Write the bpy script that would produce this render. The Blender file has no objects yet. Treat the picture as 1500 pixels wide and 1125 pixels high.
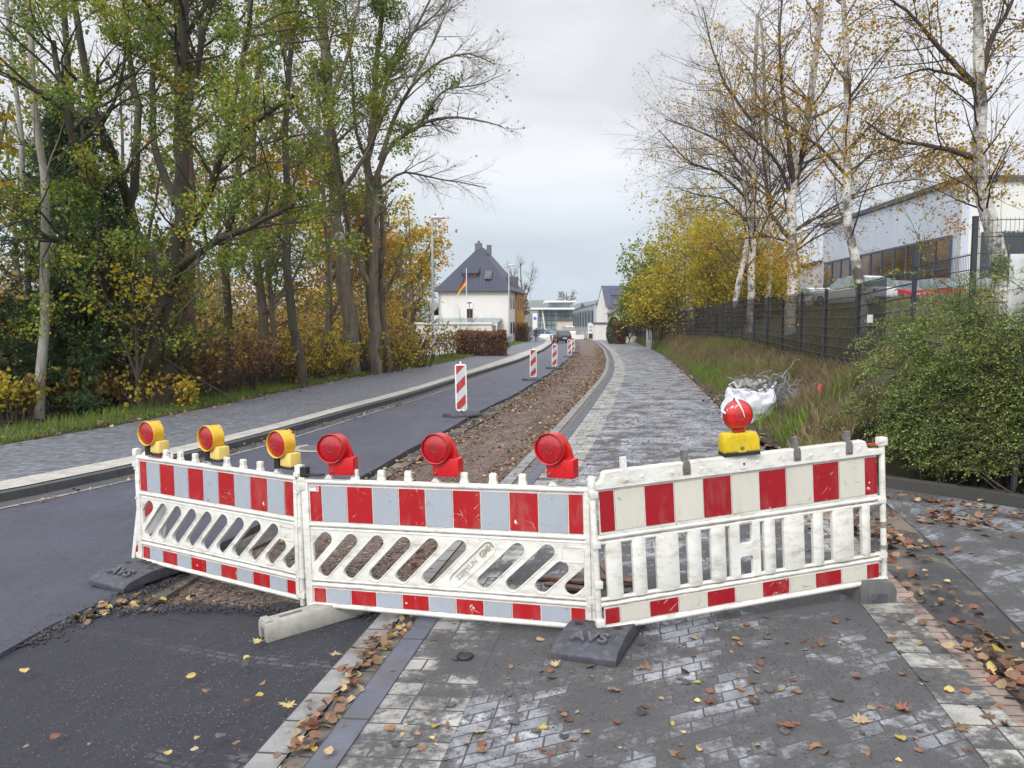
import bpy, bmesh, math, random
import numpy as np
from mathutils import Vector, Matrix, Euler, noise
R = math.radians
D = bpy.data
SC = bpy.context.scene
COL = SC.collection
rng = np.random.default_rng(7)
random.seed(7)

# ------------------------------------------------------------------ camera
CAMZ, PITCH, FPX = 1.9, R(4.19), 1127.0
cam = D.objects.new('camera', D.cameras.new('camera')); COL.objects.link(cam)
cam.location = (0, 0, CAMZ); cam.rotation_euler = (R(90) - PITCH, 0, 0)
cam.data.sensor_width = 36; cam.data.lens = 36 * FPX / 1500
cam.data.clip_start = 0.05; cam.data.clip_end = 9000
SC.camera = cam
SC.view_settings.view_transform = 'Standard'
SC.view_settings.look = 'None'
SC.view_settings.gamma = 1
SC.view_settings.exposure = 0.5

# ------------------------------------------------------------------ sky and sun
SUN_EL, SUN_AZ = R(42), R(205)      # sun behind the camera, behind thick cloud
w = D.worlds.new('World'); SC.world = w; w.use_nodes = True
nt = w.node_tree; nt.nodes.clear()
def wn(t, **k):
    n = nt.nodes.new(t)
    for a, v in k.items():
        if a in n.inputs.keys():
            s = n.inputs[a]
            if isinstance(v, bpy.types.NodeSocket): nt.links.new(v, s)
            else: s.default_value = v
        else: setattr(n, a, v)
    return n
def wl(a, b): nt.links.new(a, b)
sky = wn('ShaderNodeTexSky'); sky.sky_type = 'NISHITA'; sky.sun_disc = False
sky.sun_elevation = SUN_EL; sky.sun_rotation = SUN_AZ
tc = wn('ShaderNodeTexCoord')
sep = wn('ShaderNodeSeparateXYZ'); wl(tc.outputs['Generated'], sep.inputs[0])
# cloud cover colour by height above the horizon
cr = wn('ShaderNodeValToRGB'); wl(sep.outputs['Z'], cr.inputs[0])
el = cr.color_ramp.elements
stops = [(0.0, (.44, .53, .62)), (.05, (.50, .60, .69)), (.11, (.60, .66, .72)), (.2, (.75, .755, .775)), (.40, (.79, .795, .82)), (.62, (.92, .92, .95)), (1, (1.2, 1.2, 1.23))]
while len(el) < len(stops): el.new(.5)
for e, (p, c) in zip(el, stops): e.position = p; e.color = (*c, 1)
mp = wn('ShaderNodeMapping'); wl(tc.outputs['Generated'], mp.inputs[0]); mp.inputs['Scale'].default_value = (1, 1, 2.6)
no = wn('ShaderNodeTexNoise', Scale=3.1, Detail=6.0, Roughness=.52, Distortion=.5); wl(mp.outputs[0], no.inputs['Vector'])
nr = wn('ShaderNodeMapRange'); wl(no.outputs['Fac'], nr.inputs[0])
nr.inputs[1].default_value = .3; nr.inputs[2].default_value = .7; nr.inputs[3].default_value = .76; nr.inputs[4].default_value = 1.13
mul = wn('ShaderNodeVectorMath', operation='SCALE'); wl(cr.outputs[0], mul.inputs[0]); wl(nr.outputs[0], mul.inputs[3])
# cloud deck is brighter round the hidden sun
sd = (math.sin(SUN_AZ) * math.cos(SUN_EL), math.cos(SUN_AZ) * math.cos(SUN_EL), math.sin(SUN_EL))
dt = wn('ShaderNodeVectorMath', operation='DOT_PRODUCT'); wl(tc.outputs['Generated'], dt.inputs[0]); dt.inputs[1].default_value = sd
br = wn('ShaderNodeMapRange'); wl(dt.outputs['Value'], br.inputs[0])
br.inputs[1].default_value = 0.0; br.inputs[2].default_value = 1; br.inputs[3].default_value = 1; br.inputs[4].default_value = 2.3
mul2 = wn('ShaderNodeVectorMath', operation='SCALE'); wl(mul.outputs[0], mul2.inputs[0]); wl(br.outputs[0], mul2.inputs[3])
bgc = wn('ShaderNodeBackground'); wl(mul2.outputs[0], bgc.inputs[0]); bgc.inputs[1].default_value = .92
bgs = wn('ShaderNodeBackground'); wl(sky.outputs[0], bgs.inputs[0]); bgs.inputs[1].default_value = .06
add = wn('ShaderNodeMixShader'); add.inputs[0].default_value = .12
wl(bgc.outputs[0], add.inputs[1]); wl(bgs.outputs[0], add.inputs[2])
wo = wn('ShaderNodeOutputWorld'); wl(add.outputs[0], wo.inputs[0])

sun = D.objects.new('sun', D.lights.new('sun', 'SUN')); COL.objects.link(sun)
sun.data.energy = 1.5; sun.data.angle = R(15); sun.data.color = (1, .965, .91)
sun.rotation_euler = Vector(sd).to_track_quat('Z', 'Y').to_euler()

# ------------------------------------------------------------------ pixel of the photo -> place in the world
SP, CP = math.sin(PITCH), math.cos(PITCH)
def sm(a, b, x):
    t = min(1, max(0, (x - a) / (b - a))); return t * t * (3 - 2 * t)
def gz(x, y):
    h = .045 * (min(4, x) - .5) - .05 if x > -1.7 else -.149 + .01 * (max(x, -6) + 1.7)
    return h * (1 - sm(7, 18, y))
def ray(px, py):
    cx, cz = (px - 750) / FPX, -(py - 562.5) / FPX
    return Vector((cx, CP + SP * cz, -SP + CP * cz))
def PD(px, py, d):
    r = ray(px, py); t = d / r.y
    return Vector((r.x * t, d, CAMZ + r.z * t))
def PG(px, py, off=0.0):
    r = ray(px, py); t = 10.0; z = 0
    for _ in range(30):
        t = (CAMZ - z - off) / max(1e-4, -r.z); z = gz(r.x * t, r.y * t)
    return Vector((r.x * t, r.y * t, z + off))

# ------------------------------------------------------------------ objects
def tag(o, label=None, cat=None, group=None, kind=None):
    if label: o['label'] = label
    if cat: o['category'] = cat
    if group: o['group'] = group
    if kind: o['kind'] = kind
    return o
def root(name, label, cat, loc=(0, 0, 0), group=None, mat=None):
    o = D.objects.new(name, None); COL.objects.link(o); o.empty_display_size = .2
    if mat is not None: o.matrix_world = mat
    else: o.location = loc
    return tag(o, label, cat, group)
def link(name, me, mats, parent=None, world=False):
    o = D.objects.new(name, me); COL.objects.link(o)
    if mats is not None:
        while len(me.materials): me.materials.pop()
        for m in (mats if isinstance(mats, (list, tuple)) else [mats]): me.materials.append(m)
    if parent is not None:
        o.parent = parent
        if world:
            t = parent
            off = Vector((0, 0, 0))
            while t is not None: off += t.location; t = t.parent
            o.location = -off
    return o
def copy_tree(o, parent=None):
    c = o.copy(); COL.objects.link(c); c.parent = parent
    for ch in list(o.children): copy_tree(ch, c)
    return c

class MB:
    """collects shapes for ONE mesh"""
    def __init__(s): s.v = []; s.f = []; s.m = []
    def add(s, vs, fs, mi=0, M=None):
        b = len(s.v)
        for v in vs:
            v = Vector(v)
            s.v.append(tuple(M @ v if M else v))
        for f in fs: s.f.append([b + i for i in f]); s.m.append(mi)
        return s
    def box(s, c, d, mi=0, rot=None, taper=1.0, M=None):
        hx, hy, hz = d[0] / 2, d[1] / 2, d[2] / 2
        vs = []
        for z, k in ((-hz, 1), (hz, taper)):
            for x, y in ((-hx, -hy), (hx, -hy), (hx, hy), (-hx, hy)): vs.append(Vector((x * k, y * k, z)))
        r = Euler(rot).to_matrix() if rot else None
        vs = [((r @ v) if r else v) + Vector(c) for v in vs]
        return s.add(vs, [(3, 2, 1, 0), (4, 5, 6, 7), (0, 1, 5, 4), (1, 2, 6, 5), (2, 3, 7, 6), (3, 0, 4, 7)], mi, M)
    def tube(s, pts, rad, seg=8, mi=0, cap=True, M=None):
        pts = [Vector(p) for p in pts]; n = len(pts)
        if not isinstance(rad, (list, tuple)): rad = [rad] * n
        vs = []; fs = []
        up = None
        for i, p in enumerate(pts):
            t = (pts[min(n - 1, i + 1)] - pts[max(0, i - 1)]).normalized()
            if up is None: up = Vector((0, 0, 1)) if abs(t.z) < .9 else Vector((0, 1, 0))
            a = t.cross(up)
            if a.length < 1e-4: a = t.cross(Vector((1, 0.1, 0)))
            a.normalize(); b = a.cross(t).normalized(); up = b
            for k in range(seg):
                an = 2 * math.pi * k / seg
                vs.append(p + (a * math.cos(an) + b * math.sin(an)) * rad[i])
        for i in range(n - 1):
            for k in range(seg):
                k2 = (k + 1) % seg
                fs.append((i * seg + k, i * seg + k2, (i + 1) * seg + k2, (i + 1) * seg + k))
        if cap:
            fs.append(tuple(range(seg))); fs.append(tuple((n - 1) * seg + k for k in reversed(range(seg))))
        return s.add(vs, fs, mi, M)
    def lathe(s, prof, seg=24, mi=0, M=None, cap=True):
        """prof: (r, z) pairs turned about local z"""
        vs = []; fs = []; n = len(prof)
        for r, z in prof:
            for k in range(seg):
                a = 2 * math.pi * k / seg; vs.append((r * math.cos(a), r * math.sin(a), z))
        for i in range(n - 1):
            for k in range(seg):
                k2 = (k + 1) % seg
                fs.append((i * seg + k, i * seg + k2, (i + 1) * seg + k2, (i + 1) * seg + k))
        if cap and prof[0][0] > 1e-5: fs.append(tuple(reversed(range(seg))))
        if cap and prof[-1][0] > 1e-5: fs.append(tuple((n - 1) * seg + k for k in range(seg)))
        return s.add(vs, fs, mi, M)
    def prism(s, poly, a0, a1, axis='y', mi=0, M=None):
        """poly in the plane normal to axis, swept a0..a1"""
        def mk(p, a):
            if axis == 'y': return (p[0], a, p[1])
            if axis == 'x': return (a, p[0], p[1])
            return (p[0], p[1], a)
        n = len(poly)
        vs = [mk(p, a0) for p in poly] + [mk(p, a1) for p in poly]
        fs = [tuple(range(n)), tuple(reversed(range(n, 2 * n)))] + [(i, (i + 1) % n, n + (i + 1) % n, n + i)[::-1] for i in range(n)]
        return s.add(vs, fs, mi, M)
    def mesh(s, name, bevel=0, smooth=None, segs=2):
        me = D.meshes.new(name); me.from_pydata(s.v, [], s.f)
        me.polygons.foreach_set('material_index', s.m)
        bm = bmesh.new(); bm.from_mesh(me)
        bmesh.ops.remove_doubles(bm, verts=bm.verts, dist=1e-5)
        bmesh.ops.recalc_face_normals(bm, faces=bm.faces)
        if bevel:
            es = [e for e in bm.edges if len(e.link_faces) == 2 and e.calc_face_angle(0) > R(30)]
            bmesh.ops.bevel(bm, geom=es, offset=bevel, segments=segs, profile=.6, affect='EDGES', clamp_overlap=True)
        bm.to_mesh(me); bm.free()
        if smooth is not None:
            me.shade_smooth(); me.set_sharp_from_angle(angle=R(smooth))
        return me
    def build(s, name, mats, parent=None, bevel=0, smooth=None, world=False, segs=2):
        return link(name, s.mesh(name, bevel, smooth, segs), mats, parent, world)

def npmesh(name, V, F, mats=None, parent=None, world=False, smooth=False, mi=None, link_it=True):
    """V (n,3), F (m,k) arrays"""
    V = np.asarray(V, np.float32); F = np.asarray(F, np.int32)
    me = D.meshes.new(name); k = F.shape[1]
    me.vertices.add(len(V)); me.vertices.foreach_set('co', V.ravel())
    me.loops.add(F.size); me.loops.foreach_set('vertex_index', F.ravel())
    me.polygons.add(len(F)); me.polygons.foreach_set('loop_start', np.arange(0, F.size, k, dtype=np.int32))
    me.polygons.foreach_set('loop_total', np.full(len(F), k, np.int32))
    if mi is not None: me.polygons.foreach_set('material_index', np.asarray(mi, np.int32))
    me.update(calc_edges=True)
    if smooth: me.shade_smooth()
    if not link_it: return me
    return link(name, me, mats, parent, world)

def curve_mesh(loops, ext, bev=0.0, res=1):
    cu = D.curves.new('c', 'CURVE'); cu.dimensions = '2D'; cu.fill_mode = 'BOTH'
    cu.extrude = max(0, ext - bev); cu.bevel_depth = bev; cu.bevel_resolution = res; cu.offset = -bev
    for lp in loops:
        sp = cu.splines.new('POLY'); sp.points.add(len(lp) - 1)
        for q, p in zip(sp.points, lp): q.co = (p[0], p[1], 0, 1)
        sp.use_cyclic_u = True
    o = D.objects.new('c', cu); COL.objects.link(o)
    me = D.meshes.new_from_object(o.evaluated_get(bpy.context.evaluated_depsgraph_get()))
    D.objects.remove(o); D.curves.remove(cu)
    me.transform(Matrix.Rotation(R(90), 4, 'X'))       # now in the x-z plane, facing -y
    me.shade_smooth(); me.set_sharp_from_angle(angle=R(35))
    return me
def text_mesh(txt, size, ext=.002, bold=.0, stand=True):
    cu = D.curves.new('t', 'FONT'); cu.body = txt; cu.size = size; cu.extrude = ext; cu.offset = bold
    cu.align_x = 'CENTER'; cu.align_y = 'CENTER'; cu.resolution_u = 4
    o = D.objects.new('t', cu); COL.objects.link(o)
    me = D.meshes.new_from_object(o.evaluated_get(bpy.context.evaluated_depsgraph_get()))
    D.objects.remove(o); D.curves.remove(cu)
    if stand: me.transform(Matrix.Rotation(R(90), 4, 'X'))
    return me
def merge_mesh(name, meshes):
    bm = bmesh.new()
    for m in meshes: bm.from_mesh(m)
    me = D.meshes.new(name); bm.to_mesh(me); bm.free()
    me.shade_smooth(); me.set_sharp_from_angle(angle=R(35))
    return me

# ------------------------------------------------------------------ materials
class G:
    def __init__(s, name):
        s.mat = D.materials.new(name); s.mat.use_nodes = True; s.t = s.mat.node_tree
        s.b = s.t.nodes['Principled BSDF']; s.out = s.t.nodes['Material Output']
    def n(s, typ, **k):
        n = s.t.nodes.new('ShaderNode' + typ)
        for a, v in k.items():
            a = a.replace('_', ' ') if a not in n.inputs.keys() and a.replace('_', ' ') in n.inputs.keys() else a
            if a in n.inputs.keys(): s.set(n.inputs[a], v)
            else: setattr(n, a, v)
        return n
    def set(s, sock, v):
        if isinstance(v, bpy.types.NodeSocket): s.t.links.new(v, sock)
        elif isinstance(v, bpy.types.Node): s.t.links.new(v.outputs[0], sock)
        elif isinstance(v, tuple) and len(v) == 3 and sock.type == 'RGBA': sock.default_value = (*v, 1)
        elif sock.type == 'RGBA' and isinstance(v, (int, float)): sock.default_value = (v, v, v, 1)
        else: sock.default_value = v
    def P(s, **k):
        for a, v in k.items(): s.set(s.b.inputs[a.replace('_', ' ')], v)
        return s
    def noise(s, scale, vec=None, detail=4.0, rough=.55, dist=0.0):
        n = s.n('TexNoise', Scale=scale, Detail=detail, Roughness=rough, Distortion=dist)
        if vec is not None: s.set(n.inputs['Vector'], vec)
        return n.outputs['Fac']
    def ramp(s, fac, stops, mode='LINEAR'):
        n = s.n('ValToRGB'); s.set(n.inputs[0], fac); e = n.color_ramp.elements; n.color_ramp.interpolation = mode
        while len(e) < len(stops): e.new(.5)
        for q, (p, c) in zip(e, stops):
            q.position = p; q.color = (*c, 1) if isinstance(c, tuple) else (c, c, c, 1)
        return n.outputs[0]
    def mix(s, f, a, b, mode='MIX'):
        n = s.n('MixRGB', blend_type=mode); s.set(n.inputs[0], f); s.set(n.inputs[1], a); s.set(n.inputs[2], b)
        return n.outputs[0]
    def math(s, op, a, b=0.0, clamp=False):
        n = s.n('Math', operation=op, use_clamp=clamp); s.set(n.inputs[0], a); s.set(n.inputs[1], b); return n.outputs[0]
    def pos(s): return s.n('NewGeometry').outputs['Position']
    def obj(s): return s.n('TexCoord').outputs['Object']
    def uv(s): return s.n('TexCoord').outputs['UV']
    def mapv(s, vec, scale=(1, 1, 1), rot=(0, 0, 0), loc=(0, 0, 0)):
        n = s.n('Mapping'); s.set(n.inputs[0], vec); n.inputs['Scale'].default_value = scale
        n.inputs['Rotation'].default_value = rot; n.inputs['Location'].default_value = loc; return n.outputs[0]
    def bump(s, h, strength=.3, dist=.01):
        n = s.n('Bump', Strength=strength, Distance=dist); s.set(n.inputs['Height'], h)
        s.set(s.b.inputs['Normal'], n.outputs[0]); return s
def simple(name, col, rough=.6, nz=.15, scale=8.0, bump=0.0, metal=0.0, dirt=0.0, dirtcol=(.12, .1, .07)):
    g = G(name); o = g.obj()
    lo = tuple(c * (1 - nz) for c in col); hi = tuple(min(1, c * (1 + nz)) for c in col)
    c = g.ramp(g.noise(scale, o), [(.3, lo), (.7, hi)])
    if dirt: c = g.mix(g.ramp(g.noise(scale * 1.7, o, 6.0, .7), [(.5, 0.0), (.75, dirt)]), c, dirtcol)
    g.P(Base_Color=c, Roughness=rough, Metallic=metal)
    if bump: g.bump(g.noise(scale * 6, o), bump, .004)
    return g.mat
MT = {}
# ================================================================== GROUND
def ground_noise(g, p):  return g.noise(230.0, p, 3.0, .7)
def m_asphalt(name, base, hi, rough=.75, streaks=False, track=0.0):
    g = G(name); p = g.pos()
    c = g.ramp(g.noise(.9, p, 7.0, .65), [(.3, tuple(x * .72 for x in base)), (.7, tuple(x * 1.3 for x in base))])
    agg = g.ramp(ground_noise(g, p), [(.4, 0.0), (.55, .35), (.68, 1.0)])
    c = g.mix(g.math('MULTIPLY', agg, .8), c, tuple(x * 1.5 for x in hi))
    c = g.mix(g.ramp(g.noise(34.0, p, 5.0, .75), [(.5, 0.0), (.72, .6)]), c, tuple(x * .4 for x in base))
    c = g.mix(g.ramp(g.noise(3.0, g.mapv(p, (1, .25, 1)), 6.0, .7), [(.52, 0.0), (.7, .22)]), c, tuple(x * 1.2 for x in hi))
    if streaks:
        s = g.noise(2.2, g.mapv(p, (2.4, .22, 1), (0, 0, R(streaks))), 3.0)
        c = g.mix(g.ramp(s, [(.5, 0.0), (.7, .22)]), c, hi)
    if track:                                    # dusty tyre prints: chains of pale blocks
        v = g.mapv(p, (1, 1, 1), (0, 0, R(track)))
        sx = g.n('SeparateXYZ'); g.set(sx.inputs[0], v)
        bk = g.n('TexBrick', Scale=1.0, Mortar_Size=.012, Brick_Width=.1, Row_Height=.055, Mortar_Smooth=.4)
        g.set(bk.inputs['Vector'], v); bk.inputs['Color1'].default_value = (1, 1, 1, 1); bk.inputs['Color2'].default_value = (.6, .6, .6, 1); bk.inputs['Mortar'].default_value = (0, 0, 0, 1)
        band = g.ramp(g.noise(1.5, g.mapv(v, (.16, 1.6, 1)), 1.0), [(.56, 0.0), (.62, 1.0)])
        f = g.math('MULTIPLY', g.math('MULTIPLY', bk.outputs[0], band), g.ramp(g.noise(5.0, p, 4.0, .7), [(.42, 0.0), (.6, .8)]))
        c = g.mix(f, c, (.17, .17, .18))
    g.P(Base_Color=c, Roughness=g.ramp(g.noise(4.0, p), [(.3, rough - .12), (.7, rough + .12)]))
    g.bump(g.math('ADD', ground_noise(g, p), g.math('MULTIPLY', g.noise(45.0, p, 5.0, .7), 1.6)), 1.0, .010)
    return g.mat
MT['road'] = m_asphalt('asphalt_road', (.056, .059, .084), (.11, .115, .15), .6, streaks=-24)
MT['patch'] = m_asphalt('asphalt_fresh', (.019, .020, .031), (.06, .062, .082), .66, track=20)


def m_pavers(name, a, b, grit, cover, bw=.2, rh=.1, mortar=.006):
    """stones in courses, half buried in dark jointing grit"""
    g = G(name); uv = g.uv(); p = g.pos()
    wob = g.n('TexNoise', Scale=1.3, Detail=2.0); g.set(wob.inputs['Vector'], p)
    va = g.n('VectorMath', operation='MULTIPLY_ADD'); g.set(va.inputs[0], wob.outputs['Color']); va.inputs[1].default_value = (.03, .03, 0); g.set(va.inputs[2], uv)
    bk = g.n('TexBrick', Scale=1.0, Mortar_Size=mortar, Mortar_Smooth=.25, Bias=0.0, Brick_Width=bw, Row_Height=rh)
    bk.offset = .37; bk.squash = .62; bk.squash_frequency = 3; bk.offset_frequency = 2
    g.set(bk.inputs['Vector'], va.outputs[0])
    bk.inputs['Color1'].default_value = (*a, 1); bk.inputs['Color2'].default_value = (*b, 1); bk.inputs['Mortar'].default_value = (*grit, 1)
    spk = g.ramp(g.noise(160.0, p, 3.0, .7), [(.3, .75), (.7, 1.3)])
    stone = g.mix(1.0, bk.outputs[0], spk, 'MULTIPLY')
    blot = g.ramp(g.noise(7.0, p, 4.0), [(.35, .72), (.7, 1.2)])
    stone = g.mix(1.0, stone, blot, 'MULTIPLY')
    gn = g.noise(1.55, p, 8.0, .68, .4)
    gfine = g.noise(26.0, p, 3.0, .6)
    m = g.math('ADD', g.math('MULTIPLY', gn, .8), g.math('MULTIPLY', gfine, .2))
    # grit thins out with distance from the works
    sx = g.n('SeparateXYZ'); g.set(sx.inputs[0], p)
    far = g.n('MapRange'); g.set(far.inputs[0], sx.outputs['Y']); far.inputs[1].default_value = 5; far.inputs[2].default_value = 14
    far.inputs[3].default_value = cover; far.inputs[4].default_value = cover - .085
    b2 = g.n('TexBrick', Scale=1.0, Mortar_Size=0.0, Bias=0.0, Brick_Width=bw, Row_Height=rh); b2.offset = bk.offset; b2.squash = bk.squash; b2.squash_frequency = bk.squash_frequency; b2.offset_frequency = 2
    g.set(b2.inputs['Vector'], va.outputs[0]); b2.inputs['Color1'].default_value = (0, 0, 0, 1); b2.inputs['Color2'].default_value = (1, 1, 1, 1)
    m = g.math('ADD', m, g.math('MULTIPLY', g.math('SUBTRACT', b2.outputs[0], .5), -.12))
    m = g.math('ADD', m, g.math('MULTIPLY', bk.outputs['Fac'], .05))
    d = g.math('SUBTRACT', g.math('ADD', m, far.outputs[0]), 0.5)
    mask = g.ramp(d, [(.0, 0.0), (.02, .3), (.075, .9), (.14, 1.0)])
    gc = g.ramp(g.noise(240.0, p, 2.0, .8), [(.3, tuple(x * .55 for x in grit)), (.5, grit), (.66, tuple(x * 1.7 for x in grit)), (.8, tuple(x * 3.6 for x in grit))])
    c = g.mix(mask, stone, gc)
    g.P(Base_Color=c, Roughness=g.mix(mask, g.ramp(g.noise(9.0, p), [(.3, .45), (.7, .7)]), .9))
    h = g.math('MULTIPLY', g.math('SUBTRACT', 1.0, bk.outputs['Fac']), .9)
    h = g.mix(mask, h, g.math('ADD', .95, g.math('MULTIPLY', g.noise(150.0, p, 2.0, .8), .35)))
    h = g.math('ADD', h, g.math('MULTIPLY', g.noise(90.0, p), .12))
    g.bump(h, .9, .009)
    return g.mat
MT['pave'] = m_pavers('blue_grey_pavers', (.37, .385, .42), (.17, .178, .20), (.060, .059, .062), .10)
MT['pave_white'] = m_pavers('pale_pavers', (.37, .365, .345), (.24, .237, .225), (.056, .056, .060), .055, .3, .15)
MT['pave_right'] = m_pavers('driveway_pavers', (.33, .345, .38), (.16, .17, .19), (.060, .059, .062), .085, .3, .15)
MT['pave_end'] = m_pavers('pale_end_pavers', (.38, .375, .35), (.28, .275, .25), (.055, .053, .055), .035, .3, .2)
MT['brickrow'] = m_pavers('brown_brick_row', (.27, .205, .17), (.21, .165, .14), (.07, .064, .06), -.03, .2, .1)

MT['walkway'] = m_pavers('grey_block_walkway', (.17, .178, .205), (.125, .132, .155), (.07, .07, .078), -.09, .22, .11, .007)
def m_grit():
    g = G('dark_grit'); p = g.pos()
    c = g.ramp(g.noise(240.0, p, 2.0, .8), [(.3, (.028, .028, .032)), (.5, (.055, .055, .06)), (.7, (.1, .1, .105)), (.82, (.22, .22, .22))])
    c = g.mix(g.ramp(g.noise(1.8, p, 6.0, .65), [(.5, 0.0), (.62, .7)]), c, (.22, .185, .14))
    g.P(Base_Color=c, Roughness=.9); g.bump(g.noise(150.0, p, 3.0, .8), .9, .01); return g.mat
MT['grit'] = m_grit()
def m_gravel():
    g = G('brown_gravel'); p = g.pos()
    v = g.n('TexVoronoi', Scale=38.0); g.set(v.inputs['Vector'], p)
    c = g.ramp(g.n('SeparateColor', **{'Color': v.outputs['Color']}).outputs[0], [(0, (.055, .04, .036)), (.4, (.125, .086, .072)), (.75, (.19, .13, .108)), (.95, (.28, .23, .2)), (1, (.4, .37, .33))])
    c = g.mix(g.ramp(g.noise(.9, p, 6.0, .65), [(.42, 0.0), (.62, .75)]), c, (.105, .076, .06))
    c = g.mix(g.ramp(g.noise(.5, g.mapv(p, (.4, 1.4, 1)), 5.0), [(.58, 0.0), (.68, .5)]), c, (.3, .25, .19))
    g.P(Base_Color=c, Roughness=.92)
    g.bump(g.math('ADD', v.outputs['Distance'], g.noise(90.0, p)), 1.0, .02); return g.mat
MT['gravel'] = m_gravel()
def m_conc(name, col, joint=0.0, dirt=.5):
    g = G(name); p = g.pos(); uv = g.uv()
    c = g.ramp(g.noise(5.0, p, 6.0, .65), [(.3, tuple(x * .78 for x in col)), (.7, tuple(x * 1.15 for x in col))])
    c = g.mix(g.ramp(g.noise(130.0, p, 2.0, .8), [(.5, 0.0), (.75, .5)]), c, tuple(x * .45 for x in col))
    c = g.mix(g.ramp(g.noise(2.3, p, 7.0, .7), [(.5, 0.0), (.66, dirt)]), c, (.09, .075, .06))
    h = g.noise(120.0, p, 4.0)
    if joint:
        bk = g.n('TexBrick', Scale=1.0, Mortar_Size=.008, Brick_Width=5.0, Row_Height=joint); bk.offset = 0
        g.set(bk.inputs['Vector'], uv)
        c = g.mix(bk.outputs['Fac'], c, (.045, .042, .04)); h = g.math('SUBTRACT', g.math('MULTIPLY', h, .3), bk.outputs['Fac'])
    g.P(Base_Color=c, Roughness=.85); g.bump(h, .7, .006); return g.mat
MT['kerb'] = m_conc('kerb_concrete_blue', (.10, .108, .14), 1.0, .45)
MT['gutter'] = m_conc('gutter_stone_pale', (.235, .235, .235), .3, .75)
MT['gutter2'] = m_conc('gutter_stone_dirty', (.14, .13, .12), .3, .9)
MT['lightstrip'] = m_conc('pale_edge_slab', (.40, .39, .355), 1.0, .25)
MT['kerbdark'] = m_conc('dark_kerb', (.07, .072, .078), 1.0, .2)
MT['kerbgrey'] = m_conc('grey_kerb', (.26, .25, .235), 1.0, .4)
def m_soil(name, cols, sc=30.0):
    g = G(name); p = g.pos()
    c = g.ramp(g.noise(sc, p, 5.0, .7), [(.25, cols[0]), (.5, cols[1]), (.75, cols[2])])
    c = g.mix(g.ramp(g.noise(.7, p, 4.0), [(.4, 0.0), (.6, .7)]), c, cols[3])
    g.P(Base_Color=c, Roughness=.95); g.bump(g.noise(sc * 1.5, p, 5.0, .75), 1.0, .04); return g.mat
MT['forest'] = m_soil('forest_floor', [(.02, .016, .01), (.06, .04, .02), (.12, .075, .03), (.035, .04, .015)])
MT['bank'] = m_soil('bank_soil', [(.03, .022, .015), (.065, .048, .03), (.1, .08, .05), (.045, .055, .02)])
MT['meadow'] = m_soil('meadow', [(.05, .055, .018), (.09, .09, .03), (.15, .125, .05), (.08, .085, .028)], 8.0)
MT['field'] = m_soil('far_ground', [(.06, .07, .035), (.09, .1, .05), (.12, .12, .07), (.08, .09, .045)], .3)
MT['carpark'] = m_asphalt('car_park_asphalt', (.11, .11, .115), (.16, .16, .165), .85)

def resample(pts, n):
    pts = [Vector(p) for p in pts]; L = [0]
    for a, b in zip(pts, pts[1:]): L.append(L[-1] + (b - a).length)
    out = []
    for i in range(n):
        t = L[-1] * i / (n - 1); k = 0
        while k < len(L) - 2 and L[k + 1] < t: k += 1
        f = (t - L[k]) / max(1e-9, L[k + 1] - L[k]); out.append(pts[k].lerp(pts[k + 1], f))
    return out
def smooth_line(pts, n, it=3):
    q = resample(pts, n)
    for _ in range(it):
        q = [q[0]] + [(q[i - 1] + q[i] * 2 + q[i + 1]) / 4 for i in range(1, len(q) - 1)] + [q[-1]]
    return q
def extend(pts, y=-8.0):
    """carry the near end of a line on, straight, to behind the camera"""
    a, b = pts[0], pts[1]; d = (a - b).normalized(); t = (y - a.y) / d.y if abs(d.y) > .05 else 6
    return [a + d * t] + pts
def trace(px, off=0.0): return [PG(x, y, off) for x, y in px]
def flat(pts): return [Vector((p.x, p.y, 0)) for p in pts]
def side(pts, off):
    """parallel line, off metres to the right of travel"""
    out = []
    for i, p in enumerate(pts):
        t = pts[min(len(pts) - 1, i + 1)] - pts[max(0, i - 1)]; t.z = 0; t.normalize()
        out.append(p + Vector((t.y, -t.x, 0)) * off)
    return out
def ladder(name, Lp, Rp, mat, z=0.0, m=4, skirtL=0, skirtR=0, bumpz=0.0, swap=False, rag=0.0, zl=None):
    n = len(Lp); V = []; UV = []; u = 0
    cols = m + 1
    for i in range(n):
        if i: u += (Lp[i] - Lp[i - 1]).length
        wdt = (Rp[i] - Lp[i]).length
        for j in range(cols):
            f = j / m; p = Lp[i].lerp(Rp[i], f)
            if rag and j in (0, m): p.x += rag * noise.noise(Vector((p.x * 3, p.y * 3, 1)))
            zz = (zl(p.x, p.y) if zl else gz(p.x, p.y)) + z
            if bumpz and 0 < j < m: zz += bumpz * noise.noise(Vector((p.x * 1.7, p.y * 1.7, 3.3)))
            V.append((p.x, p.y, zz)); UV.append((f * wdt, u))
    F = []
    for i in range(n - 1):
        for j in range(m):
            a = i * cols + j; F.append((a, a + 1, a + cols + 1, a + cols))
    for sk, j in ((skirtL, 0), (skirtR, m)):
        if not sk: continue
        b = len(V)
        for i in range(n):
            x, y, zz = V[i * cols + j]; V.append((x, y, zz - sk)); UV.append((UV[i * cols + j][0] + (sk if j else -sk), UV[i * cols + j][1]))
        for i in range(n - 1):
            a = i * cols + j; c = b + i
            F.append((a, a + cols, c + 1, c) if j else (a, c, c + 1, a + cols))
    me = D.meshes.new(name); me.from_pydata(V, [], F); uvl = me.uv_layers.new(name='UVMap')
    for lp in me.loops: uvl.data[lp.index].uv = UV[lp.vertex_index]
    me.shade_smooth(); me.set_sharp_from_angle(angle=R(40)); me.update()
    return tag(link(name, me, mat), kind='structure')

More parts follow.
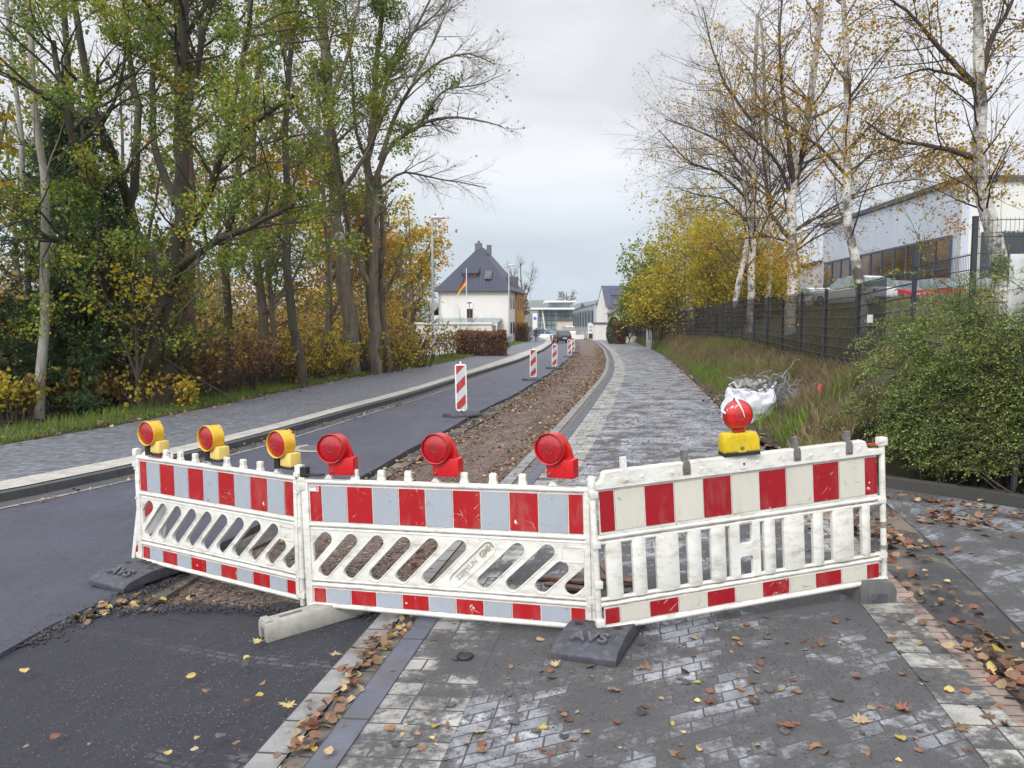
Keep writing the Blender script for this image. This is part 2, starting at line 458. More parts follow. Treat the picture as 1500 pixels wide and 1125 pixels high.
# one sheet to the horizon
gx = [-3300, -2000, -800, -300, -150, -90, -60] + list(range(-45, 46, 3)) + [60, 90, 150, 300, 800, 2000, 3300]
gy = [-1500, -800, -300, -100, -60, -30] + list(range(-12, 160, 4)) + [180, 220, 300, 500, 900, 2000, 3400]
V = [(x, y, gz(x, y) - .22) for y in gy for x in gx]; nx = len(gx)
F = [(j * nx + i, j * nx + i + 1, (j + 1) * nx + i + 1, (j + 1) * nx + i) for j in range(len(gy) - 1) for i in range(nx - 1)]
me = D.meshes.new('ground'); me.from_pydata(V, [], F); me.shade_smooth()
tag(link('ground', me, MT['field']), kind='structure')

NS = 160
# kerb and gutter on the right of the excavated strip (left edge of the pale gutter stones)
G0 = extend(trace([(355, 1125), (457, 1011), (559, 897), (603, 848), (645, 800), (730, 708), (800, 640), (846, 590), (866, 568), (880, 552), (886, 540), (888, 526), (884, 513), (875, 503), (860, 497), (842, 493)]))
G0 = smooth_line(flat(G0), NS, 4)
OFF = [0, .165, .305, .455, .92]
GL = [side(G0, o) for o in OFF]
ladder('gutter', GL[0], GL[1], MT['gutter'], 0.004, 1, skirtL=.15)
ladder('gutter_gap', GL[1], GL[2], MT['gutter2'], -.006, 1)
ladder('kerb', GL[2], GL[3], MT['kerb'], .028, 1, skirtL=.1, skirtR=.05)
ladder('pale_paving_band', GL[3], GL[4], MT['pave_white'], .018, 3)
# right edge of the footpath: brown brick row near, leaf litter far
HE = extend(trace([(1560, 1118), (1500, 1056), (1433, 983), (1317, 866), (1210, 752), (1130, 668), (1068, 612), (1044, 588), (1012, 556), (980, 527), (957, 513), (919, 497), (885, 492)]))
HE = smooth_line(flat(HE), NS, 3)
ladder('footpath', GL[4], HE, MT['pave'], .016, 16)
HN = resample([p for p in HE if p.y < 8.6], 60)
ladder('pale_edge_row', side(HN, -.34), side(HN, -.07), MT['pave_end'], .021, 1)
ladder('brown_edge_row', side(HN, -.07), side(HN, .03), MT['brickrow'], .022, 1)

# asphalt road and its ragged cut edge
KB = trace([(0, 722), (200, 683), (330, 652), (450, 619), (600, 577), (690, 548), (760, 527), (796, 512), (810, 502), (807, 496), (790, 491.5)], .12)
KB = smooth_line(flat(extend(KB)), NS, 3)
RE = trace([(0, 945), (100, 893), (180, 858), (300, 803), (420, 748), (546, 692), (618, 645), (663, 626), (776, 565), (817, 538), (838, 520), (845, 508.5), (842, 499), (820, 492.5), (800, 489.5)])
RE = smooth_line(flat([Vector((RE[0].x - .1, -8, 0))] + RE), NS, 3)
ladder('road', KB, RE, MT['road'], 0, 14, skirtR=.12, rag=.12)
ladder('excavated_gravel', side(RE, -.3), side(G0, .02), MT['gravel'], -.085, 12, bumpz=.05)
# milled shoulder along the cut: rough pale asphalt crumbs
ladder('asphalt_shoulder', side(RE, .06), side(RE, .34), MT['grit'], -.045, 2, rag=.15, bumpz=.03, skirtR=.05)
PL = flat([PG(0, 930), PG(165, 895)]); PL = [Vector((RE[0].x - .05, -8, 0))] + [Vector((PL[0].x, 2, 0))] + PL
PR = flat([PG(355, 1125), PG(559, 897)]); PR = [Vector((PR[0].x + (PR[0].x - PR[1].x) / (PR[1].y - PR[0].y) * (PR[0].y + 8), -8, 0))] + PR
PL = resample(PL, 50); PR = resample(PR, 50)
# fresh asphalt with an uneven far edge
pl2, pr2 = [], []
ladder('fresh_asphalt_patch', PL, [p + Vector((.02, 0, 0)) for p in PR], MT['patch'], -.03, 24, skirtR=.05, bumpz=.02)
gm = [PG(150 + i * 42, 889 + 6 * math.sin(i * 1.7)) for i in range(11)]
V = []; F = []
for i, p in enumerate(gm):
    for k, (dy, dz) in enumerate(((-.25, -.03), (.1 + .12 * noise.noise(Vector((i * .9, 0, 0))), -.03), (.22 + .1 * noise.noise(Vector((i * .7, 5, 0))), -.09))):
        V.append((p.x, p.y + dy, gz(p.x, p.y) + dz))
for i in range(len(gm) - 1):
    for k in range(2): a = i * 3 + k; F.append((a, a + 3, a + 4, a + 1))
me = D.meshes.new('fresh_asphalt_edge'); me.from_pydata(V, [], F); me.shade_smooth()
tag(link('fresh_asphalt_edge', me, MT['patch']), kind='structure')

# left kerb, pale slab edge, pavement
ZP = .12
BK = [Vector((p.x, p.y, 0)) for p in KB]
LS = trace([(0, 705), (200, 668), (330, 640), (450, 609), (600, 569), (691, 541), (742, 524), (780, 511), (797, 503), (800, 498), (788, 493)], .12)
LS = smooth_line(flat(extend(LS)), NS, 3)
BE = trace([(0, 652), (120, 632), (250, 610), (380, 581), (520, 552), (640, 534), (700, 520), (748, 507), (775, 500), (782, 496), (778, 493)], .12)
BE = smooth_line(flat(extend(BE)), NS, 3)
ladder('kerb_far_side', side(BK, -.14), BK, MT['kerbdark'], ZP - .012, 1, skirtR=.14)
ladder('kerb_gutter', BK, side(BK, .28), MT['kerbdark'], .005, 1)
ladder('kerb_line', side(BK, .28), side(BK, .36), MT['gutter'], .007, 1)
ladder('pale_slab_edge', LS, side(BK, -.14), MT['lightstrip'], ZP, 1)
ladder('pavement', BE, LS, MT['walkway'], ZP - .004, 4, skirtL=.1)
# woodland floor on the left, falling away behind the verge
WL = []
def zleft(x, y): return gz(x, y) + .1
n = len(BE); V = []; offs = [0, .25, .7, 1.5, 3, 6, 12, 25, 60, 160]; zs = [.10, .14, .16, .1, -.05, -.35, -.7, -.9, -.9, -.9]
for i in range(n):
    for o, zz in zip(offs, zs):
        p = BE[i] + Vector((-o * .93, o * .36 * (1 if BE[i].y < 60 else .2), 0))
        V.append((p.x, p.y, gz(BE[i].x, BE[i].y) + zz + (.05 * noise.noise(Vector((p.x, p.y, 0))) if o else 0)))
c = len(offs); F = [(i * c + j + 1, i * c + j, (i + 1) * c + j, (i + 1) * c + j + 1) for i in range(n - 1) for j in range(c - 1)]
me = D.meshes.new('woodland_floor'); me.from_pydata(V, [], F); me.shade_smooth(); tag(link('woodland_floor', me, MT['forest']), kind='structure')

# drive-way area on the right: grit, then pavers
SK = flat(trace([(1285, 698), (1350, 707), (1420, 716), (1500, 728), (1600, 744)], .12))      # kerb of the shrub bed
d = (SK[-1] - SK[-2]).normalized(); SK.append(SK[-1] + d * 8)
SK = resample(SK, 40)
near = [p for p in HE if p.y < 10.2]; near = resample(near, 40)[::-1]
def zr(x, y): return gz(x, y)
RP = flat(trace([(1294, 736), (1353, 787), (1430, 860), (1500, 930), (1560, 990)]))
RP = resample(extend(RP[::-1], -8), 40)[::-1]
far_corner = PG(1225, 690); far_corner.z = 0
ladder('driveway_grit', [near[i] for i in range(40)], [p + Vector((.02, 0, 0)) for p in RP], MT['grit'], .004, 8)
SKx = resample([Vector((SK[0].x - .3, SK[0].y + .35, 0)), SK[8], SK[-1], Vector((16, -8, 0))], 40)
ladder('driveway_paving', RP, SKx, MT['pave_right'], .012, 10)
kt = resample(SK, 40)
V = []; F = []
for i, p in enumerate(kt):
    t = (kt[min(39, i + 1)] - kt[max(0, i - 1)]).normalized(); nn = Vector((-t.y, t.x, 0)); z0 = gz(p.x, p.y)
    for o, zz in ((0, -.02), (.01, .115), (.025, .13), (.11, .13), (.115, .0)):
        q = p + nn * o; V.append((q.x, q.y, z0 + zz))
for i in range(39):
    for j in range(4): a = i * 5 + j; F.append((a, a + 5, a + 6, a + 1))
F.append((0, 1, 2, 3, 4))
me = D.meshes.new('shrub_bed_kerb'); me.from_pydata(V, [], F); me.uv_layers.new(name='UVMap')
for lp in me.loops: me.uv_layers[0].data[lp.index].uv = (0, (lp.vertex_index // 5) * .35)
me.shade_smooth(); me.set_sharp_from_angle(angle=R(40)); tag(link('shrub_bed_kerb', me, MT['kerbgrey']), kind='structure')

# fence line and the bank up to the car park
FLp = [Vector(p) for p in ((5.8, 9.8, 0), (6.2, 12.4, 0), (6.65, 15, 0), (8.45, 26, 0), (10.2, 39.6, 0), (11.7, 53, 0), (14.0, 78, 0), (15.6, 103, 0), (16.4, 125, 0))]
FL = smooth_line(FLp, 140, 4)
def fence_at(y):
    for a, b in zip(FL, FL[1:]):
        if a.y <= y <= b.y: return a.lerp(b, (y - a.y) / (b.y - a.y)).x
    return FL[0].x if y < FL[0].y else FL[-1].x
def fence_z(y): return .9 + .3 * sm(14, 32, y) if y > 14 else 1.1 + .55 * (1 - sm(9, 14, y)) - .2 * sm(12, 14, y)
def path_edge(y):
    for a, b in zip(HE, HE[1:]):
        if min(a.y, b.y) <= y <= max(a.y, b.y) and abs(a.y - b.y) > 1e-5: return a.lerp(b, (y - a.y) / (b.y - a.y)).x
    return 12
ys = [8.2 + .45 * i for i in range(100)] + [54 + 2 * i for i in range(33)]
prof = [(0, 0.0), (.06, .02), (.2, .16), (.5, .52), (.8, .88), (1.0, 1.0)]
V = []
for y in ys:
    xe = path_edge(y) + .03; xf = fence_at(y)
    if y < 12.4:
        xe = max(xe, SK[0].x - .1 + max(0, (9.0 - y)) * 1.1)
        if y < 9: xe = 4.7 + (9.3 - y) * 1.2
    xf = max(xf, xe + .8)
    for f, h in prof:
        x = xe + (xf - xe) * f
        z = gz(xe, y) + .01 + h * fence_z(y) + (.06 * noise.noise(Vector((x * 1.5, y * 1.5, 0))) if 0 < f < 1 else 0)
        V.append((x, y, z))
    for o, zz in ((1.2, fence_z(y) + .35), (4, 2.45), (8, 3.25), (9.5, 3.0)):
        V.append((xf + o, y, max(fence_z(y), zz) + .06 * noise.noise(Vector((xf + o, y * .8, 2)))))
c = len(prof) + 4; F = [(i * c + j, i * c + j + 1, (i + 1) * c + j + 1, (i + 1) * c + j) for i in range(len(ys) - 1) for j in range(c - 1)]
mi = [0 if j < 5 else 1 for i in range(len(ys) - 1) for j in range(c - 1)]
me = D.meshes.new('grass_bank'); me.from_pydata(V, [], F); me.polygons.foreach_set('material_index', mi); me.shade_smooth()
tag(link('grass_bank', me, [MT['bank'], MT['meadow']]), kind='structure')
V = []
for y in (6, 20, 40, 60, 80, 100, 118):
    xf = fence_at(min(124, max(9.8, y))); V += [(xf + 9.4, y, 2.995), (80, y, 2.995)]
F = [(2 * i, 2 * i + 1, 2 * i + 3, 2 * i + 2) for i in range(6)]
me = D.meshes.new('car_park'); me.from_pydata(V, [], F); tag(link('car_park', me, MT['carpark']), kind='structure')
# ================================================================== ROADWORKS FURNITURE
def m_plastic_white():
    g = G('scuffed_white_plastic'); o = g.obj()
    c = g.ramp(g.noise(3.0, o), [(.3, (.64, .635, .59)), (.7, (.74, .735, .69))])
    d = g.ramp(g.noise(7.0, g.mapv(o, (1, 1, 2.5)), 8.0, .72), [(.47, 0.0), (.58, .3), (.7, .85)])
    c = g.mix(d, c, (.34, .3, .23))
    sp = g.ramp(g.noise(70.0, o, 3.0, .7), [(.64, 0.0), (.72, .75)])
    c = g.mix(sp, c, (.13, .11, .09))
    # grime settles on upward ledges of the rails
    s = g.n('SeparateXYZ'); g.set(s.inputs[0], g.n('NewGeometry').outputs['Normal'])
    led = g.ramp(s.outputs['Z'], [(.55, 0.0), (.9, .5)])
    led = g.math('MULTIPLY', led, g.ramp(g.noise(14.0, o, 6.0, .7), [(.38, 0.0), (.6, 1.0)]))
    c = g.mix(led, c, (.2, .16, .11))
    g.P(Base_Color=c, Roughness=g.ramp(g.noise(12.0, o), [(.3, .3), (.7, .55)])); g.b.inputs['Specular IOR Level'].default_value = .4
    g.bump(g.noise(60.0, o), .08, .002); return g.mat
MT['bw'] = m_plastic_white()
def m_sheet(name, col, chip, seed, rough=.28):
    g = G(name); o = g.mapv(g.obj(), (1, 1, 1), (0, 0, 0), (seed, seed * .7, 0))
    c = g.ramp(g.noise(2.0, o), [(.3, tuple(x * .93 for x in col)), (.7, tuple(min(1, x * 1.05) for x in col))])
    hexa = g.n('TexVoronoi', Scale=330.0); g.set(hexa.inputs['Vector'], o)
    c = g.mix(.12, c, g.mix(1.0, c, hexa.outputs['Color'], 'MULTIPLY'))
    ch = g.ramp(g.noise(14.0, o, 6.0, .66), [(.675, 0.0), (.682, 1.0)])
    c = g.mix(ch, c, chip)
    thin = 0.0
    for rot_, mx_ in ((22, (150, 1, 7)), (-48, (140, 1, 9)), (75, (120, 1, 6))):
        s_ = g.ramp(g.noise(1.0, g.mapv(g.mapv(o, (1, 1, 1), (0, R(rot_), 0)), mx_), 1.0), [(.72, 0.0), (.75, .8)])
        thin = g.math('MAXIMUM', s_, thin)
    thin = g.math('MULTIPLY', thin, g.ramp(g.noise(3.5, o), [(.5, 0.0), (.6, 1.0)]))
    c = g.mix(thin, c, chip)
    c = g.mix(g.ramp(g.noise(5.0, g.mapv(o, (2, 2, .6)), 7.0, .7), [(.5, 0.0), (.8, .35)]), c, (.3, .28, .24))
    g.P(Base_Color=c, Roughness=rough); return g.mat
MT['sred'] = m_sheet('reflective_red', (.40, .012, .016), (.7, .7, .68), 3.1)
MT['sgrey'] = m_sheet('reflective_silver', (.37, .41, .46), (.1, .1, .1), 8.4)
MT['scream'] = m_sheet('reflective_cream', (.60, .585, .50), (.12, .12, .12), 5.2, .4)
MT['sredB'] = m_sheet('reflective_dark_red', (.33, .008, .016), (.75, .73, .68), 1.3)
MT['dark_metal'] = simple('dark_clip_metal', (.24, .23, .22), .45, .3, 20, .2, .6, .5)
MT['black'] = simple('black_plastic', (.018, .018, .02), .5, .2, 20)
MT['rubber'] = simple('recycled_rubber', (.050, .052, .066), .62, .25, 12, .7, 0, .6, (.16, .16, .18))
MT['rubdust'] = simple('dusty_rubber', (.085, .087, .10), .7, .3, 30)
MT['conc'] = simple('cast_concrete', (.30, .29, .26), .9, .2, 8, .5, 0, .5, (.14, .13, .11))
MT['dkconc'] = simple('dark_recycled_block', (.10, .10, .10), .8, .2, 8, .4, 0, .5, (.18, .17, .15))
MT['case_red'] = simple('red_lamp_plastic', (.52, .012, .016), .32, .08, 5)  # plain red of the plastic itself, not emissive
MT['yel'] = simple('yellow_lamp_plastic', (.72, .42, .03), .38, .08, 5, 0, 0, .35, (.4, .27, .06))
MT['yelpale'] = simple('faded_yellow_plastic', (.74, .56, .17), .4, .08, 5, 0, 0, .25, (.4, .3, .12))
MT['yeldirty'] = simple('lemon_yellow_plastic', (.60, .43, .01), .45, .12, 9, 0, 0, .6, (.25, .18, .03))
def m_lens(name, a, b):
    g = G(name); o = g.obj()
    s = g.n('SeparateXYZ'); g.set(s.inputs[0], o)
    r = g.math('SQRT', g.math('ADD', g.math('POWER', s.outputs['X'], 2.0), g.math('POWER', s.outputs['Z'], 2.0)))
    rings = g.math('SINE', g.math('MULTIPLY', r, 520.0))
    ribs = g.math('SINE', g.math('MULTIPLY', s.outputs['X'], 700.0))
    sel = g.ramp(r, [(.030, 0.0), (.034, 1.0)])
    h = g.mix(sel, rings, ribs)
    cc = g.ramp(g.math('MULTIPLY', r, 11.0), [(.0, .55), (.2, .4), (.3, 1.0), (.34, .5), (.5, .8), (.8, 1.0), (.93, .45)])  # hot-spot ring of the inner reflector painted into the lens colour
    c0 = g.mix(1.0, g.ramp(g.noise(9.0, o, 3.0), [(.3, a), (.7, b)]), cc, 'MULTIPLY'); c0 = g.mix(g.math('MULTIPLY', g.ramp(ribs, [(0, 0.0), (1, 1.0)]), .3), c0, tuple(min(1, x * 1.9) for x in b))
    g.P(Base_Color=c0, Roughness=.14)
    g.b.inputs['Coat Weight'].default_value = .6; g.b.inputs['Subsurface Weight'].default_value = .15; g.b.inputs['Subsurface Radius'].default_value = (.02, .002, .002)
    g.bump(h, .35, .003); return g.mat
MT['lens'] = m_lens('red_prism_lens', (.34, .004, .012), (.46, .01, .018))
MT['lensb'] = m_lens('bright_red_lens', (.50, .008, .008), (.66, .02, .015))

BW = 1.93      # body width of a barrier board
def frame_from(pl, pr, lean=None):
    """local frame: x from the left foot to the right foot, z up, y away from the viewer"""
    x = (pr - pl).normalized(); up = Vector((0, 0, 1)); y = up.cross(x).normalized(); z = x.cross(y).normalized()
    if lean is not None: xh = Vector((x.x, x.y, 0)).normalized(); z = (up - xh * math.tan(R(lean))).normalized()
    M = Matrix(((x.x, y.x, z.x, pl.x), (x.y, y.y, z.y, pl.y), (x.z, y.z, z.z, pl.z), (0, 0, 0, 1)))
    return M, (pr - pl).length
def rrect(x0, z0, x1, z1, r, k=4):
    out = []
    for cx, cz, a in ((x1 - r, z1 - r, 0), (x0 + r, z1 - r, 90), (x0 + r, z0 + r, 180), (x1 - r, z0 + r, 270)):
        for i in range(k + 1):
            t = R(a + 90 * i / k); out.append((cx + r * math.cos(t), cz + r * math.sin(t)))
    return out
def slot(x0, z0, x1, z1, wd, cut=None):
    """slanted stadium; the two points are the centres of its round ends"""
    dx, dz = x1 - x0, z1 - z0; L = math.hypot(dx, dz); ux, uz = 0, 0; nx_, nz_ = -dz / L, dx / L; r = wd / 2
    out = []
    a0 = math.atan2(nz_, nx_)
    for i in range(7): t = a0 - math.pi * i / 6; out.append((x1 - ux * r + math.cos(t) * r, z1 - uz * r + math.sin(t) * r))
    for i in range(7): t = a0 + math.pi - math.pi * i / 6; out.append((x0 + ux * r + math.cos(t) * r, z0 + uz * r + math.sin(t) * r))
    return out
def clip_x(poly, xmin, xmax):
    def cl(poly, f, inside):
        out = []
        for i in range(len(poly)):
            a, b = poly[i - 1], poly[i]
            ia, ib = inside(a), inside(b)
            if ia != ib: out.append(f(a, b))
            if ib: out.append(b)
        return out
    def at(x): return lambda a, b: (x, a[1] + (b[1] - a[1]) * (x - a[0]) / (b[0] - a[0]))
    poly = cl(poly, at(xmin), lambda p: p[0] >= xmin)
    return cl(poly, at(xmax), lambda p: p[0] <= xmax)
def roll(mb, x0, x1, z, r, y=0, mi=0, flat_=.8, M=None):
    """horizontal rounded rail"""
    pts = []
    for k in range(12):
        a = 2 * math.pi * k / 12; pts.append((y + math.cos(a) * r * 1.1, z + math.sin(a) * r * flat_))
    mb.prism(pts, x0, x1, 'x', mi, M)
def band(name, root_, W, z0, z1, yf, mats, edges, gap=.0):
    """row of red and pale reflective sheets, each a thin raised plate"""
    mb = MB()
    for i in range(len(edges) - 1):
        a, b = edges[i] + .0035, edges[i + 1] - .0035
        mb.box(((a + b) / 2, yf, (z0 + z1) / 2), (b - a, .004, z1 - z0), i % 2)
    return mb.build(name, mats, root_, bevel=.0008, segs=1)
def edges_for(W, m=.035):
    u = (W - 2 * m) / 10; e = [m, m + .5 * u]
    for i in range(9): e.append(e[-1] + u)
    e.append(W - m); return e
def board_slotted(mat, name_lbl, W=BW, pegs=(1, 2, 3, 5, 6, 7), letters=True, lamps=(0, 4, 8)):
    rt = root('barrier_board', name_lbl, 'barrier', mat=mat, group='striped barrier boards across the works')
    H = .918
    # lattice sheet with slanted openings
    loops = [rrect(.02, .19, W - .02, .575, .01)]
    P_ = .193 * W / 1.95
    def sl(k): return (-.07 + .19 * W / 1.95 * k, .266, .148 + P_ * k, .494)
    for k in range(11):
        xb, zb, xt, zt = sl(k)
        if k == 9: xt, zt = xb + (xt - xb) * .55, zb + (zt - zb) * .55
        if k == 10: xt, zt = xb + (xt - xb) * .62, zb + (zt - zb) * .62
        s = clip_x(slot(xb, zb, xt, zt, .092), .045, W - .04)
        if len(s) > 3: loops.append(s)
    ms = [curve_mesh(loops, .014, .006, 2)]
    if letters:                                           # the blind slot: recessed back plate
        q = sl(6)
        ms.append(curve_mesh([slot(*q, .1)], .004, .001))
        ms.append(curve_mesh([slot(*q, .104), slot(*q, .08)], .0175, .004, 1))
    for k in range(1, 10):                                # raised lips round each opening
        if k == 6 and letters: continue
        xb, zb, xt, zt = sl(k)
        if k == 9: xt, zt = xb + (xt - xb) * .55, zb + (zt - zb) * .55
        ms.append(curve_mesh([slot(xb, zb, xt, zt, .112), slot(xb, zb, xt, zt, .09)], .0175, .004, 1))
    ms.append(curve_mesh([rrect(W - .185, .43, W - .035, .535, .012), rrect(W - .175, .44, W - .045, .525, .006)], .018, .003, 1))
    lat = link('slotted_lattice', merge_mesh('slotted_lattice', ms), MT['bw'], rt)
    if letters:
        t1 = text_mesh('ZEPPELIN', .046, .002, .0004); q_ = sl(6); ta = -math.atan2(q_[3] - q_[1], q_[2] - q_[0]); t1.transform(Matrix.Translation((q_[0] + (q_[2] - q_[0]) * .33, -.0055, q_[1] + (q_[3] - q_[1]) * .33)) @ Matrix.Rotation(ta, 4, 'Y'))
        t2 = text_mesh('GMH', .052, .0025, .002); t2.transform(Matrix.Translation((q_[0] + (q_[2] - q_[0]) * .92, -.0055, q_[1] + (q_[3] - q_[1]) * .92)) @ Matrix.Rotation(ta, 4, 'Y'))
        link('embossed_lettering', merge_mesh('embossed_lettering', [t1, t2]), simple('grimy_lettering', (.36, .33, .27), .6), lat)
    # recessed boards that carry the sheets
    mb = MB(); mb.box((W / 2, 0, .742), (W - .05, .02, .29)); mb.build('backing_board', MT['bw'], rt, bevel=.002)
    mb = MB(); mb.box((W / 2, 0, .09), (W - .05, .02, .125)); mb.build('backing_board', MT['bw'], rt, bevel=.002)
    e = edges_for(W)
    band('upper_reflective_band', rt, W, .618, .866, -.0125, [MT['sred'], MT['sgrey']], e)
    band('lower_reflective_band', rt, W, .042, .140, -.0125, [MT['sred'], MT['sgrey']], e)
    for i_, z_, r_ in ((0, .02, .024), (.02, .166, .021), (.03, .2, .015), (.02, .593, .022), (.03, .562, .015), (0, .896, .024)):
        mb = MB(); roll(mb, i_, W - i_, z_, r_, 0, flat_=.85); mb.build('rail', MT['bw'], rt, smooth=40)
    for x in (.012, W - .012):
        mb = MB(); mb.box((x, 0, .455), (.034, .046, .88)); mb.build('end_frame', MT['bw'], rt, bevel=.006, smooth=40)
    for k in pegs:
        x = .19 + .193 * k * W / 1.95
        if x > W - .05: continue
        mb = MB(); mb.box((x, 0, .925), (.062, .036, .03), taper=.8)
        mb.prism([(x - .024, .93), (x + .024, .93), (x + .024, .978), (x + .018, .987), (x - .018, .987), (x - .024, .978)], -.014, .014)
        p = mb.build('peg', MT['bw'], rt, bevel=.003, smooth=40)
    for k in lamps:
        x = .19 + .193 * k * W / 1.95
        mb = MB(); mb.prism([(x - .034, .915), (x + .034, .915), (x + .012, .944), (x - .012, .944)], -.016, .016)
        mb.build('lamp_socket', MT['bw'], rt, bevel=.002)
    return rt
def post(rt, x, h=1.0, z0=-.06, r=.021, name='end_post', lugs=True):
    mb = MB(); mb.tube([(x, 0, z0), (x, 0, h - .01), (x, 0, h)], [r, r, r * .8], 14)
    if lugs:
        for z in (.05, .2, .84): mb.box((x, 0, z), (.075, .05, .05))
        for z in (.08, .8, .55): mb.tube([(x, -.026, z), (x, -.031, z)], .009, 8)
    mb.box((x, 0, h - .05), (.052, .052, .09))
    return mb.build(name, MT['bw'], rt, bevel=.004, smooth=40)

# ---- feet positions (photo pixel + distance)
A0, A1 = PD(209, 822, 6.42), PD(441, 874, 5.45)
B0, B1 = PD(456, 888, 5.31), PD(867, 917, 4.73)
C0, C1 = PD(882, 925, 4.60), PD(1290, 853, 5.12)
MA, wa = frame_from(A0, A1, -.6); MBm, wb = frame_from(B0, B1, .9); MCm, wc = frame_from(C0, C1)
print('barrier widths', wa, wb, wc)
bA = board_slotted(MA, 'slotted red and silver barrier board carrying three yellow framed lamps', W=wa, letters=False)
bB = board_slotted(MBm, 'slotted red and silver barrier board carrying three all-red lamps', W=wb)
post(bA, -.018, .97, -.05); post(bA, wa + .02, 1.0, -.03)
post(bB, -.02 + .005, .93, .0, .018, lugs=False); post(bB, wb + .022, .98, -.05)
mb = MB(); mb.tube([(wb + .022, 0, -.14), (wb + .022, 0, -.04)], .017, 10); mb.build('foot_pin', MT['dark_metal'], bB)
for x_ in (-.018, wa + .02):
    mb = MB(); mb.tube([(x_, 0, -.12), (x_, 0, -.02)], .017, 10); mb.build('foot_pin', MT['dark_metal'], bA)
mb = MB(); mb.box((.07, -.01, .943), (.15, .05, .012)); mb.box((0, 0, .96), (.05, .05, .07)); mb.build('locking_clip', MT['black'], bB, bevel=.003)
# small sticker on the corner of the middle board
mb = MB(); mb.box((.075, -.0158, .845), (.07, .002, .033), 0); st = mb.build('sticker', simple('sticker_white', (.75, .75, .78), .4), bB)
t = text_mesh('S', .034, .0008, .001); t.transform(Matrix.Translation((.098, -.0175, .846))); link('sticker_letter', t, MT['sred'], st)
t = text_mesh('\u2014\u2014', .02, .0006, .0005); t.transform(Matrix.Translation((.062, -.0172, .855))); link('sticker_print', t, MT['black'], st)
# plain cap over hinge between boards
for Mx, x in ((bA, wa + .02),):
    mb = MB(); mb.box((x, -.03, .93), (.05, .02, .03)); mb.build('hinge_lug', MT['bw'], Mx, bevel=.003)

# ---- right board: upright bars
def board_bars(mat, W):
    rt = root('barrier_board', 'barrier board of upright bars with cream and red sheets and one yellow and red lamp', 'barrier', mat=mat, group='striped barrier boards across the works')
    dL, dR = C0.y, C1.y
    def xl(z3x):
        s = (z3x - 85) / 1220.0; t = s * dL / (dR - s * (dR - dL)); return t * W
    for z, r in ((.018, .022), (.168, .018), (.2, .014), (.553, .014), (.587, .018)):
        mb = MB(); roll(mb, .0, W, z, r, 0, flat_=.9); mb.build('rail', MT['bw'], rt, smooth=40)
    bars = [(118, 185), (232, 290), (335, 432), (472, 530), (572, 635), (803, 850), (888, 975), (1014, 1058), (1098, 1188), (1225, 1260)]
    for a, b in bars:
        a, b = xl(a), xl(b); wd = b - a; cx = (a + b) / 2; poly = []
        for k in range(7):
            f = k / 6; poly.append((a + wd * f, -.012 - .012 * math.sin(math.pi * f)))
        poly += [(b, .014), (a, .014)]
        mb = MB(); mb.prism([(p[0], p[1]) for p in poly], .195, .558, 'z'); mb.build('upright_bar', MT['bw'], rt, bevel=.002, smooth=40)
    hx0, hx1 = xl(655), xl(785); hm0, hm1 = xl(697), xl(750)
    zc = .375
    loops = [rrect(hx0, .19, hx1, .565, .004), rrect(hm0, .2, hm1, zc - .045, .014), rrect(hm0, zc + .045, hm1, .555, .014)]
    link('centre_crossbar', curve_mesh(loops, .017, .006, 2), MT['bw'], rt)
    mb = MB(); mb.box((W / 2, 0, .745), (W - .04, .02, .285)); mb.build('backing_board', MT['bw'], rt, bevel=.002)
    mb = MB(); mb.box((W / 2, 0, .09), (W - .04, .02, .125)); mb.build('backing_board', MT['bw'], rt, bevel=.002)
    e = edges_for(W, .02)
    band('upper_reflective_band', rt, W, .622, .872, -.0125, [MT['sredB'], MT['scream']], e)
    band('lower_reflective_band', rt, W, .046, .142, -.0125, [MT['sredB'], MT['scream']], e)
    # top beam, stepped at both ends
    x0, x1 = xl(120), xl(1243)
    pl = [(0, .885), (W, .885), (W, .925), (x1 + .03, .928), (x1 + .01, .95), (x1, .985), (x1 - .02, .995), (x0 + .02, .995), (x0, .985), (x0 - .01, .95), (x0 - .03, .928), (0, .925)]
    tb = link('top_beam', curve_mesh([pl[::-1]], .028, .008, 2), MT['bw'], rt)
    for zx in (285, 412, 537, 658, 778, 892, 1005, 1115, 1213, 165):
        x = xl(zx)
        if zx == 165: continue
        mb = MB(); pr = [(.004, .004), (.012, .003), (.019, -.006), (.024, -.003), (.026, .0)]
        mb.lathe([(.002, .003)] + pr, 16, M=Matrix.Translation((x, -.03, .94)) @ Matrix.Rotation(R(90), 4, 'X'))
        mb.build('dimple', MT['bw'], tb, smooth=60)
    mb = MB(); mb.box((xl(165), -.0285, .925), (.07, .003, .04)); mb.build('moulded_label', MT['bw'], tb, bevel=.001)
    for zx, m in ((213, 'bw'), (475, 'dark_metal'), (948, 'dark_metal'), (1170, 'dark_metal')):
        x = xl(zx)
        mb = MB(); mb.prism([(x - .026, .915), (x + .026, .915), (x + .026, .975), (x + .02, 1.0), (x - .02, 1.0), (x - .026, .975)], -.034, -.024)
        mb.box((x, -.036, .93), (.02, .006, .016)); mb.box((x, -.004, 1.03), (.036, .03, .075)); mb.tube([(x, -.045, .933), (x, -.033, .933)], .006, 8)
        mb.build('clip', MT[m], rt, bevel=.002)
    x = xl(718)
    mb = MB(); mb.box((x, -.031, .945), (.05, .006, .075)); mb.build('lamp_plate', MT['bw'], rt, bevel=.002)
    mb = MB(); mb.tube([(x, -.04, .94), (x, -.033, .94)], .007, 8); mb.build('plate_bolt', MT['black'], rt)
    return rt, x
bC, lampx = board_bars(MCm, wc)
mb = MB(); mb.tube([(-.015, 0, -.03), (-.015, 0, .97)], .02, 14)
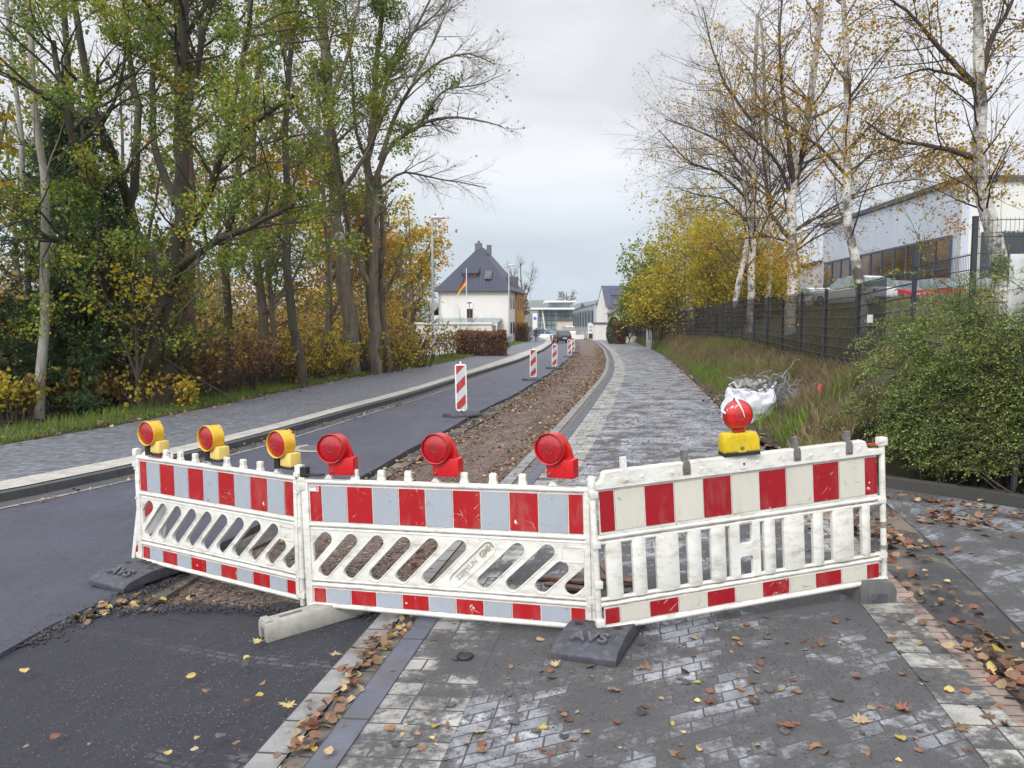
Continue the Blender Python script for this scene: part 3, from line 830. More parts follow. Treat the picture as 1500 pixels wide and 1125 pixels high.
for z in (.06, .3, .55, .86): mb.box((-.012, -.004, z), (.05, .046, .045))
mb.build('end_post', MT['bw'], bC, bevel=.003, smooth=40)
mb = MB(); mb.tube([(wc + .03, 0, -.03), (wc + .03, 0, 1.0)], .02, 14); mb.box((wc + .03, 0, .97), (.055, .055, .055)); mb.box((wc + .01, 0, .9), (.06, .04, .03))
for z in (.02, .19, .57): mb.box((wc + .012, 0, z), (.06, .045, .04))
mb.build('end_post', MT['bw'], bC, bevel=.004, smooth=40)
def wirewrap(x, z, r, n, parent, mat, ri=.0028):
    mb = MB(); pts = []
    for i in range(n * 12):
        a = 2 * math.pi * i / 12; pts.append((x + math.cos(a) * r, math.sin(a) * r, z + i * .0009))
    mb.tube(pts, ri, 5); return mb.build('binding_wire', mat, parent)
MT['rust'] = simple('rusty_wire', (.2, .13, .08), .8, .3, 30); MT['redcord'] = simple('red_cord', (.55, .05, .04), .6)
wirewrap(wc + .03, .38, .025, 4, bC, MT['rust']); wirewrap(wc + .03, .23, .025, 3, bC, MT['dark_metal'])
mb = MB(); mb.tube([(wc - .12, -.02, .965), (wc - .07, -.03, .955), (wc - .02, -.03, .962), (wc + .03, -.026, .97)], .003, 5); mb.tube([(wc - .1, .02, .97), (wc - .03, .03, .95), (wc + .03, .026, .965)], .003, 5); mb.build('red_cord', MT['redcord'], bC)

# ---- lamps
def lamp_round(Mw, lbl, shell, boxm, lensm, yaw, offs, black_clip=False, tilt=0):
    """warning lamp: deep round hood, red lens, battery box"""
    rt = root('warning_lamp', lbl, 'warning lamp', mat=Mw @ Matrix.Rotation(R(yaw), 4, 'Z') @ Matrix.Rotation(R(tilt), 4, 'Y'), group='warning lamps on the barrier boards')
    ox, oz = offs
    T = Matrix.Translation((ox, -.02, oz)) @ Matrix.Rotation(R(90), 4, 'X')       # local z -> -y (towards the viewer)
    mb = MB()
    mb.lathe([(.0935, .052), (.098, .056), (.101, .05), (.101, .042), (.099, .03), (.097, -.03), (.095, -.05), (.084, -.052), (.086, .02), (.093, .03), (.0935, .052)], 40, M=T, cap=False)
    mb.lathe([(.0, -.046), (.085, -.046), (.085, -.052), (0, -.052)], 32, M=T)
    # web from the hood down to the box
    if not black_clip: mb.prism([(-.05, -.10), (.125, -.085), (.118, -.04), (.098, .02), (.07, .065), (.03, .09), (0, .05)], -.005, .04, 'y', M=Matrix.Translation((ox, .0, oz)))
    else: mb.prism([(.0, -.10), (.09, -.09), (.07, -.06), (.0, -.08)], -.03, .03, 'y', M=Matrix.Translation((ox, .0, oz)))
    mb.build('hood', shell, rt, smooth=40)
    me = MB(); me.lathe([(.0, .012), (.03, .0105), (.06, .007), (.08, .0), (.0925, -.005)], 40, M=Matrix.Rotation(R(90), 4, 'X'))
    L = me.build('lens', lensm, rt, smooth=60); L.location = (ox, -.066, oz)
    if not black_clip:
        for a in (140, 220, 300):
            mb = MB(); mb.lathe([(.0, .003), (.004, .002), (.0045, 0)], 8, M=T @ Matrix.Translation((.094 * math.cos(R(a)), .094 * math.sin(R(a)), .054))); mb.build('screw', MT['dark_metal'], rt)
    mb = MB()
    zt = oz - .07
    mb.box((.045, 0, zt / 2 + .004), (.13, .095, zt), 0); mb.box((-.045, 0, (zt - .025) / 2 + .004), (.06, .085, zt - .025), 0)
    if black_clip: mb = MB(); mb.box((.05, 0, zt / 2 + .014), (.115, .1, zt - .01), 0, taper=.96); mb.box((.05, 0, .012), (.09, .08, .02), 0)
    bx = mb.build('battery_box', boxm, rt, bevel=.008, smooth=45)
    if black_clip:
        mb = MB(); mb.box((-.045, -.02, .045), (.055, .06, .1)); mb.box((-.045, -.02, .1), (.035, .04, .02)); mb.box((.05, 0, .006), (.125, .105, .014)); mb.box((-.045, -.053, .04), (.04, .006, .01)); mb.box((-.045, -.053, .065), (.04, .006, .01))
        mb.build('clamp', MT['black'], rt, bevel=.004)
        mb = MB(); mb.prism([(-.01, .095), (.05, .095), (.035, .02), (0, .02)], -.03, -.02, 'y', M=Matrix.Translation((ox + .02, .03, oz - .02)))
        mb.tube([(ox + .03, .02, oz + .1), (ox + .06, .03, oz + .085)], .004, 6); mb.build('hood_rib', shell, rt, bevel=.002)
    else:
        mb = MB(); mb.lathe([(0, .003), (.013, .003), (.015, 0)], 18, M=Matrix.Translation((.045, -.0475, .065)) @ Matrix.Rotation(R(90), 4, 'X'))
        b = mb.build('badge', MT['black'], bx)
        mb = MB(); mb.lathe([(.0145, .0032), (.0165, .0036), (.0175, 0)], 18, M=Matrix.Translation((.045, -.0475, .065)) @ Matrix.Rotation(R(90), 4, 'X')); mb.box((.045, -.0512, .065), (.016, .001, .003)); mb.build('badge_ring', MT['case_red'], bx)
        mb = MB(); mb.tube([(-.05, -.056, .03), (-.05, -.042, .03)], [.006, .01], 10); mb.build('lock_screw', MT['dark_metal'], bx)
        mb = MB(); mb.box((.095, -.0482, .012), (.008, .002, .01)); mb.build('vent', MT['black'], bx)
    return rt
MT['yr'] = MT['yelpale']
lz = .943
xs = [.19 + .193 * k for k in (0, 4, 8)]
for x, nm, s, yw in zip(xs, ('leftmost', 'middle', 'rightmost'), (.93, .97, 1.0), (20, 13, 5)):
    sc = wb / BW
    o = lamp_round(MBm @ Matrix.Translation((x + .08, 0, lz)), 'all-red round warning lamp, the %s of three on the middle board' % nm, MT['case_red'], MT['case_red'], MT['lens'], -14 + yw, (-.04, .19))
for x, nm, yw in zip(xs, ('leftmost', 'middle', 'rightmost'), (3, -2, -2)):
    o = lamp_round(MA @ Matrix.Translation((x + (.035 if nm == 'leftmost' else .015), 0, lz - .005)), 'yellow hooded red-lens lamp, the %s of three on the left board' % nm, MT['yel'], MT['yelpale'], MT['lens'], yw, (-.02, .175), True)
# the older lamp on the right board
rt = root('warning_lamp', 'cracked red disc lamp on a boxy lemon yellow battery case', 'warning lamp', mat=MCm @ Matrix.Translation((lampx - .01, 0, .998)) @ Matrix.Rotation(R(-9), 4, 'Z') @ Matrix.Scale(1.0, 4), group='warning lamps on the barrier boards')
mb = MB()
pl = [(-.118, .02), (.118, .02), (.118, .1), (.1, .14), (-.1, .14), (-.118, .1)]
mb.prism(pl, -.05, .05)
bx = mb.build('battery_box', MT['yeldirty'], rt, bevel=.007, smooth=45)
mb = MB()
for cx in (-.068, .068): mb.prism([(cx - .042, .03), (cx + .042, .03), (cx + .042, .09), (cx + .028, .118), (cx, .127), (cx - .028, .118), (cx - .042, .09)], -.054, -.048)
mb.box((0, -.0515, .075), (.052, .006, .11)); mb.box((0, -.0555, .103), (.045, .002, .004)); mb.box((0, -.0555, .085), (.03, .002, .003))
mb.build('moulded_panel', MT['yeldirty'], bx, bevel=.002)
mb = MB(); mb.lathe([(0, .008), (.009, .009), (.013, .004), (.014, 0)], 18, M=Matrix.Translation((0, -.053, .048)) @ Matrix.Rotation(R(90), 4, 'X')); mb.build('key_lock', MT['dark_metal'], bx, smooth=40)
mb = MB(); mb.box((0, 0, .01), (.238, .104, .026)); mb.build('base_plate', MT['black'], rt, bevel=.004)
mb = MB(); mb.box((0, 0, .148), (.07, .05, .024)); mb.box((-.02, 0, .35), (.012, .012, .02)); mb.build('lamp_neck', MT['lensb'], rt, bevel=.004)
T = Matrix.Translation((0, 0, .25)) @ Matrix.Rotation(R(90), 4, 'X')
mb = MB(); mb.lathe([(.0, .05), (.03, .048), (.06, .04), (.085, .025), (.097, .008), (.1, 0), (.097, -.008), (.085, -.025), (.06, -.04), (.03, -.048), (0, -.05)], 40)
me = mb.mesh('lens', smooth=70); me.transform(Matrix.Rotation(R(90), 4, 'X')); L = link('lens', me, MT['lensb'], rt); L.location = (0, 0, .25)
# split in the lens mended with white sealant
mb = MB(); pts = [(-.014, -.012, .102), (-.004, -.036, .075), (.004, -.045, .05), (.014, -.0485, .028), (.02, -.0485, .004), (.024, -.049, -.012)]
mb.tube([(x, y - .003, z + .25) for x, y, z in pts], [.007, .006, .005, .004, .003, .001], 6)
mb.tube([(-.004, -.042, .325), (-.022, -.042, .312), (-.036, -.041, .298)], [.003, .0025, .001], 5)
mb.build('mended_crack', simple('sealant', (.75, .7, .7), .5), L); D.objects['mended_crack'].location = -L.location
mb = MB(); mb.tube([(-.09, -.03, .27), (-.104, -.012, .285), (-.1, .01, .29)], .0075, 6); mb.build('tape_strip', MT['bw'], L); D.objects['tape_strip'].location = -L.location

# ---- feet
def foot_plate(loc, yaw, lbl, tiltx=0, scale=1.0, letters='AVS', small=False, pitch=0):
    """moulded rubber foot: bevelled slab, sockets, raised lettering on the near end"""
    M_ = Matrix.Translation(loc) @ Matrix.Rotation(R(yaw), 4, 'Z') @ Matrix.Rotation(R(tiltx), 4, 'X') @ Matrix.Rotation(R(pitch), 4, 'Y') @ Matrix.Scale(scale, 4)
    rt = root('foot_plate', lbl, 'foot plate', mat=M_, group='rubber foot plates')
    hw, hl, h = .2, .4, .11
    mb = MB(); pf = [(-hl, .03), (-hl, .045), (-hl + .05, .075), (-.16, h), (.16, h), (hl - .05, .075), (hl, .045), (hl, .03)]
    pf2 = pf + [(hl, 0), (.2, 0), (.2, .02), (-.2, .02), (-.2, 0), (-hl, 0)]
    mb.prism(pf2[::-1], -hw, hw, 'x')
    b = mb.build('slab', MT['rubber'], rt, bevel=.01, smooth=45, segs=2)
    if small: return rt
    mb = MB()
    for x, y in ((0, 0), (.08, .0), (-.08, 0)):
        mb = MB(); mb.box((x, y, h - .002), (.05, .07, .012)); mb.build('socket', MT['black'], rt, bevel=.003)
    for x in (-.13, .13):
        for y in (-.09, .09): mb = MB(); mb.lathe([(.0, .004), (.02, .004), (.024, .003), (.028, 0)], 14, M=Matrix.Translation((x, y, h))); mb.build('round_socket', MT['black'], rt)
    for sgn in (-1, 1):
        t = text_mesh(letters, .13, .009, .004, stand=False)
        a = math.atan2(.035, .19)
        Mx = Matrix.Translation((0, sgn * -.262, .1035)) @ (Matrix.Rotation(math.pi, 4, 'Z') if sgn < 0 else Matrix.Identity(4)) @ Matrix.Rotation(a, 4, 'X')
        t.transform(Mx); link('raised_lettering', t, MT['rubdust'], rt)
        for x in (-.15, .15): mb = MB(); mb.lathe([(0, .012), (.012, .010), (.018, 0)], 10, M=Matrix.Translation((x, sgn * -.2, .1))); mb.build('stud', MT['rubber'], rt)
    return rt
pa = PD(209, 829, 6.42) + Vector((.10, -.12, 0)); pa.z = gz(pa.x, pa.y) - .005
foot_plate(pa, -24, 'black rubber foot plate with raised AVS letters under the left end of the boards', tiltx=-1, pitch=3)
pb = PD(878, 925, 4.66) + Vector((.03, .03, -.115))
foot_plate(Vector((pb.x, pb.y, gz(pb.x, pb.y) + .005)), -24, 'dusty black rubber foot plate with AVS letters where the two right boards meet', pitch=-3)

def channel_block(p0, p1, lbl, mat, cat='ballast block', h=.125, wd=.165, slot_=True):
    """heavy foot with a tapering lip and a drain channel through it, near end at p0"""
    d = (p1 - p0); L = d.length; y = d.normalized(); x = y.cross(Vector((0, 0, 1))).normalized(); z = x.cross(y)
    M_ = Matrix(((x.x, y.x, z.x, p0.x), (x.y, y.y, z.y, p0.y), (x.z, y.z, z.z, p0.z), (0, 0, 0, 1)))
    rt = root('barrier_foot_block', lbl, cat, mat=M_, group='heavy feet under the boards')
    hw = wd / 2
    pl = [(-hw, 0), (-hw * .35, 0), (-hw * .3, h * .62), (hw * .3, h * .62), (hw * .35, 0), (hw, 0), (hw * .97, h * .55), (hw * .8, h * .92), (hw * .7, h), (-hw * .7, h), (-hw * .8, h * .92), (-hw * .97, h * .55)]
    mb = MB(); mb.prism([(a, b) for a, b in pl], 0, L, 'y')
    mb.build('body', mat, rt, bevel=.008, smooth=40)
    for y_ in (.03, L - .03):
        mb = MB(); mb.box((0, y_, h + .004), (wd * .66, .05, .018)); mb.build('raised_lip', mat, rt, bevel=.005)
    for y_ in (.2, L - .25):
        mb = MB(); mb.box((0, y_, h + .0005), (wd * .2, .16, .004)); mb.build('recess', MT['dkconc'], rt)
    return rt
q0 = PG(385, 931); q0.z = gz(q0.x, q0.y) - .028; q1 = PG(545, 886); q1.z = gz(q1.x, q1.y) - .02
channel_block(q0, q0 + (q1 - q0).normalized() * .92, 'pale concrete channel block lying under the joint of the left and middle boards', MT['conc'])
q0 = PG(1287, 888); q0.z = gz(q0.x, q0.y); q1 = q0 + Vector((.02, .75, .0)); q1.z = gz(q1.x, q1.y)
rt = root('barrier_foot_block', 'dark grey foot block under the right end of the upright-bar board', 'ballast block', mat=Matrix.Translation(q0) @ Matrix.Rotation(R(4), 4, 'Z'), group='heavy feet under the boards')
mb = MB(); mb.prism([(-.125, 0), (.125, 0), (.125, .1), (.105, .145), (.085, .165), (-.1, .165), (-.125, .12)], 0, .7, 'y'); b = mb.build('body', MT['dkconc'], rt, bevel=.006, smooth=40)
mb = MB(); mb.box((0, -.001, .06), (.14, .012, .085)); mb.build('recess_frame', MT['dkconc'], rt, bevel=.002)
mb = MB(); mb.box((0, -.008, .055), (.11, .004, .06)); mb.build('recess', MT['rubber'], rt)

# ---- beacons (striped blades)
MT['beacon_w'] = simple('beacon_white_plastic', (.74, .74, .72), .4, .06, 5, 0, 0, .3, (.3, .28, .22))
MT['bred'] = m_sheet('beacon_red', (.40, .03, .035), (.6, .6, .6), 2.2); MT['bsil'] = m_sheet('beacon_silver', (.5, .52, .53), (.15, .15, .15), 6.1)
def make_beacon(lbl, group='striped beacons along the edge of the road'):
    rt = root('beacon', lbl, 'beacon', group=group)
    w_, z0, z1 = .125, .16, 1.14
    mb = MB()
    mb.prism([(-w_ + .02, z0 - .02), (-.03, z0 - .05), (.03, z0 - .05), (w_ - .02, z0 - .02), (w_, z0 + .03), (w_, z1 - .03), (w_ - .03, z1), (-w_ + .03, z1), (-w_, z1 - .03), (-w_, z0 + .03)], -.02, .02)
    bl = mb.build('blade', MT['beacon_w'], rt, bevel=.008, smooth=40)
    x0, x1 = -.098, .098; zz0, zz1 = z0 + .01, z1 - .03
    Hh = zz1 - zz0; mb = MB()
    # diagonal stripes rising to the right, clipped to the sheet
    def clipz(poly, lo, hi):
        sw = [(p[1], p[0]) for p in poly]; r_ = clip_x(sw, lo, hi); return [(p[1], p[0]) for p in r_]
    per = .205; rise = .205; i = 0; z = zz1 - rise - .0 - 6 * per + per * 1.0
    base = zz1 - rise
    for k in range(-6, 2):
        a = base + k * per
        poly = [(x0, a), (x1, a + rise), (x1, a + rise + per), (x0, a + per)]
        poly = clipz(poly, zz0, zz1)
        if len(poly) >= 3: mb.prism(poly, -.0235, -.0205, 'y', (k + 7) % 2)
    mb.build('reflective_sheet', [MT['bsil'], MT['bred']], bl)
    mb = MB(); mb.tube([(0, 0, z1 - .01), (0, 0, z1 + .05), (0, 0, z1 + .06)], [.02, .018, .01], 10); mb.build('handle', MT['beacon_w'], rt, smooth=40)
    mb = MB(); mb.prism([(-.2, 0), (.2, 0), (.2, .04), (.14, .09), (-.14, .09), (-.2, .04)][::1], -.39, .39, 'x'); me = mb.mesh('f', .01)
    fo = mb.build('foot', MT['rubber'], rt, bevel=.012, smooth=45); fo.rotation_euler.z = R(38)
    mb = MB(); mb.box((0, 0, .11), (.06, .05, .05)); mb.build('foot_pin', MT['rubber'], rt)
    return rt
bsp = [(676, 609.5, 'striped beacon nearest the camera, on the cut edge of the road', 4),
       (781, 557, 'second nearest striped beacon along the road edge', 3),
       (812, 540, 'third nearest striped beacon along the road edge', 0),
       (834.5, 523, 'fourth striped beacon, the nearer of the overlapping pair by the dark car', -4), (839.5, 516.5, 'fifth striped beacon, behind the fourth and taller in view by the dark car', -6)]
proto = make_beacon('x')
for i, (px, py, lbl, yw) in enumerate(bsp):
    b = proto if i == 0 else copy_tree(proto)
    q = PG(px, py); b.location = q + Vector((0, .05, -.02)); b.rotation_euler = (R(-1.5 + i % 2 * 2), R((i * 7) % 3 - 1), R(yw)); b['label'] = lbl
# amber marker lamps on the fourth and fifth beacons
# beacon leaning behind the left end of the left board
b = copy_tree(proto); q = PD(209, 829, 6.42); b.location = q + Vector((-.06, .16, -.16)); b.rotation_euler = (R(-3), R(7), R(22)); b.scale = (1, 1, .98)
b['label'] = 'striped beacon leaning behind the left end of the left barrier board'
for ch in list(b.children):
    if ch.name.startswith('foot'): D.objects.remove(ch)

# ---- distant beacons and boards at the end of the works
far = [(853, 496.2, 'r'), (859, 494.8, 'r'), (868, 494.2, 'r'), (873.5, 494.5, 'r'), (787.5, 492.5, 'l'), (798, 492.5, 'l')]
for i, (px, py, sd_) in enumerate(far):
    b = copy_tree(proto); q = PG(px, py + 1.2); b.location = q; b.rotation_euler = (0, 0, R(-20 + i * 11)); b['group'] = 'distant beacons at the far end of the works'
    b['label'] = ['far beacon just right of the hatched strip end', 'second far beacon right of the excavated strip', 'third far beacon right of the excavated strip', 'rightmost far beacon near the round conifer', 'far beacon left of the dark car behind the walker', 'far beacon left of the dark car nearer the road bend'][i]
# ================================================================== VEGETATION
def nrm(a): return a / np.maximum(1e-9, np.linalg.norm(a, axis=-1, keepdims=True))
def polys_to_limbs(limbs, K=14):
    """limbs: list of ([Vector...], r0, r1) -> arrays (B,K,3), (B,K)"""
    P = []; Rr = []
    for pts, r0, r1 in limbs:
        q = resample([Vector(p) for p in pts], 40)
        for _ in range(6): q = [q[0]] + [(q[i - 1] + q[i] * 2 + q[i + 1]) / 4 for i in range(1, 39)] + [q[-1]]
        q = resample(q, K); P.append([tuple(p) for p in q]); Rr.append(np.linspace(r0, r1, K))
    return np.array(P), np.array(Rr)
def grow(P, Rd, n, length, ang, tr, K, rs, trop=.05, wob=.12, rg=rng, taper=.25, lenfall=.5, r_abs=None, droop=0.0):
    """children of every branch in P: returns (B*n,K,3),(B*n,K)"""
    B, K0, _ = P.shape
    idx = np.repeat(np.arange(B), n); N = len(idx)
    t = rg.uniform(tr[0], tr[1], N); f = t * (K0 - 1); i0 = np.minimum(f.astype(int), K0 - 2); fr = (f - i0)[:, None]
    a, b = P[idx, i0], P[idx, i0 + 1]; pos = a * (1 - fr) + b * fr; pd = nrm(b - a)
    r0 = Rd[idx, i0] * (1 - fr[:, 0]) + Rd[idx, i0 + 1] * fr[:, 0]
    rnd = rg.normal(size=(N, 3)); perp = nrm(rnd - (rnd * pd).sum(1, keepdims=True) * pd)
    an = rg.uniform(R(ang[0]), R(ang[1]), N)[:, None]
    d = nrm(pd * np.cos(an) + perp * np.sin(an))
    L = rg.uniform(length[0], length[1], N) * (1 - lenfall * t)
    out = np.zeros((N, K, 3)); out[:, 0] = pos
    step = (L / (K - 1))[:, None]
    for k in range(1, K):
        out[:, k] = out[:, k - 1] + d * step
        d = nrm(d + rg.normal(size=(N, 3)) * wob + np.array([0, 0, trop - droop * k / K]))
    rb = np.minimum(r0 * rs, r_abs if r_abs else 9); Rn = rb[:, None] * np.linspace(1, taper, K)[None]
    return out, Rn
def tubes(P, Rd, S):
    B, K, _ = P.shape
    T = np.empty_like(P); T[:, 1:-1] = P[:, 2:] - P[:, :-2]; T[:, 0] = P[:, 1] - P[:, 0]; T[:, -1] = P[:, -1] - P[:, -2]; T = nrm(T)
    ref = np.where(np.abs(T[..., 2:3]) > .9, np.array([1., 0.1, 0]), np.array([0, 0, 1.]))
    ref = np.broadcast_to(ref[:, :1], T.shape)
    A = nrm(np.cross(T, ref)); Bn = np.cross(A, T)
    an = np.arange(S) * 2 * np.pi / S
    V = P[:, :, None] + (A[:, :, None] * np.cos(an)[None, None, :, None] + Bn[:, :, None] * np.sin(an)[None, None, :, None]) * Rd[:, :, None, None]
    V = V.reshape(-1, 3)
    b = (np.arange(B) * K * S)[:, None, None]; k = (np.arange(K - 1) * S)[None, :, None]; s = np.arange(S)[None, None]; s2 = (s + 1) % S
    F = np.stack([b + k + s, b + k + s2, b + k + S + s2, b + k + S + s], -1).reshape(-1, 4)
    return V, F
def join(parts):
    Vs = []; Fs = []; o = 0
    for V, F in parts: Vs.append(V); Fs.append(F + o); o += len(V)
    return np.concatenate(Vs), np.concatenate(Fs)
LEAF = {   # folded blades: (verts, quads)
    'fold': (np.array([[0, 0, 0], [.32, .35, .09], [.3, .8, .06], [0, 1, 0], [-.3, .8, .06], [-.32, .35, .09]], float), np.array([[0, 1, 2, 3], [0, 3, 4, 5]])),
    'kite': (np.array([[0, 0, 0], [.38, .42, .05], [0, 1, 0], [-.38, .42, .05]], float), np.array([[0, 1, 2, 3]])),
    'round': (np.array([[0, 0, 0], [.45, .3, .08], [.42, .8, .02], [0, 1, -.03], [-.42, .8, .02], [-.45, .3, .08]], float), np.array([[0, 1, 2, 3], [0, 3, 4, 5]])),
    'needle': (np.array([[-.09, 0, 0], [.09, 0, 0], [.05, 1, 0], [-.05, 1, 0]], float), np.array([[0, 1, 2, 3]])),
}
def leafmesh(pos, size, kind='fold', dirs=None, rg=rng, up=.4, spread=1.0):
    N = len(pos); t, q = LEAF[kind]; nv = len(t)
    Y = rg.normal(size=(N, 3)) * spread
    if dirs is not None: Y = Y + dirs * 1.0
    Y = nrm(Y + np.array([0, 0, -.15]))
    Z = rg.normal(size=(N, 3)) + np.array([0, 0, up]); Z = nrm(Z - (Z * Y).sum(1, keepdims=True) * Y); X = np.cross(Y, Z)
    s = (rg.uniform(.5, 1.35, N) * size)[:, None, None]
    V = pos[:, None] + (t[None, :, 0:1] * X[:, None] + t[None, :, 1:2] * Y[:, None] + t[None, :, 2:3] * Z[:, None]) * s
    F = (np.arange(N) * nv)[:, None, None] + q[None]
    return V.reshape(-1, 3), F.reshape(-1, 4)
def on_twigs(P, n, rg=rng, tr=(.1, 1), jit=.04):
    B, K, _ = P.shape; idx = np.repeat(np.arange(B), n); N = len(idx)
    f = rg.uniform(tr[0], tr[1], N) * (K - 1); i0 = np.minimum(f.astype(int), K - 2); fr = (f - i0)[:, None]
    a, b = P[idx, i0], P[idx, i0 + 1]
    return a * (1 - fr) + b * fr + rg.normal(size=(N, 3)) * jit, nrm(b - a)
def vnoise(P, sc, seed=0):
    """cheap smooth 3-d noise -1..1 from sines"""
    q = P * sc + seed
    return (np.sin(q[:, 0] * 1.7 + 1.3 * np.sin(q[:, 1] * 1.1)) + np.sin(q[:, 1] * 1.9 + 1.7 * np.sin(q[:, 2] * 1.3)) + np.sin(q[:, 2] * 2.1 + 1.1 * np.sin(q[:, 0] * .9))) / 3

def m_leaf(name, stops, trans=.42, rough=.55, clump=.9, clump_cols=None):
    """each leaf takes its own colour; drifts of colour through the crown"""
    g = G(name); geo = g.n('NewGeometry'); r = geo.outputs['Random Per Island']; p = geo.outputs['Position']
    f = g.math('ADD', g.math('MULTIPLY', r, .55), g.math('MULTIPLY', g.math('SUBTRACT', g.noise(clump, p, 3.0), .28), 1.0))
    c = g.ramp(f, [(p_, tuple(min(.8, v_ * 1.65) for v_ in c_)) for p_, c_ in stops])
    v = g.n('HueSaturation', Saturation=1.0); v.inputs['Value'].default_value = 1
    g.set(v.inputs['Color'], c)
    g.P(Base_Color=c, Roughness=rough); g.b.inputs['Specular IOR Level'].default_value = .3
    tr = g.n('BsdfTranslucent'); g.set(tr.inputs['Color'], g.mix(1.0, c, (1.25, 1.2, .8), 'MULTIPLY'))
    mx = g.n('MixShader'); mx.inputs[0].default_value = trans; g.set(mx.inputs[1], g.b.outputs[0]); g.set(mx.inputs[2], tr.outputs[0])
    g.t.links.new(mx.outputs[0], g.out.inputs['Surface']); return g.mat
ML = {}
ML['oak'] = m_leaf('oak_leaf', [(.0, (.028, .052, .013)), (.33, (.06, .10, .02)), (.53, (.10, .145, .026)), (.69, (.18, .175, .028)), (.84, (.32, .225, .03)), (1, (.3, .13, .03))], clump=.9)
ML['oakd'] = m_leaf('dark_green_leaf', [(.0, (.026, .05, .012)), (.4, (.06, .095, .018)), (.65, (.09, .115, .018)), (.82, (.2, .17, .02)), (1, (.3, .17, .03))], clump=.8)
ML['yellow'] = m_leaf('yellow_leaf', [(.0, (.07, .07, .012)), (.3, (.18, .14, .018)), (.6, (.32, .21, .022)), (.85, (.34, .17, .022)), (1, (.22, .09, .02))], clump=.6)
ML['lime'] = m_leaf('yellow_green_leaf', [(.0, (.09, .11, .015)), (.35, (.22, .23, .02)), (.6, (.36, .31, .025)), (.8, (.44, .29, .03)), (1, (.3, .15, .03))], clump=.5)
ML['gold'] = m_leaf('olive_gold_leaf', [(.0, (.06, .065, .012)), (.35, (.15, .145, .018)), (.6, (.27, .22, .022)), (.82, (.34, .22, .025)), (1, (.24, .11, .025))], clump=.8)
ML['birch'] = m_leaf('birch_leaf', [(.0, (.07, .05, .014)), (.35, (.16, .105, .018)), (.7, (.27, .165, .022)), (1, (.26, .12, .025))], clump=.6)
ML['brown'] = m_leaf('brown_leaf', [(.0, (.05, .03, .02)), (.4, (.13, .07, .035)), (.7, (.22, .115, .05)), (.85, (.24, .16, .03)), (1, (.35, .22, .03))], clump=.9)
ML['beech'] = m_leaf('beech_hedge_leaf', [(.0, (.045, .022, .015)), (.5, (.12, .055, .035)), (.8, (.2, .1, .06)), (1, (.3, .17, .1))], clump=2.0)
ML['mixed'] = m_leaf('undergrowth_leaf', [(.0, (.035, .024, .014)), (.3, (.09, .055, .026)), (.52, (.15, .095, .035)), (.68, (.24, .18, .03)), (.85, (.34, .27, .025)), (1, (.42, .25, .03))], clump=.55)
ML['spruce'] = m_leaf('spruce_needle', [(.0, (.012, .028, .012)), (.5, (.03, .055, .022)), (1, (.07, .1, .03))], .12, .6, clump=1.3)
ML['coton'] = m_leaf('small_glossy_leaf', [(.0, (.04, .07, .024)), (.35, (.085, .13, .038)), (.6, (.15, .2, .055)), (.85, (.25, .27, .065)), (1, (.32, .3, .075))], .35, .42, clump=1.6)
ML['grass'] = m_leaf('grass_blade', [(.0, (.035, .06, .012)), (.5, (.075, .125, .02)), (1, (.15, .16, .035))], .3, clump=1.5)
ML['dry'] = m_leaf('dry_grass', [(.0, (.034, .034, .015)), (.3, (.068, .056, .028)), (.55, (.12, .09, .05)), (.8, (.18, .135, .08)), (1, (.24, .185, .11))], .25, clump=.7)
ML['thuja'] = m_leaf('conifer_green', [(.0, (.02, .035, .012)), (1, (.06, .085, .02))], .1, clump=2.0)
def m_bark(name, lo, hi, sc=9.0, moss=0.0, stretch=.18):
    g = G(name); p = g.pos(); v = g.mapv(p, (1, 1, stretch))
    n_ = g.noise(sc, v, 7.0, .7)
    c = g.ramp(n_, [(.3, lo), (.7, hi)])
    if moss: c = g.mix(g.ramp(g.noise(1.7, p, 4.0), [(.45, 0.0), (.65, moss)]), c, (.07, .08, .025))
    g.P(Base_Color=c, Roughness=.9); g.bump(n_, .9, .03); return g.mat
MT['bark_dark'] = m_bark('dark_oak_bark', (.022, .018, .014), (.085, .068, .052), 8, .35)
MT['bark_mid'] = m_bark('grey_brown_bark', (.06, .047, .036), (.22, .175, .135), 8, .3)
MT['bark_red'] = m_bark('reddish_bark', (.07, .04, .028), (.2, .115, .08), 9)
MT['bark_pale'] = m_bark('pale_grey_bark', (.2, .19, .17), (.42, .40, .35), 7, .2)
MT['twig'] = m_bark('brown_twig', (.035, .024, .02), (.1, .07, .055), 6)
def m_birch():
    g = G('birch_bark'); p = g.pos()
    bands = g.noise(3.0, g.mapv(p, (1.6, 1.6, 5)), 7.0, .8, 1.4)
    blotch = g.noise(1.2, g.mapv(p, (1, 1, .8)), 6.0, .7)
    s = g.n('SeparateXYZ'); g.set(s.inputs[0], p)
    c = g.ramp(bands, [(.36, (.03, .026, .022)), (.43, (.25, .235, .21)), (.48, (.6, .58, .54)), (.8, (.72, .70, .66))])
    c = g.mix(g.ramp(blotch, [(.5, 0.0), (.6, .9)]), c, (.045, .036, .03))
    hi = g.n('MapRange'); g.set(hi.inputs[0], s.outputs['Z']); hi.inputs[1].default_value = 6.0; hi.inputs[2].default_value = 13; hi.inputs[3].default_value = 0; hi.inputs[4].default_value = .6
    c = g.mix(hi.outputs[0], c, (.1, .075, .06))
    g.P(Base_Color=c, Roughness=.8); g.bump(bands, .5, .02); return g.mat
MT['birch'] = m_birch()

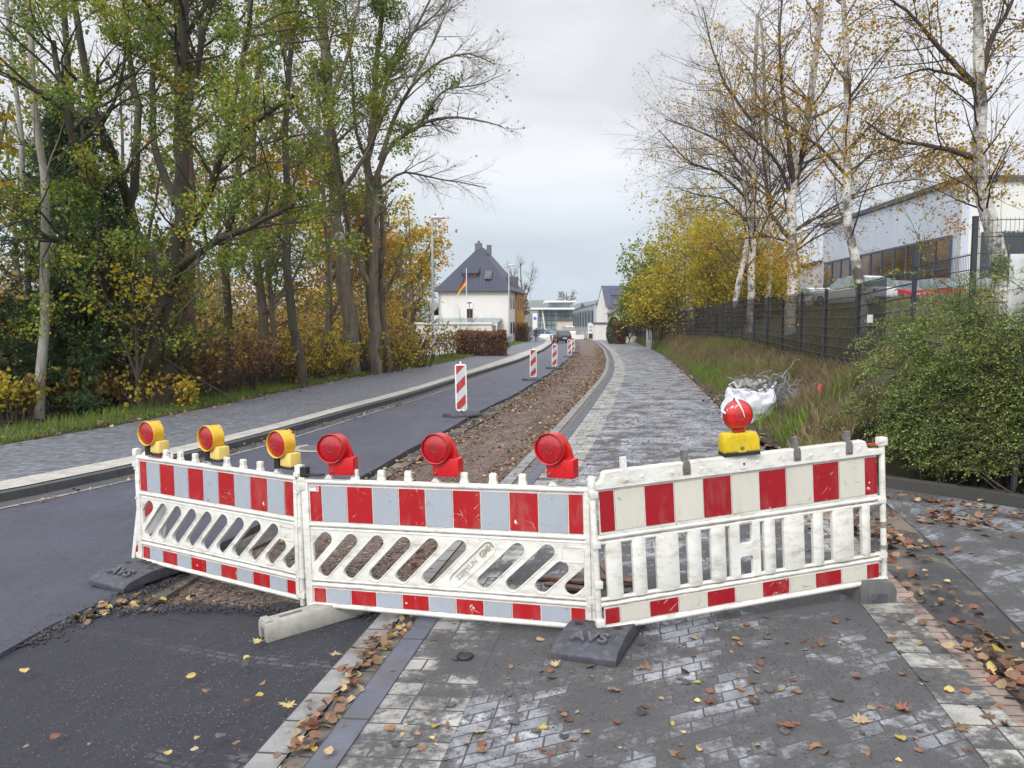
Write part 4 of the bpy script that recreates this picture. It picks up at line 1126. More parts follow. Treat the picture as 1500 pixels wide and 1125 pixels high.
def tree(name, label, cat, base, limbs, spec, leaf, bark, group=None, twigmat=None, leaf_kind='fold', leaf_size=.09, leaf_n=8, leaf_tr=(.1, 1),
         keep=None, seed=1, jit=.06, up=.4, limb_seg=9, twig_seg=3, crown_part='crown', noisecut=None, spread=1.0, trunk_part='trunk', nwhite=0):
    """limbs given as polylines; spec: list of dicts for grow(); leaves on the last order of twigs"""
    rg = np.random.default_rng(seed)
    rt = root(name, label, cat, base, group)
    P0, R0 = polys_to_limbs(limbs)
    # bark roughness: small wobble on the thick limbs
    P0[:, 1:-1] += rg.normal(size=P0[:, 1:-1].shape) * (R0[:, 1:-1, None] * .22)
    wood = [tubes(P0, R0, limb_seg)]; P, Rd = P0, R0; fine = []
    for li, sp in enumerate(spec):
        sp = dict(sp); src = sp.pop('from_', None)
        P, Rd = grow(P, Rd, rg=rg, **sp)
        (wood if li < max(1, len(spec) - 1) and Rd[:, 0].mean() > .012 else fine).append(tubes(P, Rd, 5 if li == 0 else twig_seg))
    nw = (len(wood[0][1]) * nwhite // len(limbs) if nwhite else len(wood[0][1])) if twigmat else sum(len(f_) for _, f_ in wood); V, F = join(wood + fine)
    npmesh(trunk_part, V, F, [MT[bark], MT[twigmat or bark]], rt, True, True, mi=(np.arange(len(F)) >= nw).astype(int))
    if leaf and leaf_n:
        pos, dr = on_twigs(P, leaf_n, rg, leaf_tr, jit)
        ok = np.ones(len(pos), bool)
        if noisecut is not None: ok &= vnoise(pos, 1.25, seed) * .7 + vnoise(pos, 3.1, seed + 9) * .4 > noisecut
        if keep is not None: ok &= keep(pos, rg)
        pos, dr = pos[ok], dr[ok]
        V, F = leafmesh(pos, leaf_size, leaf_kind, dr, rg, up, spread)
        npmesh(crown_part, V, F, ML[leaf], rt, True)
    return rt
def PX(d, *pts): return [PD(x, y, d if len(r_) == 0 else d + r_[0]) for x, y, *r_ in pts]

TG = 'trees along the wooded side of the street'
# ---------------- the big forked oak
d0 = 18.3
b = PG(243, 606, .15); b = Vector((b.x * d0 / b.y, d0, .0))
oak = [
    (PX(d0, (245, 604), (240, 560), (232, 520), (222, 495)), .36, .30),
    (PX(d0, (228, 520), (205, 490), (175, 468), (158, 450)), .22, .15),
    (PX(d0, (160, 455), (150, 400, -1), (148, 340, -1.5), (150, 290, -2), (118, 235, -2.5), (95, 160, -3), (78, 60, -3)), .15, .05),
    (PX(d0, (222, 500), (238, 455), (246, 425), (225, 380, .5), (205, 350, 1), (165, 320, 1.3), (120, 290, 2), (70, 255, 3)), .26, .06),
    (PX(d0, (246, 428), (262, 370), (268, 320), (265, 250), (262, 150), (268, 40), (275, -60)), .20, .08),
    (PX(d0, (200, 348, 1), (190, 300, 1), (170, 240, 0), (140, 170, -1), (120, 80, -1), (105, -30, -1)), .13, .06),
    (PX(d0, (190, 300, 1), (200, 230, 1), (205, 170, 1.6), (190, 90, 2), (180, -20, 2)), .11, .05),
    (PX(d0, (262, 350), (300, 300, -1), (325, 215, -2), (370, 180, -2.5), (430, 140, -3)), .12, .04),
    (PX(d0, (245, 430), (262, 395, -1), (300, 360, -2), (360, 335, -2.5), (430, 300, -3)), .12, .04),
    (PX(d0, (262, 200), (285, 120, 1), (300, 40, 1), (330, -60, 1)), .10, .05),
    (PX(d0, (155, 400, -1), (110, 360, -2), (60, 345, -3), (20, 300, -3)), .08, .03),
    (PX(d0, (258, 300), (225, 220, 1), (222, 120, 1.5), (235, 20, 2), (240, -60, 2)), .10, .05),
    (PX(d0, (330, 215, -2), (345, 130, -2), (365, 40, -2), (370, -60, -2)), .08, .04),
]
tree('oak_tree', 'big dark forked oak with green and yellow leaves beside the pavement', 'tree', b, oak,
     [dict(n=13, length=(1.8, 4.2), ang=(30, 80), tr=(.42, 1), K=8, rs=.5, trop=.02, wob=.16, lenfall=.35, taper=.14, r_abs=.055),
      dict(n=6, length=(.7, 1.7), ang=(25, 70), tr=(.25, 1), K=5, rs=.45, trop=.0, wob=.2, r_abs=.018),
      dict(n=5, length=(.3, .7), ang=(20, 65), tr=(.2, 1), K=3, rs=.5, trop=-.02, wob=.2, r_abs=.007)],
     'oak', 'bark_dark', TG, leaf_kind='fold', leaf_size=.064, leaf_n=38, seed=11, jit=.10, noisecut=.06,
     keep=lambda p, rg: (p[:, 2] > 1.2) & (rg.random(len(p)) < np.clip((p[:, 2] - .5) / 3, .15, 1)))
# ---------------- straight reddish trunk behind the oak
d1 = 21.0
tree('pine_trunked_tree', 'straight reddish-brown trunk rising behind the forked oak', 'tree', (PD(272, 560, d1).x, d1, 0), [
    (PX(d1, (272, 590), (272, 450), (270, 300), (272, 180), (268, 60), (262, -80)), .28, .13),
    (PX(d1, (270, 120), (235, 70), (215, 10), (200, -60)), .08, .04), (PX(d1, (268, 60), (300, 10), (320, -60)), .08, .04)],
    [dict(n=10, length=(1.5, 3), ang=(40, 80), tr=(.55, 1), K=6, rs=.35, trop=.04), dict(n=6, length=(.5, 1.2), ang=(25, 70), tr=(.2, 1), K=4, rs=.4, r_abs=.012)],
    'oakd', 'bark_red', TG, leaf_size=.1, leaf_n=14, seed=12, noisecut=-.1)
# ---------------- pale bare stems at the left
d2 = 16.3
tree('ash_sapling', 'tall thin pale grey stem, nearly bare, in front of the spruces', 'tree', (PD(58, 605, d2).x, d2, 0), [
    (PX(d2, (58, 612), (58, 540), (66, 480), (62, 420), (68, 330), (70, 280), (55, 220), (47, 140), (45, 60), (42, -60)), .11, .05)],
    [dict(n=16, length=(.8, 2.4), ang=(30, 60), tr=(.45, 1), K=6, rs=.3, trop=.08, wob=.1), dict(n=5, length=(.3, .9), ang=(20, 60), tr=(.2, 1), K=4, rs=.5, r_abs=.006)],
    'yellow', 'bark_pale', TG, leaf_size=.07, leaf_n=1, seed=13)
tree('ash_sapling', 'slender bare pale stem rising from the left edge above the spruce tops', 'tree', (PD(45, 600, 19).x, 19, 0), [
    (PX(19, (45, 600), (40, 400), (34, 220), (22, 120), (12, 40), (5, -60)), .09, .04)],
    [dict(n=14, length=(.8, 2.4), ang=(30, 60), tr=(.5, 1), K=6, rs=.35, trop=.08, wob=.1), dict(n=5, length=(.3, .9), ang=(20, 60), tr=(.2, 1), K=4, rs=.5, r_abs=.006)],
    None, 'bark_pale', TG, seed=14)
# ---------------- yellow maple at the left edge
tree('maple_tree', 'bright yellow maple reaching in from the left edge', 'tree', (-11.8, 14.8, 0), [
    ([Vector((-11.8, 14.8, -.2)), Vector((-11.6, 14.6, 3)), Vector((-11.5, 14.5, 6.5))], .14, .05),
    ([Vector((-11.7, 14.7, 2.2)), Vector((-10.9, 14.8, 3.4)), Vector((-10.2, 15, 4.4))], .06, .02),
    ([Vector((-11.6, 14.6, 3.6)), Vector((-10.7, 14.6, 5.0)), Vector((-10.0, 14.8, 6.4))], .06, .02),
    ([Vector((-11.6, 14.6, 3.0)), Vector((-12.4, 14.4, 4.4)), Vector((-13, 14.3, 6.0))], .06, .02)],
    [dict(n=8, length=(.8, 1.7), ang=(30, 75), tr=(.3, 1), K=5, rs=.4), dict(n=7, length=(.3, .8), ang=(25, 70), tr=(.2, 1), K=4, rs=.5, r_abs=.008)],
    'yellow', 'bark_mid', TG, leaf_kind='round', leaf_size=.13, leaf_n=7, seed=15)
q = PD(195, 560, 17.0)
tree('hazel', 'yellow-leaved young tree growing in front of the forked oak', 'tree', (q.x, 17.0, 0), [
    (PX(17, (205, 600), (200, 500), (195, 420), (200, 350)), .05, .02), (PX(17, (203, 560), (170, 470), (140, 400)), .04, .015), (PX(17, (203, 550), (235, 450), (262, 390)), .04, .015)],
    [dict(n=12, length=(.6, 1.4), ang=(35, 80), tr=(.25, 1), K=5, rs=.5), dict(n=5, length=(.3, .7), ang=(25, 70), tr=(.2, 1), K=4, rs=.5, r_abs=.006)],
    'lime', 'bark_dark', TG, leaf_kind='round', leaf_size=.075, leaf_n=4, seed=16, noisecut=-.1)
# ---------------- trunks in the middle of the wood
def wood_tree(label, d, px, bark='bark_mid', r=(.28, .1), leaf='oakd', seed=1, leaf_n=8, branch_from=.35, extra=(), nbr=14, size=.1, cut=0.0, blen=(1.4, 3.2), name='woodland_tree', group=TG, t3=True):
    lim = [(PX(d, *px), r[0], r[1])] + [(PX(d, *e), q, q * .35) for e, q in extra]
    base = PD(px[0][0], px[0][1], d)
    spec = [dict(n=nbr, length=blen, ang=(30, 75), tr=(branch_from, 1), K=6, rs=.35, trop=.05, wob=.14, lenfall=.35),
            dict(n=7, length=(.6, 1.4), ang=(25, 70), tr=(.2, 1), K=4, rs=.45, r_abs=.014)]
    if t3: spec.append(dict(n=3, length=(.25, .7), ang=(20, 65), tr=(.2, 1), K=3, rs=.5, r_abs=.006))
    return tree(name, label, 'tree', (base.x, d, -.2), lim, spec, leaf, bark, group, leaf_size=size * .62, leaf_n=int(leaf_n * 2.2), seed=seed, noisecut=cut + .14, jit=.1)
wood_tree('thick straight grey-brown trunk with a pale sawn knot', 29, [(515, 556), (510, 470), (502, 380), (492, 320), (484, 220), (478, 120), (470, 0), (468, -60)], r=(.33, .14), seed=21, branch_from=.45,
          extra=[(((490, 300), (540, 220), (565, 160, -1), (600, 110, -1)), .1), (((484, 230), (440, 170), (420, 90), (400, 0)), .12), (((480, 160), (510, 80), (530, -20)), .1)], leaf_n=12, cut=-.15, size=.13)
kn = PD(497, 347, 28.6)
mb = MB(); mb.lathe([(0, .05), (.12, .05), (.17, .02), (.2, -.06)], 14, M=Matrix.Translation(kn) @ Matrix.Rotation(R(90), 4, 'X')); mb.lathe([(0, .056), (.05, .056), (.06, .05)], 10, M=Matrix.Translation(kn) @ Matrix.Rotation(R(90), 4, 'X'))
o = mb.build('sawn_knot', MT['bark_pale'], D.objects['woodland_tree'], world=True)
wood_tree('leaning dark trunk crossing behind the thick knotted trunk', 30, [(541, 552), (520, 480), (500, 400), (495, 330), (498, 280), (490, 200), (470, 100)], bark='bark_dark', r=(.19, .07), seed=22, leaf_n=6, branch_from=.5, size=.12)
wood_tree('slim brown trunk forking low, right of the thick knotted trunk', 29.5, [(551, 552), (548, 480), (546, 420), (552, 330), (546, 280)], r=(.22, .13), seed=23, branch_from=.75, nbr=4, leaf_n=3,
          extra=[(((548, 430), (520, 370), (508, 320), (500, 260), (488, 180)), .12)], size=.11)
wood_tree('thin trunk at the right end of the wood by the lamp post', 31, [(570, 545), (562, 480), (558, 400), (562, 330), (556, 260)], r=(.16, .07), seed=24, leaf='yellow', leaf_n=4, size=.11)
wood_tree('pair-stemmed trunk behind the brown brambles', 24, [(395, 585), (392, 520), (380, 440), (372, 360), (368, 280), (372, 180), (380, 60)], bark='bark_mid', r=(.17, .07), seed=25, leaf_n=10, size=.11, cut=-.1,
          extra=[(((408, 580), (400, 500), (398, 430), (385, 360)), .13)])
wood_tree('thin grey upright stem left of the knotted trunk', 27, [(475, 545), (478, 480), (484, 400), (478, 330), (470, 240), (462, 100)], r=(.1, .04), seed=26, leaf='oakd', leaf_n=9, size=.11, cut=-.1)
wood_tree('slim dark trunk midway between oak and knotted trunk', 23, [(445, 570), (430, 480), (420, 400), (425, 300), (415, 200), (425, 80), (440, -40)], bark='bark_dark', r=(.15, .06), seed=27, leaf='oak', leaf_n=12, size=.12, cut=-.1)
wood_tree('dark trunk just left of the spruces and oak', 22, [(130, 590), (120, 450), (110, 330), (105, 200), (98, 80), (90, -60)], bark='bark_dark', r=(.15, .07), seed=28, leaf='oakd', leaf_n=12, size=.11, cut=-.1)
wood_tree('leafy green tree hanging over the middle of the wood', 26, [(330, 580), (335, 470), (330, 380), (345, 280), (355, 160), (360, 40)], bark='bark_dark', r=(.16, .07), seed=29, leaf='oak', leaf_n=13, size=.12, branch_from=.3, nbr=18, cut=-.2)
# ---------------- tall bare tree with spreading branches against the sky
d3 = 30.5
tree('bare_tree', 'tall bare tree spreading fine branches over the street', 'tree', (PD(548, 545, d3).x, d3, -.2), [
    (PX(d3, (552, 548), (548, 450), (543, 350), (542, 285)), .26, .22),
    (PX(d3, (542, 290), (538, 240), (548, 180), (550, 100), (560, 20), (570, -60)), .17, .06),
    (PX(d3, (545, 290), (556, 235), (585, 200), (625, 178, -1), (660, 170, -2), (700, 175, -2.5), (735, 185, -3)), .12, .02),
    (PX(d3, (556, 235), (575, 180), (605, 120, -1), (650, 85, -1.5), (690, 75, -2), (725, 95, -2)), .1, .02),
    (PX(d3, (548, 280), (590, 250), (640, 262), (680, 268), (712, 275)), .06, .015),
    (PX(d3, (548, 190), (570, 110), (610, 40), (640, -20)), .1, .03),
    (PX(d3, (552, 130), (590, 60), (640, 20), (670, -20)), .08, .02),
    (PX(d3, (605, 120, -1), (640, 50, -1), (660, 0)), .05, .015),
    (PX(d3, (612, 185, -1), (650, 130, -1), (700, 125, -1.5), (735, 110, -2)), .05, .012),
    (PX(d3, (541, 250), (520, 190), (515, 100), (505, 0)), .08, .03)],
    [dict(n=12, length=(1.2, 2.9), ang=(20, 55), tr=(.25, 1), K=7, rs=.5, trop=.04, wob=.13, r_abs=.04),
     dict(n=7, length=(.5, 1.4), ang=(20, 55), tr=(.2, 1), K=5, rs=.6, trop=.0, wob=.15, r_abs=.013),
     dict(n=6, length=(.25, .8), ang=(20, 55), tr=(.2, 1), K=4, rs=.7, trop=-.02, wob=.16, r_abs=.007)],
    'oakd', 'bark_mid', TG, leaf_size=.085, leaf_n=8, seed=31, jit=.1,
    keep=lambda p, rg: (vnoise(p, .7, 2) > -.15) & ((p[:, 0] < PD(600, 200, d3).x - .2 * rg.random(len(p))) | (rg.random(len(p)) < .025)) & (p[:, 2] > 8.0))
# ---------------- spruces
def spruce(label, x, y, h, rmax, seed, z0=0.0):
    rg = np.random.default_rng(seed); rt = root('spruce_tree', label, 'tree', (x, y, 0), TG)
    P = []; Rr = []
    zz = z0 + .4
    while zz < h - .3:
        rr = rmax * (1 - (zz - z0) / h) ** .85 + .1
        for k in range(rg.integers(6, 9)):
            a = rg.uniform(0, 2 * math.pi); L = rr * rg.uniform(.75, 1.1); dr = np.array([math.cos(a), math.sin(a), 0])
            pts = []
            for i in range(7):
                f = i / 6; pts.append(np.array([x, y, zz]) + dr * L * f + np.array([0, 0, -.42 * L * f ** 1.3 + .3 * L * f ** 3]))
            P.append(pts); Rr.append(np.linspace(.03, .006, 7))
        zz += rg.uniform(.22, .34)
    P = np.array(P); Rr = np.array(Rr)
    T = polys_to_limbs([([Vector((x, y, -.3)), Vector((x, y, h))], .16, .02)])
    P2, R2 = grow(P, Rr, 13, (.35, .85), (40, 65), (.12, 1), 4, .5, trop=-.1, wob=.08, rg=rg, r_abs=.006)
    V, F = join([tubes(T[0], T[1], 8), tubes(P, Rr, 4)]); npmesh('trunk', V, F, MT['bark_dark'], rt, True, True)
    pos, dr = on_twigs(P2, 26, rg, (.0, 1), .02)
    V, F = leafmesh(pos, .11, 'needle', dr, rg, 0, .55); V[:, 2] -= 0
    npmesh('crown', V, F, ML['spruce'], rt, True)
spruce('dark spruce at the far left edge', -12.9, 17.0, 7.2, 2.6, 41)
spruce('dark spruce between the pale stem and the oak', -10.4, 18.6, 7.4, 2.7, 42)
spruce('small dark spruce with drooping boughs left of the oak trunk', -9.9, 17.6, 3.6, 1.6, 43)

# ---------------- second row and backdrop of the wood
rb = random.Random(5)
def bg_tree(label, x, y, h, crownr, leaf, seed, bark='bark_mid', n=10, size=.16, leaf_n=9, low=.2, name='woodland_tree', group='trees further back in the wood', base=-.9, cut=-.1):
    lean = rb.uniform(-.03, .03)
    top = Vector((x + lean * h, y, h)); lim = [([Vector((x, y, base)), Vector((x + lean * h * .3 + .1, y, h * .35)), top], (.013 * h + .03), .03)]
    for k in range(4):
        a = rb.uniform(0, 6.28); z = h * rb.uniform(.25, .6)
        lim.append(([Vector((x + lean * z, y, z)), Vector((x + math.cos(a) * crownr * .5, y + math.sin(a) * crownr * .5, z + crownr * .6)), Vector((x + math.cos(a) * crownr * .8, y + math.sin(a) * crownr * .8, min(h, z + crownr * 1.3)))], .09, .03))
    return tree(name, label, 'tree', (x, y, base), lim,
                [dict(n=n, length=(crownr * .5, crownr * 1.1), ang=(35, 80), tr=(low, 1), K=5, rs=.4, trop=.03), dict(n=6, length=(.5, 1.5), ang=(25, 75), tr=(.2, 1), K=4, rs=.5, r_abs=.014)],
                leaf, bark, group, leaf_size=size, leaf_n=leaf_n, seed=seed, jit=.16, noisecut=cut)
bgs_ = [(-17, 24, 9, 3, 'oakd', 'dark green broadleaf filling in behind the far left spruce'), (-13.5, 27, 10, 3.2, 'oak', 'yellow-green broadleaf behind the spruces'),
        (-9.5, 29, 8, 3, 'yellow', 'golden tree glimpsed under the oak crown'), (-11.5, 36, 12, 3.6, 'oakd', 'tall green tree behind the oak'),
        (-7.8, 33, 7.5, 2.8, 'brown', 'brownish half-bare tree in the dim middle of the wood'), (-6.6, 38, 8.3, 1.9, 'yellow', 'golden autumn tree right of the knotted trunk'),
        (-6.0, 46, 8.8, 1.8, 'yellow', 'golden tree beside the tall lamp post'), (-9.2, 46, 11, 3.0, 'oakd', 'green tree behind the bare tree'),
        (-8.4, 60, 9.8, 2.4, 'oakd', 'olive green tree left of the white house'), (-16, 42, 13, 4, 'brown', 'tall brown tree at the back left'),
        (-9.6, 72, 11.0, 2.6, 'oakd', 'tall green tree beside the white house roof'), (-10.5, 50, 12, 3.6, 'lime', 'pale yellow tree at the back of the wood'), (-21, 33, 11, 3.6, 'oakd', 'green tree at the back left edge')]
for i, (x, y, h, cr_, lf, lb) in enumerate(bgs_):
    bg_tree(lb, x, y, h, cr_, lf, 60 + i, size=.12 + y * .0012, leaf_n=12 if y < 40 else 10)
# bare twiggy trees beyond
tree('bare_tree', 'grey bare tree just right of the white house', 'tree', (PD(768, 480, 112).x, 112, 0), [
    (PX(112, (766, 502), (766, 460), (764, 420), (762, 385)), .28, .05), (PX(112, (766, 450), (776, 420), (780, 395)), .12, .03), (PX(112, (766, 445), (752, 415), (748, 395)), .12, .03)],
    [dict(n=12, length=(1.5, 3.2), ang=(20, 50), tr=(.2, 1), K=5, rs=.5, trop=.1), dict(n=8, length=(.8, 1.8), ang=(20, 50), tr=(.2, 1), K=4, rs=.6, r_abs=.028), dict(n=5, length=(.4, 1), ang=(20, 55), tr=(.2, 1), K=3, rs=.7, r_abs=.017)],
    'brown', 'bark_mid', 'bare trees far down the street', leaf_n=0, seed=71, twigmat='twig')
tree('bare_tree', 'small russet bare-topped tree behind the glass building', 'tree', (PD(830, 480, 290).x, 290, 0), [
    (PX(290, (830, 485), (830, 455), (830, 428)), .4, .1), (PX(290, (830, 450), (840, 432)), .2, .08), (PX(290, (830, 450), (820, 432)), .2, .08)],
    [dict(n=12, length=(2, 4), ang=(20, 55), tr=(.3, 1), K=4, rs=.5), dict(n=8, length=(1, 2.2), ang=(20, 55), tr=(.2, 1), K=3, rs=.6, r_abs=.05)],
    'brown', 'twig', 'bare trees far down the street', leaf_size=.45, leaf_n=1, seed=72)
tree('autumn_tree', 'half-bare brown tree just beyond the white house', 'tree', (PD(757, 480, 104).x, 104, 0), [
    (PX(104, (756, 500), (756, 460), (755, 440)), .2, .06), (PX(104, (756, 470), (763, 445)), .1, .04)],
    [dict(n=12, length=(1.2, 2.4), ang=(30, 70), tr=(.2, 1), K=4, rs=.5), dict(n=8, length=(.6, 1.4), ang=(20, 65), tr=(.2, 1), K=3, rs=.6, r_abs=.03)],
    'brown', 'twig', 'bare trees far down the street', leaf_size=.28, leaf_n=5, seed=73)

# ---------------- undergrowth of the wood: bushes as things, bramble as stuff
def bush(label, x, y, z, rx, ry, h, leaf, seed, n=26, twigs=7, leaf_n=7, size=.07, kind='round', name='bush', cat='bush', group='bushes at the edge of the wood', wood='twig', sp=.55, trop=.02, cut=None, jit=.05, third=False):
    rg = np.random.default_rng(seed); lim = []
    for i in range(n):
        a = rg.uniform(0, 2 * math.pi); q = math.sqrt(rg.uniform(0, 1)) * .5; bx, by = x + math.cos(a) * rx * q, y + math.sin(a) * ry * q
        tx, ty = x + math.cos(a) * rx * (q + sp * rg.uniform(.5, 1)), y + math.sin(a) * ry * (q + sp * rg.uniform(.5, 1)); hz = h * rg.uniform(.55, 1.0)
        lim.append(([Vector((bx, by, z)), Vector(((bx * 2 + tx) / 3, (by * 2 + ty) / 3, z + hz * .55)), Vector((tx, ty, z + hz))], .02, .006))
    spec = [dict(n=twigs, length=(.3 * h, .6 * h), ang=(20, 70), tr=(.15, 1), K=5, rs=.6, trop=trop, r_abs=.009)]
    if third: spec.append(dict(n=4, length=(.15 * h, .35 * h), ang=(20, 70), tr=(.2, 1), K=4, rs=.6, trop=trop, r_abs=.005))
    return tree(name, label, cat, (x, y, z), lim, spec, leaf, wood, group, leaf_kind=kind, leaf_size=size, leaf_n=leaf_n, seed=seed, jit=jit, noisecut=cut, limb_seg=4, crown_part='leaves', trunk_part='stems')
bl = [(('leafy yellow-green bush at the foot of the far left spruce'), 20, 15.6, .7, 1.0, 'gold'), ('brown and yellow bush at the foot of the pale stem', 110, 17.4, 1.1, .9, 'mixed'),
      ('yellow speckled bush left of the oak trunk', 178, 17.6, 1.0, 1.1, 'mixed'), ('low yellow-leaved bush at the foot of the oak trunk', 232, 17.0, 1.0, .8, 'gold'),
      ('thin yellow bush right of the oak trunk', 292, 19.4, 1.3, 1.7, 'mixed'), ('brown bramble bush behind the pavement edge', 345, 21.4, 1.5, 1.9, 'brown'),
      ('dark bramble with a few yellow leaves by the twin stems', 395, 23.6, 1.5, 1.8, 'mixed'), ('orange and yellow bush in front of the dark middle of the wood', 450, 26, 1.5, 1.8, 'gold'),
      ('low yellow bush before the knotted trunk', 487, 28, 1.3, 1.5, 'gold'), ('green and yellow bush at the foot of the leaning trunk', 560, 31, 1.6, 1.7, 'gold'),
      ('olive bush between the last trunk and the lamp post', 600, 35, 1.8, 2.1, 'mixed'), ('low yellow bush right of the lamp post', 585, 40, 1.6, 1.5, 'yellow')]
for i, (lb, px, d, r_, h_, lf) in enumerate(bl):
    q = PD(px, 560, d); bush(lb, q.x, d, .0, r_, r_ * .8, h_, lf, 100 + i, size=.06 + d * .0014, leaf_n=5, cut=-.35, n=30)
q = PG(650, 528, .1); bush('small bare twiggy shrub with yellowing leaves by the lamp post', q.x - .1, q.y + 1.5, 0, .9, .8, 2.0, 'mixed', 131, n=9, leaf_n=2, size=.11, group='bushes at the edge of the wood', third=True)
tree('bare_shrub', 'leafless shrub in front of the garage wall', 'shrub', (PD(662, 500, 50).x, 50, 0), [
    (PX(50, (650, 528), (665, 500), (690, 475), (700, 462)), .025, .008), (PX(50, (650, 528), (652, 490), (646, 460)), .02, .008), (PX(50, (655, 525), (672, 500), (676, 470), (670, 445)), .02, .006)],
    [dict(n=7, length=(.6, 1.4), ang=(20, 50), tr=(.2, 1), K=5, rs=.6, r_abs=.014), dict(n=4, length=(.3, .7), ang=(20, 50), tr=(.2, 1), K=4, rs=.7, r_abs=.009)], None, 'twig', 'bushes at the edge of the wood', seed=132)

def stuff_leaves(name, label, cat, pos, size, leaf, kind, rg, up=.4, spread=1.0, dirs=None, parent=None):
    V, F = leafmesh(pos, size, kind, dirs, rg, up, spread)
    return tag(npmesh(name, V, F, ML[leaf]), label, cat, kind='stuff')
# thicket filling the gaps near the ground and deep in the wood
rg = np.random.default_rng(77)
def bez(px, d): q = PD(px, 500, d); return q.x
N = 70000; dd = rg.uniform(21, 60, N); pxx = rg.uniform(-260, 612, N); X = (pxx - 750) / 1127 * dd
hmax = np.clip(3.4 + 1.6 * np.sin(X * 1.1) + 1.2 * np.sin(X * 2.7 + dd * .4) + (dd - 24) * .07, 1.4, 7.5); Z = rg.uniform(0, 1, N) ** 1.1 * hmax - .8
edge = np.array([(-750 + 0) / 1127] * 1)
pos = np.stack([X, dd, Z], 1); ok = (vnoise(pos, .8, 5) > -.2)
# keep clear of the pavement (its edge runs obliquely)
bx = np.array([p.x for p in BE]); by = np.array([p.y for p in BE]); o_ = np.argsort(by); ex = np.interp(pos[:, 1], by[o_], bx[o_])
ok &= pos[:, 0] < ex - 1.6
ok &= ~((pos[:, 1] > 48) & (pos[:, 0] > -8.5))
pos = pos[ok]
stuff_leaves('thicket', 'tangled brown, olive and yellow thicket deep in the wood', 'undergrowth', pos, .15, 'mixed', 'fold', rg)
N = 90000; X = rg.uniform(-62, -9, N); dd = rg.uniform(58, 80, N); hm = 6.5 + 2.2 * np.sin(X * .35) + 1.3 * np.sin(X * .9 + 1); Z = rg.uniform(0, 1, N) * hm - 1; pos = np.stack([X, dd, Z], 1)
pos = pos[vnoise(pos, .55, 3) > -.25]
stuff_leaves('far_woodland', 'far brown and olive woodland closing the view behind the trees', 'woodland', pos, .3, 'mixed', 'fold', rg)
N = 4200; dd = rg.uniform(18, 40, N); pxx = rg.uniform(-100, 600, N); X = (pxx - 750) / 1127 * dd; ex = np.interp(dd, by[o_], bx[o_]); ok = X < ex - .9
base = np.stack([X, dd, np.full(N, -.4)], 1)[ok]; n_ = len(base)
P = np.zeros((n_, 6, 3)); d_ = nrm(np.stack([rg.normal(0, .35, n_), rg.normal(0, .35, n_), np.ones(n_)], 1)); P[:, 0] = base; L = rg.uniform(.9, 2.8, n_)
for k in range(1, 6): P[:, k] = P[:, k - 1] + d_ * (L / 5)[:, None]; d_ = nrm(d_ + rg.normal(size=(n_, 3)) * .13 + np.array([0, 0, -.05]))
V, F = tubes(P, np.linspace(.012, .003, 6)[None].repeat(n_, 0), 3)
tag(npmesh('bramble_canes', V, F, MT['twig']), 'bare brown bramble canes and saplings under the trees', 'undergrowth', kind='stuff')

# ---------------- grass
def blades(name, label, base, h, wdt, leaf, rg, lean=.35, kind='stuff'):
    N = len(base); a = rg.uniform(0, 2 * np.pi, N); H = (h if np.ndim(h) else np.full(N, h)) * rg.uniform(.5, 1.2, N)
    dx = np.stack([np.cos(a), np.sin(a), np.zeros(N)], 1); ln = rg.normal(0, lean, (N, 2)); tip = np.concatenate([ln, np.ones((N, 1))], 1) * H[:, None]
    mid = np.concatenate([ln * .35, np.full((N, 1), .55)], 1) * H[:, None]; w_ = wdt * rg.uniform(.6, 1.3, N)[:, None]
    V = np.stack([base - dx * w_, base + dx * w_, base + mid + dx * w_ * .7, base + tip + dx * w_ * .12, base + tip - dx * w_ * .12, base + mid - dx * w_ * .7], 1).reshape(-1, 3)
    b = (np.arange(N) * 6)[:, None, None]; F = (b + np.array([[0, 1, 2, 5], [5, 2, 3, 4]])[None]).reshape(-1, 4)
    return tag(npmesh(name, V, F, ML[leaf]), label, 'grass', kind='stuff')
rg = np.random.default_rng(88)
N = 26000; t = rg.uniform(0, 1, N); yy = 7 + 50 * t ** 1.6; ex = np.interp(yy, by[o_], bx[o_]); off = rg.uniform(0, 1, N) ** 1.3 * 1.3 + .03
nx_ = .93; base = np.stack([ex - off * .93, yy + off * .36, [gz(-6, v) + .12 for v in yy]], 1)
blades('verge_grass', 'short green grass verge between pavement and wood', base, np.where(off < .9, .13, .2), .006, 'grass', rg)
N = 9000; yy = rg.uniform(40, 98, N); ex = np.interp(yy, by[o_], bx[o_]); base = np.stack([ex - rg.uniform(0, 2.2, N), yy, np.full(N, .1)], 1)
blades('verge_grass', 'short grass in front of the beech hedge and house', base, .16, .014, 'grass', rg)
N = 60000; yy = 9.2 + 90 * rg.uniform(0, 1, N) ** 1.8; xe = np.array([path_edge(v) for v in yy]); xf = np.array([fence_at(v) for v in yy]); f = rg.uniform(.1, 1.15, N); X = xe + np.maximum(.6, xf - xe) * f
Z = np.array([gz(a_, v) for a_, v in zip(xe, yy)]) + np.interp(f, [p[0] for p in prof] + [1.2], [p[1] for p in prof] + [1.0]) * np.array([fence_z(v) for v in yy]) - .02
base = np.stack([X, yy, Z], 1); clump = vnoise(base, 1.6, 1); ok = (clump > -.45) & ((yy > 12.0) | (X < 4.6)); base, clump = base[ok], clump[ok]; f = f[ok]
gr_ = clump + rg.normal(0, .2, len(clump)) > .3
blades('bank_grass_dry', 'tall dry brown grass on the bank below the fence', base[~gr_], np.where(f[~gr_] < .3, .16, .38), .006, 'dry', rg, .55)
blades('bank_grass_green', 'green tufts of grass on the bank below the fence', base[gr_], .34, .007, 'grass', rg, .5)
